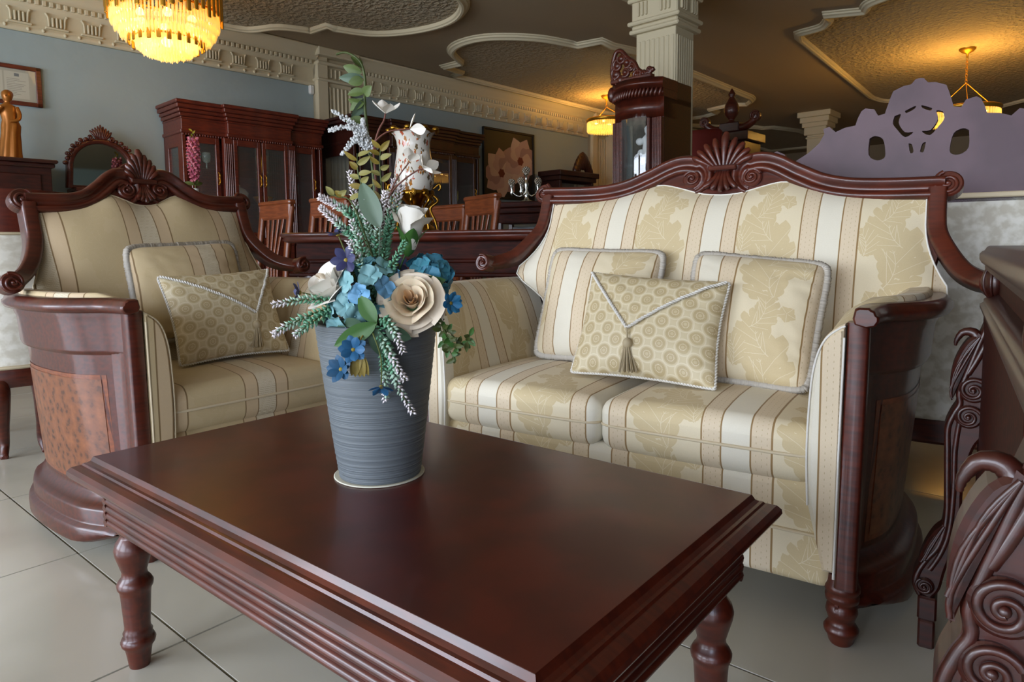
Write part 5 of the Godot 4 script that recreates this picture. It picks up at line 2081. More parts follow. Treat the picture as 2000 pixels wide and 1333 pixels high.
# the back of another carved sofa, seen from behind the loveseat
func carved_sofa_back() -> void:
	var a := -0.6
	var pf := Vector3(0.6582, 0, -1.3098)
	var ux := Vector3(cos(a), 0, -sin(a))
	var uz := Vector3(sin(a), 0, cos(a))
	var o := thing("carved_sofa", "second sofa seen from behind, dark carved crest coloured with bluish window sheen over pale cloth, right of the loveseat", "sofa", yawed(pf + ux * 0.046 - uz * 1.0, a))
	var hp := v2s([-0.456, 0.95, -0.456, 1.12, -0.436, 1.142, -0.414, 1.147, -0.390, 1.135, -0.375, 1.107, -0.36, 1.105, -0.315, 1.132, -0.281, 1.162, -0.266, 1.191, -0.270, 1.208, -0.251, 1.213, -0.232, 1.194, -0.205, 1.205, -0.174, 1.209, -0.168, 1.23, -0.158, 1.252, -0.147, 1.260, -0.121, 1.254, -0.110, 1.233, -0.091, 1.237, -0.079, 1.279, -0.070, 1.304, -0.042, 1.316, -0.022, 1.318, -0.011, 1.332])
	var cr := hp.duplicate()
	# left of the crest a lower curve falls towards the loveseat's scroll
	var mirrored := []
	for i in range(hp.size() - 1, -1, -1):
		mirrored.append(Vector2(-hp[i].x, hp[i].y))
	var poly := PackedVector2Array(cr + [Vector2(0, 1.334)] + mirrored)
	var cs := CSGCombiner3D.new()
	cs.name = "crest_panel"
	var base := CSGPolygon3D.new()
	base.name = "board"
	base.polygon = poly
	base.depth = 0.03
	base.material = mat.plum
	cs.add_child(base)
	var holes := [
		[-0.132, 1.163, -0.117, 1.170, -0.094, 1.158, -0.086, 1.118, -0.089, 1.098, -0.111, 1.093, -0.133, 1.112],
		[-0.036, 1.239, -0.009, 1.251, -0.011, 1.242, -0.032, 1.232],
		[-0.064, 1.226, -0.047, 1.230, -0.052, 1.204, -0.034, 1.174, -0.011, 1.172, -0.033, 1.158, -0.055, 1.183, -0.068, 1.204],
		[-0.023, 1.138, -0.014, 1.134, -0.009, 1.111, -0.018, 1.109]]
	for h in holes:
		for s in [1.0, -1.0]:
			var c := CSGPolygon3D.new()
			c.name = "cutout"
			var pp := PackedVector2Array()
			for q in curve2(v2s(h) + [Vector2(h[0], h[1])], 3):
				pp.append(Vector2(q.x * s, q.y))
			pp.remove_at(pp.size() - 1)
			c.polygon = pp
			c.depth = 0.08
			c.position.z = 0.025
			c.operation = CSGShape3D.OPERATION_SUBTRACTION
			c.material = mat.plum
			cs.add_child(c, true)
	o.add_child(cs)
	var m := M.new()
	rbox(m, Vector3(0.02, 0.62, -0.025), Vector3(0.96, 0.70, 0.05), 0.012)
	put(o, "back_cloth", m, mat.palecloth)
	var r := M.new()
	r.box(Vector3(0.02, 0.968, 0.004), Vector3(0.98, 0.016, 0.03), 0.003)
	put(o, "cloth_edge", r, mat.cord)
	var f := M.new()
	bars(f, [[-0.49, 0.16, -0.55, -0.44, 0.62, -0.01], [0.46, 0.16, -0.55, 0.51, 0.62, -0.01], [-0.48, 0.18, -0.60, 0.50, 0.27, -0.05]], 0.01)
	put(o, "frame", f, mat.mahogany)
	var st := M.new()
	rbox(st, Vector3(0.01, 0.36, -0.32), Vector3(0.88, 0.17, 0.52), 0.04)
	put(o, "seat", st, mat.palecloth)
	for x in [-0.45, 0.47]:
		for z in [-0.03, -0.56]:
			var l := M.new()
			l.lathe(Vector3(x, 0, z), [[0.018, 0.0], [0.03, 0.03], [0.022, 0.08], [0.032, 0.13], [0.03, 0.18]], 16)
			put(o, "leg", l, mat.mahogany)

# carved piece at the right edge, seen along its front
func carved_console() -> void:
	var da := Vector3(0.549, 0, -0.836)
	var o := thing("carved_sideboard", "dark mahogany carved sideboard with scroll legs at the right edge of the picture", "sideboard", yawed(da * 1.57, -0.581))
	var top := M.new()
	var pr := []
	for e in [[0.062, 0.770], [0.056, 0.776], [0.056, 0.784], [0.050, 0.788], [0.046, 0.796], [0.046, 0.806], [0.050, 0.811], [0.054, 0.813], [0.058, 0.820], [0.062, 0.822], [0.50, 0.822], [0.50, 0.770]]:
		pr.append(e)
	var rows := []
	for z in [-0.075, 1.12]:
		var r := PackedVector3Array()
		for p in pr:
			r.append(Vector3(p[0], p[1], z))
		rows.append(r)
	top.grid(rows, true, false, true)
	put(o, "moulded_top", top, mat.dark)
	var body := M.new()
	bars(body, [[0.078, 0.70, -0.045, 0.50, 0.78, 1.10], [0.056, 0.12, -0.03, 0.50, 0.70, 0.87]], 0.003)
	put(o, "body", body, mat.matte)
	var mid := M.new()
	rows = []
	for z in [-0.066, 1.11]:
		var r := PackedVector3Array()
		for p in [[0.075, 0.684], [0.062, 0.688], [0.058, 0.694], [0.050, 0.700], [0.050, 0.706], [0.056, 0.710], [0.056, 0.716], [0.064, 0.722], [0.080, 0.730], [0.49, 0.730], [0.49, 0.684]]:
			r.append(Vector3(p[0], p[1], z))
		rows.append(r)
	mid.grid(rows, true, false, true)
	put(o, "middle_moulding", mid, mat.dark)
	for z in [-0.035, 0.90]:
		var b := M.new()
		b.T = Transform3D(Basis(Vector3(0, 0, 1), 0.0), Vector3(0.072, 0.752, z))
		b.ball(Vector3.ZERO, Vector3(0.020, 0.034, 0.030), 20, 12)
		for k in 4:
			var path := []
			for i in 9:
				var p := PI * (0.12 + 0.76 * i / 8.0)
				var aa := PI * 0.5 + PI * (k + 0.5) / 4.0
				path.append(Vector3(cos(aa) * sin(p) * 0.0205, -cos(p) * 0.034, sin(aa) * sin(p) * 0.0305))
			b.tube(path, 0.003, 6)
		put(o, "bun_ornament", b, mat.dark)
	# S-scroll legs: profile across (x) and up (y)
	for z in [0.0, 0.92]:
		var leg := Node3D.new()
		leg.name = "scroll_leg"
		leg.position = Vector3(0, 0, z)
		o.add_child(leg, true)
		var left := curve2(v2s([0.062, 0.690, 0.046, 0.640, 0.034, 0.600, 0.022, 0.560, 0.016, 0.535, 0.018, 0.515, 0.009, 0.495, 0.000, 0.465, 0.001, 0.420, 0.003, 0.36, 0.005, 0.30, 0.002, 0.26, -0.008, 0.22, -0.026, 0.19, -0.040, 0.160, -0.044, 0.135, -0.036, 0.115]), 5)
		var right := curve2(v2s([-0.010, 0.108, 0.004, 0.130, 0.012, 0.17, 0.024, 0.22, 0.034, 0.28, 0.036, 0.36, 0.050, 0.43, 0.074, 0.47, 0.085, 0.52, 0.085, 0.57, 0.085, 0.62, 0.090, 0.690]), 5)
		var poly := PackedVector2Array()
		poly.append_array(left)
		poly.append_array(right)
		var pm := M.new()
		pm.plate(poly, -0.035, 0.020, 0.005)
		put(leg, "scroll_body", pm, mat.dark)
		var edge := M.new()
		var ep := []
		for p in left:
			ep.append(Vector3(p.x + 0.006, p.y, 0.020))
		edge.tube(ep, 0.0055, 8)
		# inner line of the scroll running into the spirals
		edge.tube(lift(curve2(v2s([0.072, 0.665, 0.060, 0.635, 0.046, 0.600, 0.034, 0.575]), 5), 0.020), 0.006, 8)
		edge.tube(lift(curve2(v2s([0.024, 0.48, 0.019, 0.42, 0.020, 0.34, 0.016, 0.26, 0.004, 0.21, -0.014, 0.17]), 5), 0.020), 0.005, 8)
		put(leg, "edge_bead", edge, mat.dark)
		for s in [[0.044, 0.545, 0.026, 0.6], [0.038, 0.492, 0.024, 0.4], [-0.022, 0.135, 0.018, 2.0]]:
			var v := M.new()
			volute(v, Vector3(s[0], s[1], 0.022), 1.0, s[2], 0.0, 0.020, s[3])
			put(leg, "spiral", v, mat.dark)
		var bd := M.new()
		bd.tube(lift(curve2(v2s([0.062, 0.600, 0.052, 0.622, 0.050, 0.640, 0.040, 0.655, 0.024, 0.655, 0.014, 0.640, 0.012, 0.628]), 5), 0.010), [0.010, 0.010, 0.011, 0.011, 0.012, 0.012, 0.013, 0.013, 0.014, 0.014, 0.014, 0.013, 0.012, 0.011, 0.010, 0.010, 0.009, 0.009, 0.008, 0.008, 0.007, 0.007, 0.006, 0.006, 0.005, 0.005, 0.004, 0.004, 0.003, 0.003, 0.002], 10)
		put(leg, "curled_leaf", bd, mat.dark)
		for e in [[0.052, 0.655, 0.030, 0.640, 0.012, 0.600, 0.006, 0.555, 0.010, 0.520, 0.022, 0.560, 0.040, 0.610], [0.008, 0.270, -0.010, 0.250, -0.026, 0.215, -0.034, 0.180, -0.016, 0.195, 0.002, 0.225, 0.010, 0.250]]:
			var ac := M.new()
			ac.plate(curve2(v2s(e) + [Vector2(e[0], e[1])], 4), -0.02, 0.024, 0.005)
			put(leg, "acanthus_leaf", ac, mat.dark)
			for k in 3:
				var gr := M.new()
				var t := 0.3 + 0.25 * k
				var p0 := Vector2(e[0], e[1]).lerp(Vector2(e[8], e[9]), 0.05)
				var p1 := Vector2(e[2 + k * 2], e[3 + k * 2]).lerp(Vector2(e[10], e[11]), 0.35)
				var p2 := Vector2(e[6], e[7]).lerp(Vector2(e[8], e[9]), t)
				gr.tube(lift(curve2([p0, p1, p2], 5), 0.024), 0.0028, 6)
				put(leg, "leaf_vein", gr, mat.dark)
		var fo := M.new()
		fo.box(Vector3(-0.016, 0.085, -0.005), Vector3(0.034, 0.05, 0.05), 0.004)
		fo.box(Vector3(-0.016, 0.03, -0.005), Vector3(0.030, 0.06, 0.046), 0.004)
		put(leg, "foot_block", fo, mat.dark)
	var pl := M.new()
	bars(pl, [[0.05, 0.0, -0.05, 0.50, 0.16, 0.87]], 0.004)
	put(o, "plinth", pl, mat.matte)

func cabriole(h: float, out: Vector3) -> M:
	var m := M.new()
	var path := curve3([Vector3(0, h, 0), Vector3(0, h * 0.82, 0) + out * 0.028, Vector3(0, h * 0.5, 0) + out * 0.010, Vector3(0, h * 0.2, 0) - out * 0.012, Vector3(0, h * 0.05, 0) + out * 0.010, Vector3(0, 0.008, 0) + out * 0.024], 5)
	var rad := []
	for i in path.size():
		var t := float(i) / (path.size() - 1)
		rad.append(_interp([[0.0, 0.032], [0.2, 0.036], [0.5, 0.020], [0.8, 0.014], [0.93, 0.015], [1.0, 0.008]], t))
	m.tube(path, rad, 12)
	return m

func tub_chair() -> void:
	var o := thing("tub_chair", "cream upholstered tub chair with cabriole legs cut off by the left edge", "chair", yawed(Vector3(-2.17, 0, -2.86), 0.3))
	var arc := func(r: float, y: float, a: float) -> Vector3: return Vector3(cos(a) * r, y, sin(a) * r)
	for e in [["wooden_back", 0.90, 1.075, 0.275, mat.red], ["cloth_back", 0.365, 0.90, 0.272, mat.palecloth], ["seat_rail", 0.285, 0.365, 0.282, mat.mahogany], ["cloth_trim", 0.893, 0.905, 0.280, mat.cord], ["lower_trim", 0.358, 0.372, 0.284, mat.cord]]:
		var m := M.new()
		var rows := []
		for i in 33:
			var a := -0.25 + (PI + 0.5) * i / 32.0
			var r := PackedVector3Array()
			for q in [[0.0, 0.0], [0.0, 1.0], [-0.03, 1.0], [-0.03, 0.0]]:
				r.append(arc.call(e[3] + q[0], lerpf(e[1], e[2], q[1]), a))
			rows.append(r)
		m.grid(rows, true, false, true)
		put(o, e[0], m, e[4])
	var s := M.new()
	s.lathe(Vector3(0, 0, 0), [[0.20, 0.37], [0.245, 0.38], [0.25, 0.42], [0.22, 0.46], [0.02, 0.47]], 32)
	put(o, "seat_cushion", s, mat.palecloth)
	for a: float in [0.86, 1.36, 3.9, 5.5]:
		put(o, "leg", cabriole(0.30, Vector3(cos(a), 0, sin(a))), mat.mahogany, Transform3D(Basis.IDENTITY, Vector3(cos(a) * 0.262, 0, sin(a) * 0.262)))

func left_corner() -> void:
	# dark cabinet under the certificate
	var o := thing("dark_cabinet", "dark wood cabinet at the left edge with a gilt figurine on top", "cabinet", wt(-2.34, 0, 0.03))
	var m := M.new()
	bars(m, [[-1.1, 0.06, 0.0, -0.035, 1.41, 0.44], [-1.13, 0.0, 0.0, -0.015, 0.07, 0.47]], 0.004)
	put(o, "body", m, mat.dark)
	var t := M.new()
	bars(t, [[-1.13, 1.438, 0.0, 0.0, 1.462, 0.49], [-1.12, 1.408, 0.0, -0.015, 1.438, 0.465]], 0.008)
	put(o, "moulded_top", t, mat.dark)
	for k in 2:
		var d := M.new()
		bars(d, [[-1.06 + 0.5 * k, 0.12, 0.44, -0.60 + 0.5 * k, 1.36, 0.455]], 0.006)
		var dn := put(o, "door", d, mat.dark)
		var kn := M.new()
		kn.ball(Vector3(-0.63 if k == 0 else -0.53, 0.9, 0.468), Vector3(0.012, 0.012, 0.012), 10, 6)
		put(dn, "knob", kn, mat.gold)
	# gilt figurine: one continuous surface with draped folds
	var gilt := solid(Color(0.62, 0.38, 0.14), 0.32, 0.45)
	var st := thing("figurine", "gilt brown robed female figurine standing on the dark cabinet", "figurine", wt(-2.57, 1.4625, 0.30, -0.4))
	var fm := M.new()
	var rows := []
	for e in [[0.0, 0.062, 0.055, 0.0, 0.10], [0.02, 0.066, 0.058, 0.0, 0.12], [0.10, 0.058, 0.050, 0.004, 0.14], [0.18, 0.052, 0.044, 0.008, 0.12], [0.235, 0.056, 0.046, 0.012, 0.08], [0.275, 0.046, 0.038, 0.008, 0.05], [0.32, 0.050, 0.042, 0.002, 0.03], [0.355, 0.058, 0.040, -0.002, 0.02], [0.375, 0.046, 0.032, -0.002, 0.0], [0.388, 0.020, 0.019, -0.002, 0.0], [0.402, 0.018, 0.018, 0.0, 0.0], [0.412, 0.026, 0.028, 0.002, 0.0], [0.435, 0.032, 0.036, 0.002, 0.0], [0.46, 0.030, 0.034, 0.0, 0.0], [0.478, 0.016, 0.02, 0.0, 0.0], [0.483, 0.004, 0.004, 0.0, 0.0]]:
		var r := PackedVector3Array()
		for i in 32:
			var a := TAU * i / 32.0
			var k: float = 1.0 + e[4] * sin(a * 7.0 + e[0] * 9.0)
			r.append(Vector3(cos(a) * e[1] * k + e[3], e[0], sin(a) * e[2] * k))
		rows.append(r)
	fm.grid(rows, true, false, true)
	fm.tube(curve3(v3s([0.050, 0.362, 0.0, 0.068, 0.315, 0.012, 0.062, 0.275, 0.034, 0.02, 0.262, 0.05]), 5), [0.017, 0.017, 0.016, 0.016, 0.015, 0.015, 0.014, 0.014, 0.013, 0.013, 0.012, 0.012, 0.011, 0.011, 0.010, 0.009], 10)
	fm.tube(curve3(v3s([-0.052, 0.362, 0.0, -0.066, 0.32, 0.016, -0.05, 0.33, 0.05, -0.02, 0.36, 0.06]), 5), 0.013, 10)
	fm.ball(Vector3(0.002, 0.438, 0.036), Vector3(0.005, 0.007, 0.006), 8, 5)
	put(st, "robed_body", fm, gilt)
	var hr := M.new()
	hr.ball(Vector3(0.0, 0.452, -0.012), Vector3(0.036, 0.034, 0.034), 16, 10)
	hr.ball(Vector3(0.0, 0.455, -0.044), Vector3(0.018, 0.018, 0.016), 12, 8)
	put(st, "hair", hr, gilt)
	var bs := M.new()
	bs.lathe(Vector3(0, -0.0005, 0), [[0.07, 0.0], [0.075, 0.006], [0.068, 0.016], [0.05, 0.02]], 24)
	put(st, "base", bs, gilt)
	# framed certificate
	var f := thing("framed_certificate", "framed certificate on the blue wall above the figurine", "picture frame", wt(-2.655, 2.055, 0.002))
	var fr := M.new()
	bars(fr, [[-0.40, 0.105, 0, 0.36, 0.135, 0.022], [-0.40, -0.155, 0, 0.36, -0.125, 0.022], [0.325, -0.155, 0, 0.36, 0.135, 0.022], [-0.40, -0.155, 0, -0.365, 0.135, 0.022]], 0.004)
	put(f, "frame", fr, mat.red)
	var im := Image.create_empty(512, 192, false, Image.FORMAT_RGB8)
	im.fill(Color(0.70, 0.69, 0.63))
	for p in [[20, 20, 90, 150], [140, 16, 90, 160], [258, 18, 104, 156], [370, 18, 110, 156]]:
		im.fill_rect(Rect2i(p[0], p[1], p[2], p[3]), Color(0.78, 0.77, 0.71))
		var rg := RandomNumberGenerator.new()
		rg.seed = p[0]
		im.fill_rect(Rect2i(p[0] + p[2] / 2 - 10, p[1] + 8, 22, 18), Color(0.42, 0.44, 0.46))
		for k in 11:
			im.fill_rect(Rect2i(p[0] + 10, p[1] + 40 + k * 10, rg.randi_range(p[2] / 3, p[2] - 20), 3), Color(0.60, 0.59, 0.55))
	var pm := solid(Color.WHITE, 0.8)
	pm.albedo_texture = tex(im)
	var pp := M.new()
	pp.grid([PackedVector3Array([Vector3(-0.365, 0.107, 0.006), Vector3(0.325, 0.107, 0.006)]), PackedVector3Array([Vector3(-0.365, -0.127, 0.006), Vector3(0.325, -0.127, 0.006)])], false, false, false, 1, PackedVector2Array([Vector2(0, 0), Vector2(1, 0), Vector2(0, 1), Vector2(1, 1)]))
	put(f, "document", pp, pm)
	var pg := M.new()
	pg.box(Vector3(-0.02, -0.01, 0.012), Vector3(0.69, 0.23, 0.003), 0.0)
	put(f, "pane", pg, mat.glass)
	# low dresser with the carved mirror
	var dr := thing("dresser", "low dark dresser half hidden behind the armchair under the carved mirror", "dresser", wt(-1.95, 0, 0.03))
	var dm := M.new()
	bars(dm, [[-0.22, 0.05, 0, 0.20, 1.27, 0.24], [-0.23, 1.27, 0, 0.21, 1.30, 0.25]], 0.006)
	put(dr, "body", dm, mat.mahogany)
	for k in 4:
		var dd := M.new()
		bars(dd, [[-0.20, 0.12 + 0.29 * k, 0.24, 0.18, 0.37 + 0.29 * k, 0.252]], 0.005)
		put(dr, "drawer", dd, mat.mahogany)
	var mi := thing("carved_mirror", "mirror in a carved mahogany frame with shell crest behind the armchair", "mirror", wt(-1.965, 1.3005, 0.16))
	var ring := []
	for i in 49:
		var a := PI * i / 48.0
		ring.append(Vector3(cos(a) * 0.215, 0.16 + sin(a) * 0.21, 0.0))
	ring.push_front(Vector3(0.225, 0.0, 0))
	ring.push_back(Vector3(-0.225, 0.0, 0))
	var mf := M.new()
	var pf := []
	for e in [[-0.02, -0.02], [-0.02, 0.008], [-0.01, 0.02], [0.008, 0.024], [0.022, 0.014], [0.026, -0.02]]:
		pf.append(e)
	mf.sweep(ring, pf, Vector3(0, 0, 1))
	mf.box(Vector3(0, 0.012, 0), Vector3(0.46, 0.024, 0.04), 0.005)
	put(mi, "frame", mf, mat.mahogany)
	var cv := M.new()
	for k in 9:
		var u := (k - 4) / 4.0
		cv.tube([Vector3(u * 0.03, 0.385, 0.02), Vector3(u * 0.055, 0.44 - 0.02 * absf(u), 0.03), Vector3(u * 0.075, 0.495 - 0.05 * absf(u), 0.012)], [0.008, 0.013, 0.006], 7)
	for s: float in [-1.0, 1.0]:
		for k in 9:
			var a := PI * 0.5 + s * (0.30 + 0.145 * k)
			var p := Vector3(cos(a) * 0.228, 0.16 + sin(a) * 0.225, 0.018)
			cv.ball(p + Vector3(cos(a), sin(a), 0) * (0.014 if k % 2 else 0.024), Vector3(0.018, 0.016, 0.014), 9, 6)
			if k % 3 == 0:
				cv.tube(lift(spiral(Vector2(p.x, p.y) + Vector2(cos(a), sin(a)) * 0.012, 0.020, 0.004, a, 1.3 * s, 14), 0.03), 0.006, 6)
	put(mi, "crest_carving", cv, mat.mahogany)
	var mg := M.new()
	var gp := PackedVector2Array()
	for p in ring:
		gp.append(Vector2(p.x * 0.93, p.y * 0.97 + 0.006))
	mg.plate(gp, -0.014, -0.004)
	put(mi, "mirror_glass", mg, mat.mirror)
	# pink flower spike on a stand
	var ps := thing("plant_stand", "slim dark plant stand hidden behind the armchair crest", "plant stand", wt(-1.60, 0, 0.98))
	var pm2 := M.new()
	pm2.lathe(Vector3.ZERO, [[0.14, 0.0], [0.14, 0.02], [0.03, 0.05], [0.022, 0.5], [0.03, 1.02], [0.13, 1.04], [0.135, 1.06], [0.13, 1.065]], 24)
	put(ps, "pedestal", pm2, mat.dark)
	var pk := thing("pink_flower_spike", "pink flower spike in front of the left china cabinet", "artificial flower", wt(-1.60, 1.066, 0.98))
	var pv := M.new()
	pv.lathe(Vector3.ZERO, [[0.03, 0.0], [0.05, 0.05], [0.045, 0.13], [0.025, 0.19], [0.03, 0.21]], 20)
	put(pk, "vase", pv, mat.white)
	var psm := M.new()
	psm.tube([Vector3(0, 0.02, 0), Vector3(0.005, 0.3, 0), Vector3(-0.002, 0.61, 0)], 0.004, 6)
	put(pk, "stem", psm, solid(Color(0.3, 0.35, 0.12), 0.6))
	var rg2 := RandomNumberGenerator.new()
	rg2.seed = 6
	var pink := [solid(Color(0.66, 0.30, 0.40), 0.6), solid(Color(0.74, 0.42, 0.48), 0.6)]
	for k in 90:
		var y := 0.27 + 0.31 * k / 90.0
		var a := k * 2.4
		var w := 0.055 * pow(sin(PI * (0.22 + 0.72 * (1.0 - k / 90.0))), 0.7)
		var fl := M.new()
		for q in 3:
			var pm3 := leaf_mesh(0.026, 0.010, -0.5, 0.3, 0.9)
			var tf := Transform3D(Basis(Vector3.UP, TAU * q / 3.0), Vector3.ZERO) * Transform3D(Basis(Vector3.RIGHT, 0.8), Vector3.ZERO)
			for i in pm3.v.size():
				pm3.v[i] = tf * pm3.v[i]
				pm3.n[i] = tf.basis * pm3.n[i]
			_join(fl, pm3)
		put(pk, "blossom", fl, pink[k % 2], facing(Vector3(cos(a) * w * 0.6, y, sin(a) * w * 0.6), Vector3(cos(a), 0.3, sin(a))))
	for k in 5:
		put(pk, "tip_bud", leaf_mesh(0.03, 0.007, 0.4), solid(Color(0.60, 0.55, 0.14), 0.6), facing(Vector3(0, 0.57 + 0.014 * k, 0), Vector3(cos(k * 2.4), 0.9, sin(k * 2.4))))
	for k in 4:
		put(pk, "leaf", leaf_mesh(0.07, 0.014, 0.5), solid(Color(0.32, 0.36, 0.14), 0.6), facing(Vector3(0, 0.24, 0), Vector3(cos(k * 1.6), 0.25, sin(k * 1.6))))
	# alarm sensor on the pilaster
	var se := M.new()
	se.box(Vector3.ZERO, Vector3(0.05, 0.09, 0.04), 0.01)
	tag(put(self, "alarm_sensor", se, mat.white, wt(-0.028, 2.40, 0.022)), "small white alarm sensor on the blue wall just left of the pilaster", "sensor")

# china cabinet: x from its left end, z out from the wall
func china(label: String, where: Transform3D, w: float, h: float, dep: float, cx0: float, cx1: float, doors: Array, wm: Material) -> Node3D:
	var o := thing("china_cabinet", label, "cabinet", where)
	var c := M.new()
	var base := 0.92
	bars(c, [[0, 0.0, 0, w, base, dep], [cx0, 0.0, dep - 0.01, cx1, base, dep + 0.045], [0, base, 0, w, h - 0.23, 0.02], [0, h - 0.26, 0, w, h - 0.08, dep], [cx0, h - 0.26, dep - 0.01, cx1, h - 0.08, dep + 0.045], [w - 0.03, base, 0, w, h - 0.2, dep]], 0.004)
	put(o, "carcass", c, wm)
	# glazed left end
	var ls := M.new()
	bars(ls, [[0, base, 0, 0.03, h - 0.24, 0.09], [0, base, dep - 0.09, 0.03, h - 0.24, dep], [0, h - 0.36, 0.08, 0.03, h - 0.24, dep - 0.08], [0, base, 0.08, 0.03, base + 0.08, dep - 0.08]], 0.003)
	put(o, "end_frame", ls, wm)
	var lp := M.new()
	lp.box(Vector3(0.015, (base + h) * 0.5 - 0.14, dep * 0.5), Vector3(0.006, h - base - 0.40, dep - 0.17), 0.0)
	put(o, "end_pane", lp, mat.glass)
	# crown in steps, breaking forward over the middle
	var cr := M.new()
	for e in [[h - 0.26, 0.012, 0.03], [h - 0.145, 0.008, 0.018], [h - 0.125, 0.018, 0.03], [h - 0.095, 0.030, 0.03], [h - 0.065, 0.045, 0.035], [h - 0.03, 0.055, 0.03]]:
		bars(cr, [[-e[1], e[0], 0.0, w + e[1], e[0] + e[2], dep + e[1]], [cx0 - e[1], e[0], dep, cx1 + e[1], e[0] + e[2], dep + 0.045 + e[1]]], 0.006)
	put(o, "crown_moulding", cr, wm)
	var be := M.new()
	var x := 0.01
	while x < w:
		var z := dep + (0.045 if x > cx0 and x < cx1 else 0.0)
		be.box(Vector3(x, h - 0.268, z + 0.006), Vector3(0.014, 0.016, 0.014), 0.002)
		x += 0.022
	put(o, "bead_moulding", be, wm)
	for px in [cx0 - 0.03, cx1 - 0.03]:
		var f := M.new()
		f.box(Vector3(px + 0.03, (base + h - 0.27) * 0.5, dep + 0.02), Vector3(0.075, h - 0.27 - base, 0.05), 0.004)
		for i in 4:
			f.box(Vector3(px + 0.006 + i * 0.016, (base + h - 0.27) * 0.5, dep + 0.047), Vector3(0.008, h - 0.36 - base, 0.012), 0.003)
		put(o, "fluted_pilaster", f, wm)
	for d in doors:
		var z: float = dep + (0.03 if d[0] >= cx0 - 0.001 and d[1] <= cx1 + 0.001 else -0.012)
		var y1 := h - 0.275
		var dm := M.new()
		bars(dm, [[d[0], base, z, d[0] + 0.035, y1, z + 0.02], [d[1] - 0.035, base, z, d[1], y1, z + 0.02], [d[0] + 0.03, y1 - 0.055, z, d[1] - 0.03, y1, z + 0.02], [d[0] + 0.03, base, z, d[1] - 0.03, base + 0.05, z + 0.02]], 0.004)
		var dn := put(o, "door", dm, wm)
		var pn := M.new()
		pn.box(Vector3((d[0] + d[1]) * 0.5, (base + y1) * 0.5, z + 0.008), Vector3(d[1] - d[0] - 0.06, y1 - base - 0.08, 0.005), 0.0)
		put(dn, "pane", pn, mat.glass)
		var hd := M.new()
		var hx: float = d[1] - 0.018 if d[2] > 0 else d[0] + 0.018
		hd.tube(curve3(v3s([hx, 1.37, z + 0.02, hx, 1.39, z + 0.045, hx + 0.004, 1.42, z + 0.03, hx, 1.45, z + 0.045, hx, 1.47, z + 0.02]), 5), 0.005, 7)
		put(dn, "handle", hd, mat.gold)
	for y in [1.22, 1.50]:
		var sh := M.new()
		sh.box(Vector3(w * 0.5, y, dep * 0.5), Vector3(w - 0.07, 0.008, dep - 0.05), 0.0)
		put(o, "glass_shelf", sh, mat.glass)
	for k in 4:
		var ld := M.new()
		var a := 0.04 + (w - 0.08) * k / 4.0
		bars(ld, [[a + 0.01, 0.12, dep + (0.04 if a > cx0 - 0.1 and a < cx1 - 0.2 else 0.0), a + (w - 0.08) / 4.0 - 0.01, 0.86, dep + 0.055]], 0.006)
		put(o, "lower_door", ld, wm)
	return o

func vessel(called: String, label: String, cat: String, prof: Array, m: Material, at: Transform3D, part: String) -> void:
	var o := thing(called, label, cat, at)
	var q := M.new()
	q.lathe(Vector3.ZERO, prof, 24)
	put(o, part, q, m)

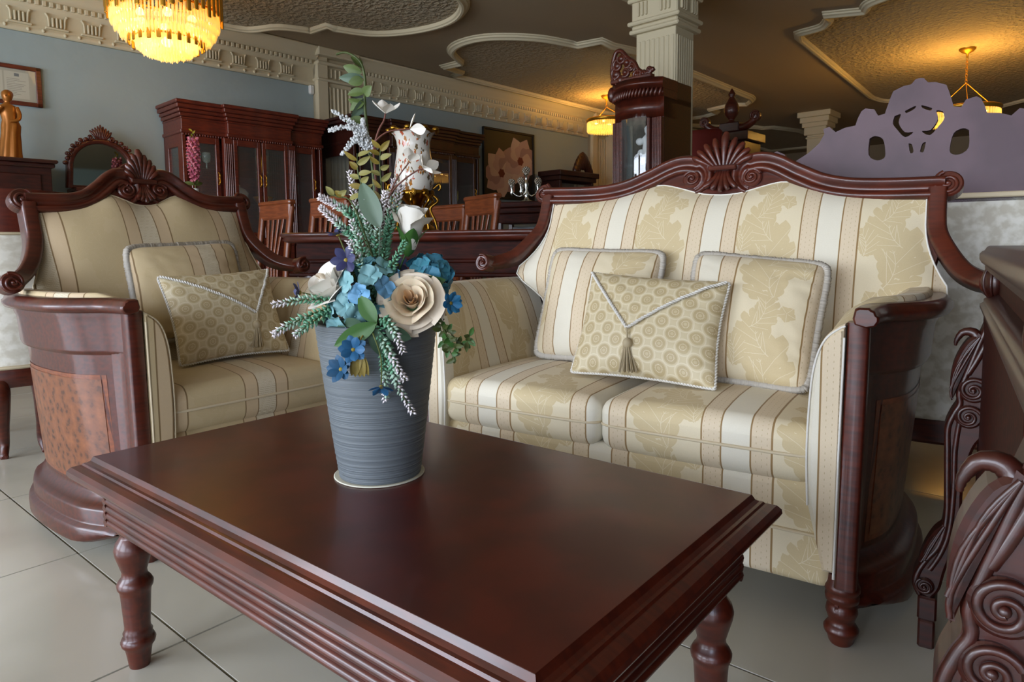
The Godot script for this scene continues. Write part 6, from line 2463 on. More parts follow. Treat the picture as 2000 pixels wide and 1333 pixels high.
func china_cabinets() -> void:
	china("mahogany china cabinet with a breakfront crown and glass doors on the blue wall, left one", wt(-1.45, 0, 0.03), 1.28, 2.03, 0.38, 0.36, 0.94, [[0.06, 0.30, 1], [0.40, 0.645, 1], [0.655, 0.90, -1], [0.975, 1.20, 1]], mat.red)
	china("darker china cabinet right of the pilaster, behind the porcelain vase", wt(0.02, 0, 0.03), 1.66, 2.08, 0.62, 0.42, 1.24, [[0.06, 0.36, 1], [0.46, 0.815, 1], [0.825, 1.20, -1], [1.28, 1.60, 1]], mat.dark)
	var g := solid(Color(0.75, 0.85, 0.80, 0.35), 0.05)
	g.transparency = BaseMaterial3D.TRANSPARENCY_ALPHA
	var cup := [[0.03, 0.0], [0.034, 0.004], [0.006, 0.01], [0.006, 0.06], [0.03, 0.075], [0.036, 0.12], [0.033, 0.15]]
	for k in 3:
		vessel("wine_glass", ["clear stem glass on the middle shelf of the left cabinet, leftmost", "clear stem glass on the middle shelf of the left cabinet, second from left", "clear stem glass on the middle shelf of the left cabinet, third from left"][k], "glass", cup, g, wt(-1.34 + 0.08 * k, 1.5045, 0.22), "bowl")
	vessel("lidded_jar", "gold and glass jar on the middle shelf behind the right middle door", "jar", [[0.05, 0.0], [0.055, 0.01], [0.04, 0.03], [0.045, 0.10], [0.05, 0.16], [0.03, 0.19], [0.012, 0.21], [0.014, 0.23], [0.004, 0.25]], mat.gold, wt(-0.69, 1.5045, 0.24), "jar_body")
	vessel("brass_bowl", "shallow brass bowl on the lower shelf behind the right middle door", "bowl", [[0.04, 0.0], [0.05, 0.01], [0.085, 0.06], [0.09, 0.075], [0.08, 0.07], [0.03, 0.02]], mat.gold, wt(-0.69, 1.2245, 0.24), "bowl_body")
	vessel("white_tureen", "white tureen on the lower shelf behind the left middle door", "tureen", [[0.05, 0.0], [0.06, 0.01], [0.08, 0.06], [0.085, 0.10], [0.06, 0.13], [0.02, 0.15], [0.014, 0.17], [0.002, 0.175]], mat.white, wt(-0.92, 1.2245, 0.24), "tureen_body")
	vessel("green_vase", "slim pale green glass vase behind the rightmost door of the left cabinet", "vase", [[0.03, 0.0], [0.035, 0.01], [0.022, 0.05], [0.03, 0.12], [0.034, 0.2], [0.016, 0.24], [0.026, 0.26]], solid(Color(0.55, 0.72, 0.66), 0.15), wt(-0.36, 1.2245, 0.22), "vase_body")
	vessel("green_vase", "slim pale green glass vase on the upper shelf of the left cabinet's rightmost door", "vase", [[0.03, 0.0], [0.035, 0.01], [0.022, 0.05], [0.03, 0.12], [0.02, 0.18], [0.026, 0.2]], solid(Color(0.55, 0.72, 0.66), 0.15), wt(-0.36, 1.5045, 0.22), "vase_body")
	for k in 2:
		vessel("crystal_lamp", ["small gold topped crystal lamp behind a door of the darker cabinet, left one", "small gold topped crystal lamp behind a door of the darker cabinet, right one"][k], "lamp", [[0.045, 0.0], [0.05, 0.01], [0.02, 0.04], [0.035, 0.10], [0.05, 0.14], [0.05, 0.22], [0.01, 0.25]], solid(Color(0.72, 0.72, 0.42), 0.2), wt(1.05 + 0.38 * k, 1.2245, 0.5), "lamp_body")

func dining_chair_parts(o: Node3D) -> void:
	var m := M.new()
	for s: float in [-1.0, 1.0]:
		var st := M.new()
		st.sweep(curve3(v3s([s * 0.19, 0.0, -0.25, s * 0.19, 0.44, -0.20, s * 0.185, 0.75, -0.215, s * 0.185, 1.10, -0.26]), 4), [[-0.02, -0.016], [-0.02, 0.016], [0.02, 0.016], [0.02, -0.016]], Vector3(0, 0, 1))
		put(o, "rear_post", st, mat.oak)
		var l := M.new()
		l.lathe(Vector3(s * 0.19, 0, 0.18), [[0.014, 0.0], [0.018, 0.03], [0.016, 0.2], [0.022, 0.34], [0.022, 0.43]], 14)
		put(o, "leg", l, mat.oak)
	var cr := M.new()
	bars(cr, [[-0.20, 1.02, -0.275, 0.20, 1.125, -0.235], [-0.21, 1.115, -0.285, 0.21, 1.145, -0.23]], 0.010)
	put(o, "crest_rail", cr, mat.oak)
	var lr := M.new()
	lr.box(Vector3(0, 0.60, -0.208), Vector3(0.36, 0.04, 0.025), 0.004)
	put(o, "lower_rail", lr, mat.oak)
	for i in 4:
		var sl := M.new()
		var x := (i - 1.5)
		sl.sweep([Vector3(x * 0.038, 0.60, -0.21), Vector3(x * 0.045, 0.80, -0.216), Vector3(x * 0.066, 1.03, -0.25)], [[-0.011, -0.006], [-0.011, 0.006], [0.011, 0.006], [0.011, -0.006]], Vector3(0, 0, 1))
		put(o, "slat", sl, mat.oak)
	var se := M.new()
	rbox(se, Vector3(0, 0.455, -0.01), Vector3(0.43, 0.05, 0.43), 0.018)
	put(o, "seat", se, mat.dark)

func dining_group() -> void:
	# table
	var tt := yawed(Vector3(-0.335, 0, -3.35), -0.25)
	var o := thing("dining_table", "dark mahogany dining table with thick moulded edge behind the sofas", "dining table", tt)
	var tp := M.new()
	var rows := []
	for e in [[0.0, 0.905], [0.006, 0.902], [0.010, 0.894], [0.004, 0.886], [-0.004, 0.880], [0.0, 0.870], [-0.012, 0.860], [-0.03, 0.855]]:
		var r := PackedVector3Array()
		for i in 72:
			var a := TAU * i / 72.0
			var sx := signf(cos(a)) * pow(absf(cos(a)), 0.28)
			var sz := signf(sin(a)) * pow(absf(sin(a)), 0.28)
			r.append(Vector3(sx * (0.79 + e[0]), e[1], sz * (0.28 + e[0])))
		rows.append(r)
	tp.grid(rows, true, false, true)
	put(o, "moulded_top", tp, mat.mahogany)
	var ap := M.new()
	bars(ap, [[-0.70, 0.70, -0.21, 0.70, 0.86, 0.21], [-0.72, 0.755, -0.225, 0.72, 0.775, 0.225], [-0.73, 0.69, -0.235, 0.73, 0.71, 0.235]], 0.006)
	put(o, "apron", ap, mat.matte)
	for s in [[-1, 1], [1, 1], [1, -1], [-1, -1]]:
		var lg := M.new()
		lg.lathe(Vector3(s[0] * 0.62, 0, s[1] * 0.17), [[0.03, 0.0], [0.05, 0.03], [0.03, 0.08], [0.04, 0.2], [0.06, 0.45], [0.05, 0.5], [0.035, 0.54], [0.06, 0.6], [0.07, 0.66], [0.06, 0.71]], 20)
		put(o, "leg", lg, mat.dark)
	var shf := M.new()
	bars(shf, [[-0.60, 0.30, -0.15, 0.60, 0.42, 0.15]], 0.01)
	put(o, "stretcher_shelf", shf, mat.matte)
	# chairs beyond it
	var c0 := thing("dining_chair", "light brown slat back dining chair left of the table, beside the armchair's stile", "chair", yawed(Vector3(-1.736, 0, -4.31), KW - PI * 0.5), "dining chairs behind the table")
	dining_chair_parts(c0)
	for e in [[-1.300, -4.01, 0.0, "light brown slat back dining chair half hidden by the frosted sprigs"], [-0.66, -4.93, 0.0, "light brown dining chair right of the porcelain vase, the farther of the pair"], [-0.40, -4.03, -0.29, "light brown dining chair right of the porcelain vase, the nearer of the pair"]]:
		var c := c0.duplicate()
		c.name = numbered("dining_chair")
		add_child(c)
		c.transform = yawed(Vector3(e[0], 0, e[1]), KW - PI * 0.5 + e[2])
		c.set_meta("label", e[3])
	# porcelain vase with gilt mounts on the table
	var pv := thing("porcelain_vase", "large white porcelain vase with gold flowers and gilt rim and base on the dining table", "vase", Transform3D(Basis.from_scale(Vector3(1.14, 1.0, 1.14)), Vector3(-0.495, 0.9055, -3.47)))
	var por := solid(Color.WHITE, 0.12)
	var w := 512
	var buf := PackedByteArray()
	buf.resize(w * w)
	var rg := RandomNumberGenerator.new()
	rg.seed = 3
	for k in 120:
		var p := Vector2(rg.randf_range(20, w - 20), rg.randf_range(20, w - 20))
		var val := 1 + rg.randi() % 3
		if k % 3 == 0:
			for q in 5:
				fill_poly(buf, w, w, leaf_poly(p, TAU * q / 5.0, 17, 6, 0.2, 1), val)
		else:
			for q in 3:
				fill_poly(buf, w, w, leaf_poly(p, rg.randf() * TAU, 22, 4, rg.randf_range(-1, 1), 1), val)
			fill_poly(buf, w, w, leaf_poly(p + Vector2(8, 6), 0.3, 12, 7, 0.1, 1), 1 + (val % 3))
	var px := PackedByteArray()
	px.resize(w * w * 3)
	var pal := [Color(0.86, 0.84, 0.80), Color(0.66, 0.42, 0.16), Color(0.70, 0.34, 0.22), Color(0.42, 0.36, 0.26)]
	for i in w * w:
		var c: Color = pal[buf[i]]
		px[i * 3] = int(c.r * 255)
		px[i * 3 + 1] = int(c.g * 255)
		px[i * 3 + 2] = int(c.b * 255)
	por.albedo_texture = tex(img_from(w, w, px))
	por.uv1_scale = Vector3(2, 1, 1)
	var b := M.new()
	var rws := []
	var uvs := PackedVector2Array()
	var pr := [[0.062, 0.205], [0.078, 0.215], [0.087, 0.25], [0.089, 0.30], [0.083, 0.35], [0.076, 0.40], [0.073, 0.43], [0.075, 0.46], [0.084, 0.49], [0.098, 0.505], [0.100, 0.507], [0.09, 0.50], [0.068, 0.45], [0.066, 0.40]]
	for j in pr.size():
		var r := PackedVector3Array()
		for i in 41:
			var a := TAU * i / 40.0
			r.append(Vector3(cos(a) * pr[j][0], pr[j][1], sin(a) * pr[j][0]))
			uvs.append(Vector2(i / 40.0, -pr[j][1] * 1.9))
		rws.append(r)
	b.grid(rws, false, false, false, 1, uvs)
	if b.n[41 * 4].dot(Vector3(1, 0, 0)) < 0:
		b = M.new()
		b.grid(rws, false, false, false, -1, uvs)
	put(pv, "porcelain_body", b, por)
	var rim := M.new()
	var rp := []
	for i in 60:
		var a := TAU * i / 60.0
		rp.append(Vector3(cos(a) * 0.103, 0.508 + 0.006 * sin(a * 9.0), sin(a) * 0.103))
	rim.tube(rp, 0.007, 8, true)
	for i in 9:
		var a := TAU * i / 9.0 + 0.25
		rim.ball(Vector3(cos(a) * 0.106, 0.516, sin(a) * 0.106), Vector3(0.016, 0.013, 0.013), 10, 6)
	put(pv, "gilt_rim", rim, mat.oldgold)
	var gb := M.new()
	gb.lathe(Vector3.ZERO, [[0.085, 0.0], [0.095, 0.01], [0.085, 0.03], [0.05, 0.05], [0.028, 0.08], [0.03, 0.10], [0.024, 0.12], [0.04, 0.15], [0.07, 0.19], [0.074, 0.212], [0.05, 0.215]], 28)
	for i in 8:
		var a := TAU * i / 8.0
		var ctr := Vector3(cos(a) * 0.080, 0.196, sin(a) * 0.080)
		for t in 2:
			var sp := spiral(Vector2.ZERO, 0.020 - 0.006 * t, 0.004, a, 1.5, 16)
			var path := []
			for q in sp:
				path.append(ctr + Vector3(-sin(a) * q.x, q.y, cos(a) * q.x) + Vector3(cos(a), 0, sin(a)) * 0.004 * t)
			gb.tube(path, 0.005, 6)
		gb.tube(curve3([Vector3(cos(a) * 0.08, 0.19, sin(a) * 0.08), Vector3(cos(a) * 0.105, 0.16, sin(a) * 0.105), Vector3(cos(a) * 0.07, 0.12, sin(a) * 0.07), Vector3(cos(a) * 0.09, 0.06, sin(a) * 0.09), Vector3(cos(a) * 0.10, 0.015, sin(a) * 0.10)], 4), 0.007, 6)
	for s: float in [-1.0, 1.0]:
		gb.tube(curve3(v3s([s * 0.085, 0.22, 0.0, s * 0.112, 0.245, 0.0, s * 0.118, 0.225, 0.0, s * 0.108, 0.212, 0.0]), 4), 0.006, 6)
	put(pv, "gilt_base", gb, mat.oldgold)

func far_group() -> void:
	# console table with candelabrum
	var ct := yawed(Vector3(0.105, 0, -4.85), KW - PI * 0.5 + 0.35)
	var o := thing("console_table", "small dark console table with a pale panel between its legs under the candelabrum", "console table", ct)
	var m := M.new()
	bars(m, [[-0.20, 1.10, -0.14, 0.20, 1.14, 0.16], [-0.185, 1.06, -0.13, 0.185, 1.10, 0.145], [-0.17, 0.99, -0.12, 0.17, 1.06, 0.125]], 0.006)
	put(o, "table_top", m, mat.matte)
	for x in [-0.155, 0.155]:
		for z in [-0.10, 0.105]:
			var l := M.new()
			l.box(Vector3(x, 0.5, z), Vector3(0.035, 1.0, 0.035), 0.005)
			put(o, "leg", l, mat.dark)
	var wp := M.new()
	wp.box(Vector3(0, 0.72, -0.08), Vector3(0.27, 0.50, 0.012), 0.003)
	put(o, "pale_panel", wp, solid(Color(0.50, 0.52, 0.53), 0.7))
	var ca := thing("candelabrum", "silver candelabrum with crystal globes on the console table in front of the flower painting", "candelabrum", ct * Transform3D(Basis.IDENTITY, Vector3(0.01, 1.1405, 0.01)))
	var st := M.new()
	st.lathe(Vector3.ZERO, [[0.045, 0.0], [0.048, 0.008], [0.02, 0.02], [0.012, 0.04], [0.02, 0.07], [0.008, 0.09], [0.018, 0.13], [0.008, 0.15], [0.007, 0.19], [0.02, 0.198], [0.016, 0.204]], 20)
	put(ca, "stem", st, mat.silver)
	var cg := solid(Color(0.62, 0.58, 0.52), 0.15, 0.5)
	for k in 5:
		var a := TAU * k / 5.0 + 0.3
		var r := 0.105
		var tip := Vector3(cos(a) * r, 0.12, sin(a) * r)
		if k > 0 or true:
			var arm_ := M.new()
			arm_.tube(curve3([Vector3(0, 0.075, 0), Vector3(cos(a) * 0.05, 0.045, sin(a) * 0.05), Vector3(cos(a) * 0.095, 0.07, sin(a) * 0.095), tip], 5), 0.005, 7)
			arm_.lathe(tip, [[0.004, -0.07], [0.014, -0.05], [0.006, -0.03], [0.016, 0.0], [0.012, 0.004]], 12)
			put(ca, "arm", arm_, mat.silver)
		var gl := M.new()
		globe(gl, tip + Vector3(0, 0.026, 0), 0.025)
		put(ca, "crystal_globe", gl, cg)
	var gt := M.new()
	globe(gt, Vector3(0, 0.228, 0), 0.028)
	put(ca, "crystal_globe", gt, cg)
	# flower painting
	var pa := thing("flower_painting", "dark framed painting of two large pale pink magnolia blossoms on the far blue wall", "painting", wt(2.86, 1.89, 0.005))
	var w := 512
	var buf := PackedByteArray()
	buf.resize(w * w)
	var rg := RandomNumberGenerator.new()
	rg.seed = 2
	for f in [[0.33, 0.63, 0.38, 0.0], [0.73, 0.42, 0.38, 0.4]]:
		for ring in 2:
			for k in 8:
				var a: float = TAU * k / 8.0 + f[3] + ring * 0.4
				fill_poly(buf, w, w, leaf_poly(Vector2(f[0], f[1]) * w, a, (f[2] - 0.12 * ring) * w, 0.125 * w, rg.randf_range(-0.3, 0.3), 1), 1 + (k + ring) % 3)
		for k in 6:
			fill_poly(buf, w, w, leaf_poly(Vector2(f[0], f[1]) * w, TAU * k / 6.0, 0.07 * w, 0.03 * w, 0.2, 1), 4)
	var px := PackedByteArray()
	px.resize(w * w * 3)
	var pal := [Color(0.05, 0.04, 0.04), Color(0.72, 0.60, 0.57), Color(0.62, 0.50, 0.49), Color(0.76, 0.66, 0.61), Color(0.42, 0.12, 0.10)]
	for i in w * w:
		var c: Color = pal[buf[i]]
		px[i * 3] = int(c.r * 255)
		px[i * 3 + 1] = int(c.g * 255)
		px[i * 3 + 2] = int(c.b * 255)
	var pm := solid(Color.WHITE, 0.5)
	pm.albedo_texture = tex(img_from(w, w, px))
	var cv := M.new()
	cv.grid([PackedVector3Array([Vector3(-0.46, 0.43, 0.022), Vector3(0.46, 0.43, 0.022)]), PackedVector3Array([Vector3(-0.46, -0.43, 0.022), Vector3(0.46, -0.43, 0.022)])], false, false, false, 1, PackedVector2Array([Vector2(0, 0), Vector2(1, 0), Vector2(0, 1), Vector2(1, 1)]))
	put(pa, "canvas", cv, pm)
	var fr := M.new()
	bars(fr, [[-0.49, 0.42, 0, 0.49, 0.45, 0.035], [-0.49, -0.45, 0, 0.49, -0.42, 0.035], [-0.49, -0.45, 0, -0.455, 0.45, 0.035], [0.455, -0.45, 0, 0.49, 0.45, 0.035], [-0.47, -0.43, 0.0, 0.47, 0.43, 0.016]], 0.004)
	put(pa, "frame", fr, mat.black)
	# dark hall cabinet with carved crest in the far corner
	var hc := thing("hall_cabinet", "very dark display cabinet with a carved crest in the far corner", "cabinet", wt(3.83, 0, 0.04))
	var hm := M.new()
	bars(hm, [[-0.36, 0, 0, 0.42, 1.05, 0.34], [-0.36, 1.05, 0, -0.31, 1.72, 0.34], [0.37, 1.05, 0, 0.42, 1.72, 0.34], [-0.36, 1.05, 0, 0.42, 1.72, 0.02], [-0.39, 1.72, 0, 0.45, 1.78, 0.37], [-0.42, 1.78, 0, 0.48, 1.85, 0.40]], 0.008)
	put(hc, "body", hm, mat.dark)
	var hx := M.new()
	for k in 11:
		var u := (k - 5) / 5.0
		hx.ball(Vector3(0.24 + u * 0.15, 1.88 + 0.19 * (1.0 - u * u) * 0.75, 0.28), Vector3(0.07, 0.08 + 0.05 * (1.0 - absf(u)), 0.05), 12, 8)
	put(hc, "carved_crest", hx, mat.dark)
	for k in 2:
		var pn := M.new()
		pn.box(Vector3(-0.14 + 0.34 * k, 1.38, 0.335), Vector3(0.32, 0.60, 0.006), 0.0)
		put(hc, "pane", pn, mat.glass)
	var vs := thing("glass_cylinder", "tall clear glass cylinder standing in the dark hall cabinet", "vase", wt(3.62, 1.0505, 0.24))
	var vm := M.new()
	vm.lathe(Vector3.ZERO, [[0.05, 0.0], [0.055, 0.01], [0.05, 0.5], [0.052, 0.52], [0.045, 0.50], [0.04, 0.02]], 20)
	put(vs, "cylinder", vm, mat.glass)
	# tall crest with an acorn finial between the white column and the second sofa
	var fc := thing("finial_cabinet", "tall dark cabinet with swan neck scrolls and acorn finial behind the loveseat crest", "cabinet", Transform3D(Basis(Vector3.UP, KW - PI * 0.5) * Basis.from_scale(Vector3.ONE * 1.155), Vector3(1.93, 0, -6.0)))
	var fb := M.new()
	bars(fb, [[-0.12, 0, -0.30, 0.12, 1.50, 0.0], [-0.15, 1.50, -0.32, 0.15, 1.57, 0.02], [-0.08, 1.57, -0.08, 0.08, 1.64, 0.02]], 0.006)
	put(fc, "body", fb, mat.dark)
	var ff := M.new()
	ff.lathe(Vector3(0, 1.63, -0.03), [[0.05, 0.0], [0.055, 0.01], [0.02, 0.025], [0.024, 0.04], [0.05, 0.075], [0.058, 0.11], [0.048, 0.15], [0.028, 0.185], [0.018, 0.205], [0.026, 0.215], [0.028, 0.228], [0.016, 0.248], [0.004, 0.27]], 24)
	put(fc, "acorn_finial", ff, mat.mahogany)
	for s: float in [-1.0, 1.0]:
		var sw := M.new()
		sw.tube(curve3(v3s([s * 0.06, 1.60, -0.02, s * 0.12, 1.60, -0.01, s * 0.18, 1.63, 0.0, s * 0.20, 1.67, 0.0]), 5), 0.028, 10)
		volute(sw, Vector3(s * 0.20, 1.665, 0.015), s, 0.042, 0.0, 0.03, 0.6)
		put(fc, "swan_neck_scroll", sw, mat.mahogany)
	# red upholstered chair back
	var rc := thing("red_chair", "chair with a red upholstered back just right of the curio cabinet", "chair", yawed(Vector3(1.62, 0, -5.75), KW - PI * 0.5 + 0.2))
	var rb := M.new()
	rbox(rb, Vector3(-0.03, 1.29, -0.02), Vector3(0.38, 1.0, 0.07), 0.03, 0.01)
	put(rc, "back_rest", rb, solid(Color(0.42, 0.09, 0.04), 0.8))
	var rs := M.new()
	rbox(rs, Vector3(0, 0.50, 0.16), Vector3(0.32, 0.10, 0.34), 0.03, 0.01)
	put(rc, "seat", rs, solid(Color(0.42, 0.09, 0.04), 0.8))
	for x in [-0.14, 0.14]:
		for z in [-0.03, 0.30]:
			var l := M.new()
			l.box(Vector3(x, 0.24 if z > 0 else 0.40, z), Vector3(0.035, 0.48 if z > 0 else 0.80, 0.035), 0.006)
			put(rc, "leg", l, mat.dark)

func globe(m: M, c: Vector3, r: float) -> void:
	for k in 40:
		var y := 1.0 - 2.0 * (k + 0.5) / 40.0
		var a := k * 2.39996
		m.ball(c + Vector3(sqrt(1.0 - y * y) * cos(a), y, sqrt(1.0 - y * y) * sin(a)) * r * 0.85, Vector3.ONE * r * 0.24, 6, 4)

func curio_cabinet() -> void:
	var o := thing("curio_cabinet", "tall mahogany curio cabinet with bowed glass front and carved pediment before the white column", "cabinet", yawed(Vector3(0.927, 0, -4.465), KW - PI * 0.5))
	var hw := 0.18
	var hd := 0.19
	var h := 1.86
	var c := M.new()
	bars(c, [[hw - 0.012, 0.0, -hd, hw, h - 0.10, hd - 0.03], [-hw, 0.0, -hd, -hw + 0.012, h - 0.10, hd - 0.03], [-hw, 0.0, -hd, hw, h - 0.1, -hd + 0.012], [-hw, 0.0, -hd, hw, 0.5, hd - 0.03], [-hw, h - 0.14, -hd, hw, h - 0.0, hd - 0.03]], 0.003)
	put(o, "carcass", c, mat.dark)
	var bow := func(x: float) -> float: return hd - 0.03 + 0.085 * (1.0 - pow(x / hw, 2.0))
	# bowed frieze, cornice and gadrooned band
	for e in [["cornice", h - 0.065, h, 0.025, mat.mahogany], ["gadroon_bed", h - 0.115, h - 0.065, 0.012, mat.mahogany], ["door_head", h - 0.235, h - 0.115, 0.0, mat.mahogany], ["base_drawer", 0.30, 0.52, 0.004, mat.mahogany]]:
		var m := M.new()
		var rows := []
		for i in 19:
			var x := -hw + 2 * hw * i / 18.0
			var z: float = bow.call(x) + e[3]
			var xx: float = x * (1.0 + e[3])
			rows.append(PackedVector3Array([Vector3(xx, e[1], z), Vector3(xx, e[2], z), Vector3(xx, e[2], 0.0), Vector3(xx, e[1], 0.0)]))
		m.grid(rows, true, false, true)
		put(o, e[0], m, e[4])
	for i in 17:
		var x := -hw + 2 * hw * (i + 0.5) / 17.0
		var g := M.new()
		g.T = Transform3D(Basis(Vector3.FORWARD, 0.35), Vector3(x, h - 0.088, bow.call(x) + 0.018))
		g.ball(Vector3.ZERO, Vector3(0.010, 0.028, 0.012), 8, 6)
		put(o, "gadroon", g, mat.mahogany)
	# reeded stile at the near corner and a slim one at the far side
	for e in [[hw, 1.0], [-hw, -1.0]]:
		var s := M.new()
		s.box(Vector3(e[0] - e[1] * 0.045, 1.06, hd - 0.018), Vector3(0.09, 1.12, 0.03), 0.003)
		for k in 6:
			s.tube([Vector3(e[0] - e[1] * (0.006 + 0.011 * k), 0.54, hd - 0.002), Vector3(e[0] - e[1] * (0.006 + 0.011 * k), h - 0.24, hd - 0.002)], 0.0045, 6)
		s.box(Vector3(e[0] - e[1] * 0.080, 1.06, hd + 0.010), Vector3(0.022, 1.12, 0.03), 0.004)
		put(o, "reeded_stile", s, mat.mahogany)
	var g2 := M.new()
	var rows2 := []
	for i in 15:
		var x := -hw + 0.09 + (2 * hw - 0.18) * i / 14.0
		rows2.append(PackedVector3Array([Vector3(x, 0.54, bow.call(x)), Vector3(x, h - 0.235, bow.call(x)), Vector3(x, h - 0.235, bow.call(x) - 0.004), Vector3(x, 0.54, bow.call(x) - 0.004)]))
	g2.grid(rows2, true, false, true)
	put(o, "bowed_pane", g2, mat.glass)
	var sh := M.new()
	bars(sh, [[-hw + 0.02, 0.99, -hd + 0.02, hw - 0.02, 1.0, hd], [-hw + 0.02, 1.335, -hd + 0.02, hw - 0.02, 1.345, hd]], 0.0)
	put(o, "glass_shelf", sh, mat.glass)
	# carved pediment
	var p := M.new()
	for e in [[-0.10, h + 0.02, 0.045], [-0.13, h + 0.06, 0.045], [-0.12, h + 0.11, 0.04], [-0.09, h + 0.15, 0.035], [-0.05, h + 0.12, 0.035], [-0.02, h + 0.08, 0.03], [-0.06, h + 0.06, 0.03], [0.02, h + 0.03, 0.028], [0.07, h + 0.03, 0.024], [0.11, h + 0.045, 0.018]]:
		p.tube(lift(spiral(Vector2(e[0], e[1]), e[2], 0.006, e[0] * 40.0, 1.4, 20), hd + 0.03), 0.012, 7)
		p.ball(Vector3(e[0], e[1], hd + 0.03), Vector3(e[2] * 0.6, e[2] * 0.6, 0.02), 10, 6)
	p.tube(lift(curve2(v2s([-0.155, h, -0.165, h + 0.10, -0.14, h + 0.19, -0.10, h + 0.20, -0.05, h + 0.15, 0.0, h + 0.11, 0.03, h + 0.06, 0.09, h + 0.03, 0.14, h + 0.05]), 5), hd + 0.025), 0.015, 8)
	p.box(Vector3(-0.02, h + 0.012, hd + 0.02), Vector3(0.30, 0.024, 0.05), 0.005)
	put(o, "carved_pediment", p, mat.mahogany)
	# corner drop at the far end of the cornice
	var dp := M.new()
	dp.ball(Vector3(-hw - 0.01, h - 0.055, hd - 0.01), Vector3(0.03, 0.05, 0.03), 12, 8)
	put(o, "corner_carving", dp, mat.mahogany)
	var fgm := solid(Color(0.80, 0.83, 0.84), 0.5)
	for k in 2:
		var f := thing("white_figurine", ["white porcelain figurine on the upper shelf of the curio cabinet", "white porcelain figurine on the lower shelf of the curio cabinet"][k], "figurine", yawed(Vector3(0.927, 0, -4.465), KW - PI * 0.5) * Transform3D(Basis.IDENTITY, Vector3(0.03, [1.3455, 1.0005][k], 0.10)))
		var fm := M.new()
		var rows := []
		for e in [[0.0, 0.04, 0.0], [0.02, 0.045, 0.0], [0.06, 0.036, 0.006], [0.10, 0.04, 0.01], [0.14, 0.032, 0.004], [0.165, 0.04, 0.0], [0.185, 0.02, 0.0], [0.195, 0.012, 0.0], [0.21, 0.022, 0.004], [0.23, 0.024, 0.004], [0.248, 0.008, 0.0]]:
			var r := PackedVector3Array()
			for i in 20:
				var a := TAU * i / 20.0
				var q: float = e[1] * (1.0 + 0.12 * sin(a * 5.0 + e[0] * 30.0))
				r.append(Vector3(cos(a) * q + e[2], e[0], sin(a) * q))
			rows.append(r)
		fm.grid(rows, true, false, true)
		for q in [[-0.05, 0.15, 0.03], [0.05, 0.13, 0.028], [-0.04, 0.08, 0.026], [0.045, 0.06, 0.026]]:
			fm.ball(Vector3(q[0], q[1], 0.01), Vector3(q[2], q[2] * 0.8, q[2] * 0.8), 10, 6)
		put(f, "porcelain_body", fm, fgm)

func prism(m: M, c: Vector3, w: float, h: float, a: float) -> void:   # hanging faceted rod
	var pv := PackedVector3Array()
	for lv in [[0.0, 0.7], [-0.15 * h, 1.0], [-0.85 * h, 1.0], [-h, 0.2]]:
		for k in 4:
			var t: float = a + PI * 0.5 * k
			pv.append(c + Vector3(cos(t) * w * lv[1], lv[0], sin(t) * w * lv[1]))
	var pt := PackedInt32Array([0, 2, 1, 0, 3, 2, 12, 13, 14, 12, 14, 15])
	for l in 3:
		for k in 4:
			var k2 := (k + 1) % 4
			pt.append_array([l * 4 + k, l * 4 + k2, (l + 1) * 4 + k2, l * 4 + k, (l + 1) * 4 + k2, (l + 1) * 4 + k])
	m.tris(pv, pt, PackedVector2Array(), 0, false)

func lamp(o: Node3D, p: Vector3, e: float, r: float) -> void:
	var bl := M.new()
	bl.ball(p, Vector3.ONE * r, 12, 8)
	put(o, "bulb", bl, glow(Color(1.0, 0.84, 0.48), 9.0))
	var l := OmniLight3D.new()
	l.name = "lamp_light"
	l.light_color = Color(1.0, 0.77, 0.38)
	l.light_energy = e
	l.light_size = r
	l.omni_range = 20.0
	l.omni_attenuation = 2.0
	l.shadow_enabled = true
	l.position = p - Vector3(0, 0, 0)
	o.add_child(l, true)

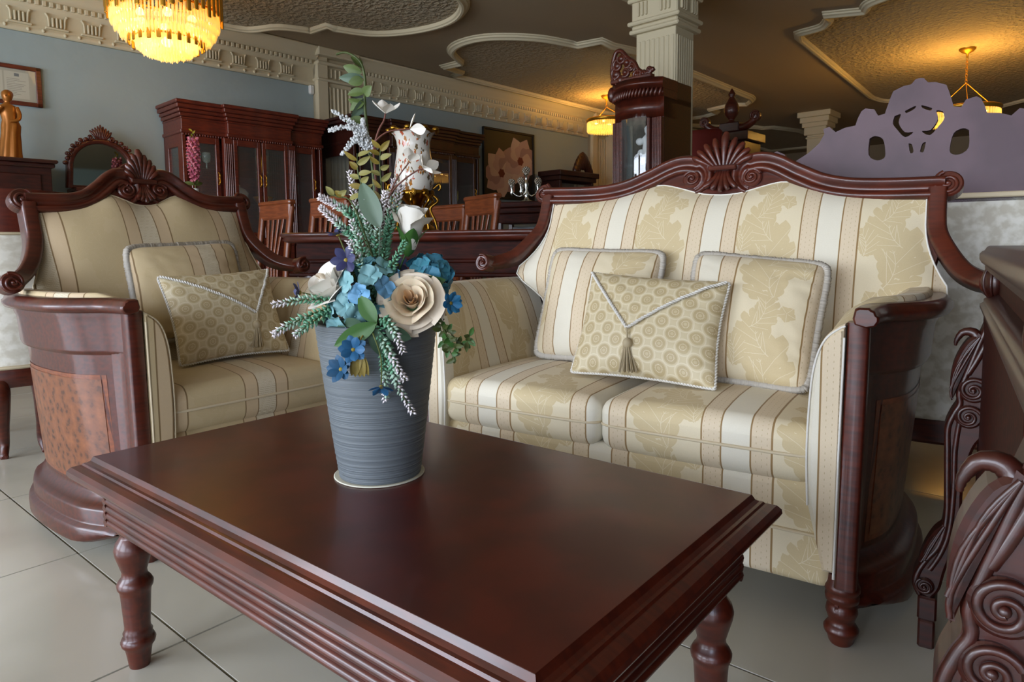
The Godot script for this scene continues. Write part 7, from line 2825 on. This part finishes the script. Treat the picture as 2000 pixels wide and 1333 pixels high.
func chandeliers() -> void:
	# the big tiered one over the armchair
	var o := thing("chandelier", "large tiered gold and crystal chandelier at the top left", "chandelier", Transform3D(Basis.IDENTITY, Vector3(-2.385, 0, -4.80)))
	var fr := M.new()
	for e in [[0.345, 2.60, 0.010], [0.345, 2.47, 0.008], [0.205, 2.285, 0.008], [0.26, 2.36, 0.006]]:
		var ring := []
		for i in 48:
			ring.append(Vector3(cos(TAU * i / 48) * e[0], e[1], sin(TAU * i / 48) * e[0]))
		fr.tube(ring, e[2], 8, true)
	for k in 4:
		var a := TAU * k / 4.0
		fr.tube([Vector3(cos(a) * 0.345, 2.60, sin(a) * 0.345), Vector3(0, 2.66, 0)], 0.006, 6)
		fr.tube([Vector3(cos(a) * 0.345, 2.47, sin(a) * 0.345), Vector3(cos(a) * 0.205, 2.285, sin(a) * 0.205)], 0.005, 6)
	fr.lathe(Vector3.ZERO, [[0.02, 2.62], [0.03, 2.66], [0.012, 2.69], [0.012, 2.77], [0.07, 2.78], [0.08, 2.799]], 20)
	put(o, "gold_frame", fr, mat.gold)
	for k in 44:
		var a := TAU * k / 44.0
		var b := M.new()
		var lo := 2.44 - 0.02 * (k % 3)
		b.T = Transform3D(Basis(Vector3.UP, -a), Vector3(cos(a) * 0.362, 0, sin(a) * 0.362))
		var rows := []
		for y in [lo, lo + 0.004, 2.655, 2.66]:
			var r := PackedVector3Array()
			var rr := 0.016 if y > lo + 0.001 and y < 2.659 else 0.010
			for i in 10:
				r.append(Vector3(cos(TAU * i / 10) * rr * 0.5, y, sin(TAU * i / 10) * rr))
			rows.append(r)
		b.grid(rows, true, false, true)
		put(o, "gold_bar", b, mat.gold)
	for k in 24:
		var a := TAU * k / 24.0
		var b := M.new()
		b.T = Transform3D(Basis(Vector3.UP, -a), Vector3(cos(a) * 0.238, 0, sin(a) * 0.238))
		b.box(Vector3(0, 2.262, 0), Vector3(0.010, 0.070 - 0.012 * (k % 2), 0.028), 0.004)
		put(o, "lower_gold_bar", b, mat.gold)
	var rg := RandomNumberGenerator.new()
	rg.seed = 15
	# crystal curtains stepping inwards: [radius, top, length, count]
	for e in [[0.338, 2.48, 0.12, 90], [0.315, 2.44, 0.13, 84], [0.285, 2.40, 0.13, 76], [0.25, 2.37, 0.10, 66], [0.222, 2.35, 0.09, 58], [0.19, 2.30, 0.10, 56], [0.155, 2.27, 0.095, 46], [0.11, 2.24, 0.085, 34], [0.06, 2.22, 0.08, 20], [0.02, 2.21, 0.08, 6]]:
		var m := M.new()
		for k in int(e[3]):
			var a: float = TAU * k / e[3]
			prism(m, Vector3(cos(a) * e[0], e[1] + rg.randf_range(-0.006, 0.006), sin(a) * e[0]), 0.0085, e[2] * rg.randf_range(0.9, 1.05), a + 0.4)
		var c := put(o, "crystal_curtain", m, mat.soft_glow_crystal)
		c.set_meta("kind", "stuff")
	for k in 6:
		var a := TAU * k / 6.0
		lamp(o, Vector3(cos(a) * 0.18, 2.42, sin(a) * 0.18), 0.022, 0.03)
	lamp(o, Vector3(0, 2.27, 0), 0.03, 0.035)
	# two ring chandeliers farther back
	ring_chandelier("gold ring chandelier with crystal fringe left of the curio cabinet", Vector3(1.27, 2.49, -9.0), 0.26, 0.16)
	ring_chandelier("gold ring chandelier with crystal fringe hanging on a chain behind the second sofa", Vector3(4.66, 2.20, -7.0), 0.31, 0.36)

func ring_chandelier(label: String, p: Vector3, r: float, glow_e: float) -> void:
	var o := thing("ring_chandelier", label, "chandelier", Transform3D(Basis.IDENTITY, Vector3(p.x, p.y, p.z)))
	var b := M.new()
	b.lathe(Vector3.ZERO, [[r - 0.01, -0.045], [r, -0.045], [r, -0.03], [r + 0.008, -0.025], [r + 0.008, -0.008], [r, 0.0], [r - 0.01, 0.0], [r - 0.012, -0.04]], 48)
	put(o, "gold_ring", b, mat.gold)
	var up := 2.80 - p.y
	var ch := M.new()
	for k in 3:
		var a := TAU * k / 3.0
		ch.tube([Vector3(cos(a) * r, 0, sin(a) * r), Vector3(0, minf(0.25, up * 0.5), 0)], 0.004, 6)
	var y := minf(0.25, up * 0.5)
	var i := 0
	while y < up - 0.10:
		var ring := []
		for k in 12:
			var t := TAU * k / 12
			var q := Vector3(cos(t) * 0.011, y + 0.016 + sin(t) * 0.02, 0)
			ring.append(q if i % 2 == 0 else Vector3(0, q.y, q.x))
		ch.tube(ring, 0.003, 5, true)
		y += 0.030
		i += 1
	put(o, "chain", ch, mat.gold)
	var cn := M.new()
	cn.lathe(Vector3.ZERO, [[0.008, up - 0.12], [0.012, up - 0.06], [0.05, up - 0.045], [0.075, up - 0.02], [0.075, up - 0.001]], 24)
	put(o, "ceiling_cup", cn, mat.gold)
	var m := M.new()
	for k in 56:
		var a := TAU * k / 56.0
		prism(m, Vector3(cos(a) * (r - 0.012), -0.045, sin(a) * (r - 0.012)), 0.011, 0.13, a + 0.3)
	put(o, "crystal_fringe", m, mat.glow_crystal).set_meta("kind", "stuff")
	var m2 := M.new()
	for q in [[r * 0.85, 44], [r * 0.6, 30], [r * 0.35, 18], [0.02, 5]]:
		for k in int(q[1]):
			var a: float = TAU * k / q[1]
			prism(m2, Vector3(cos(a) * q[0], -0.10, sin(a) * q[0]), 0.010, 0.07, a)
	put(o, "crystal_floor", m2, mat.glow_crystal).set_meta("kind", "stuff")
	for k in 4:
		var a := TAU * k / 4.0 + 0.4
		lamp(o, Vector3(cos(a) * r * 0.55, -0.03, sin(a) * r * 0.55), glow_e, 0.028)
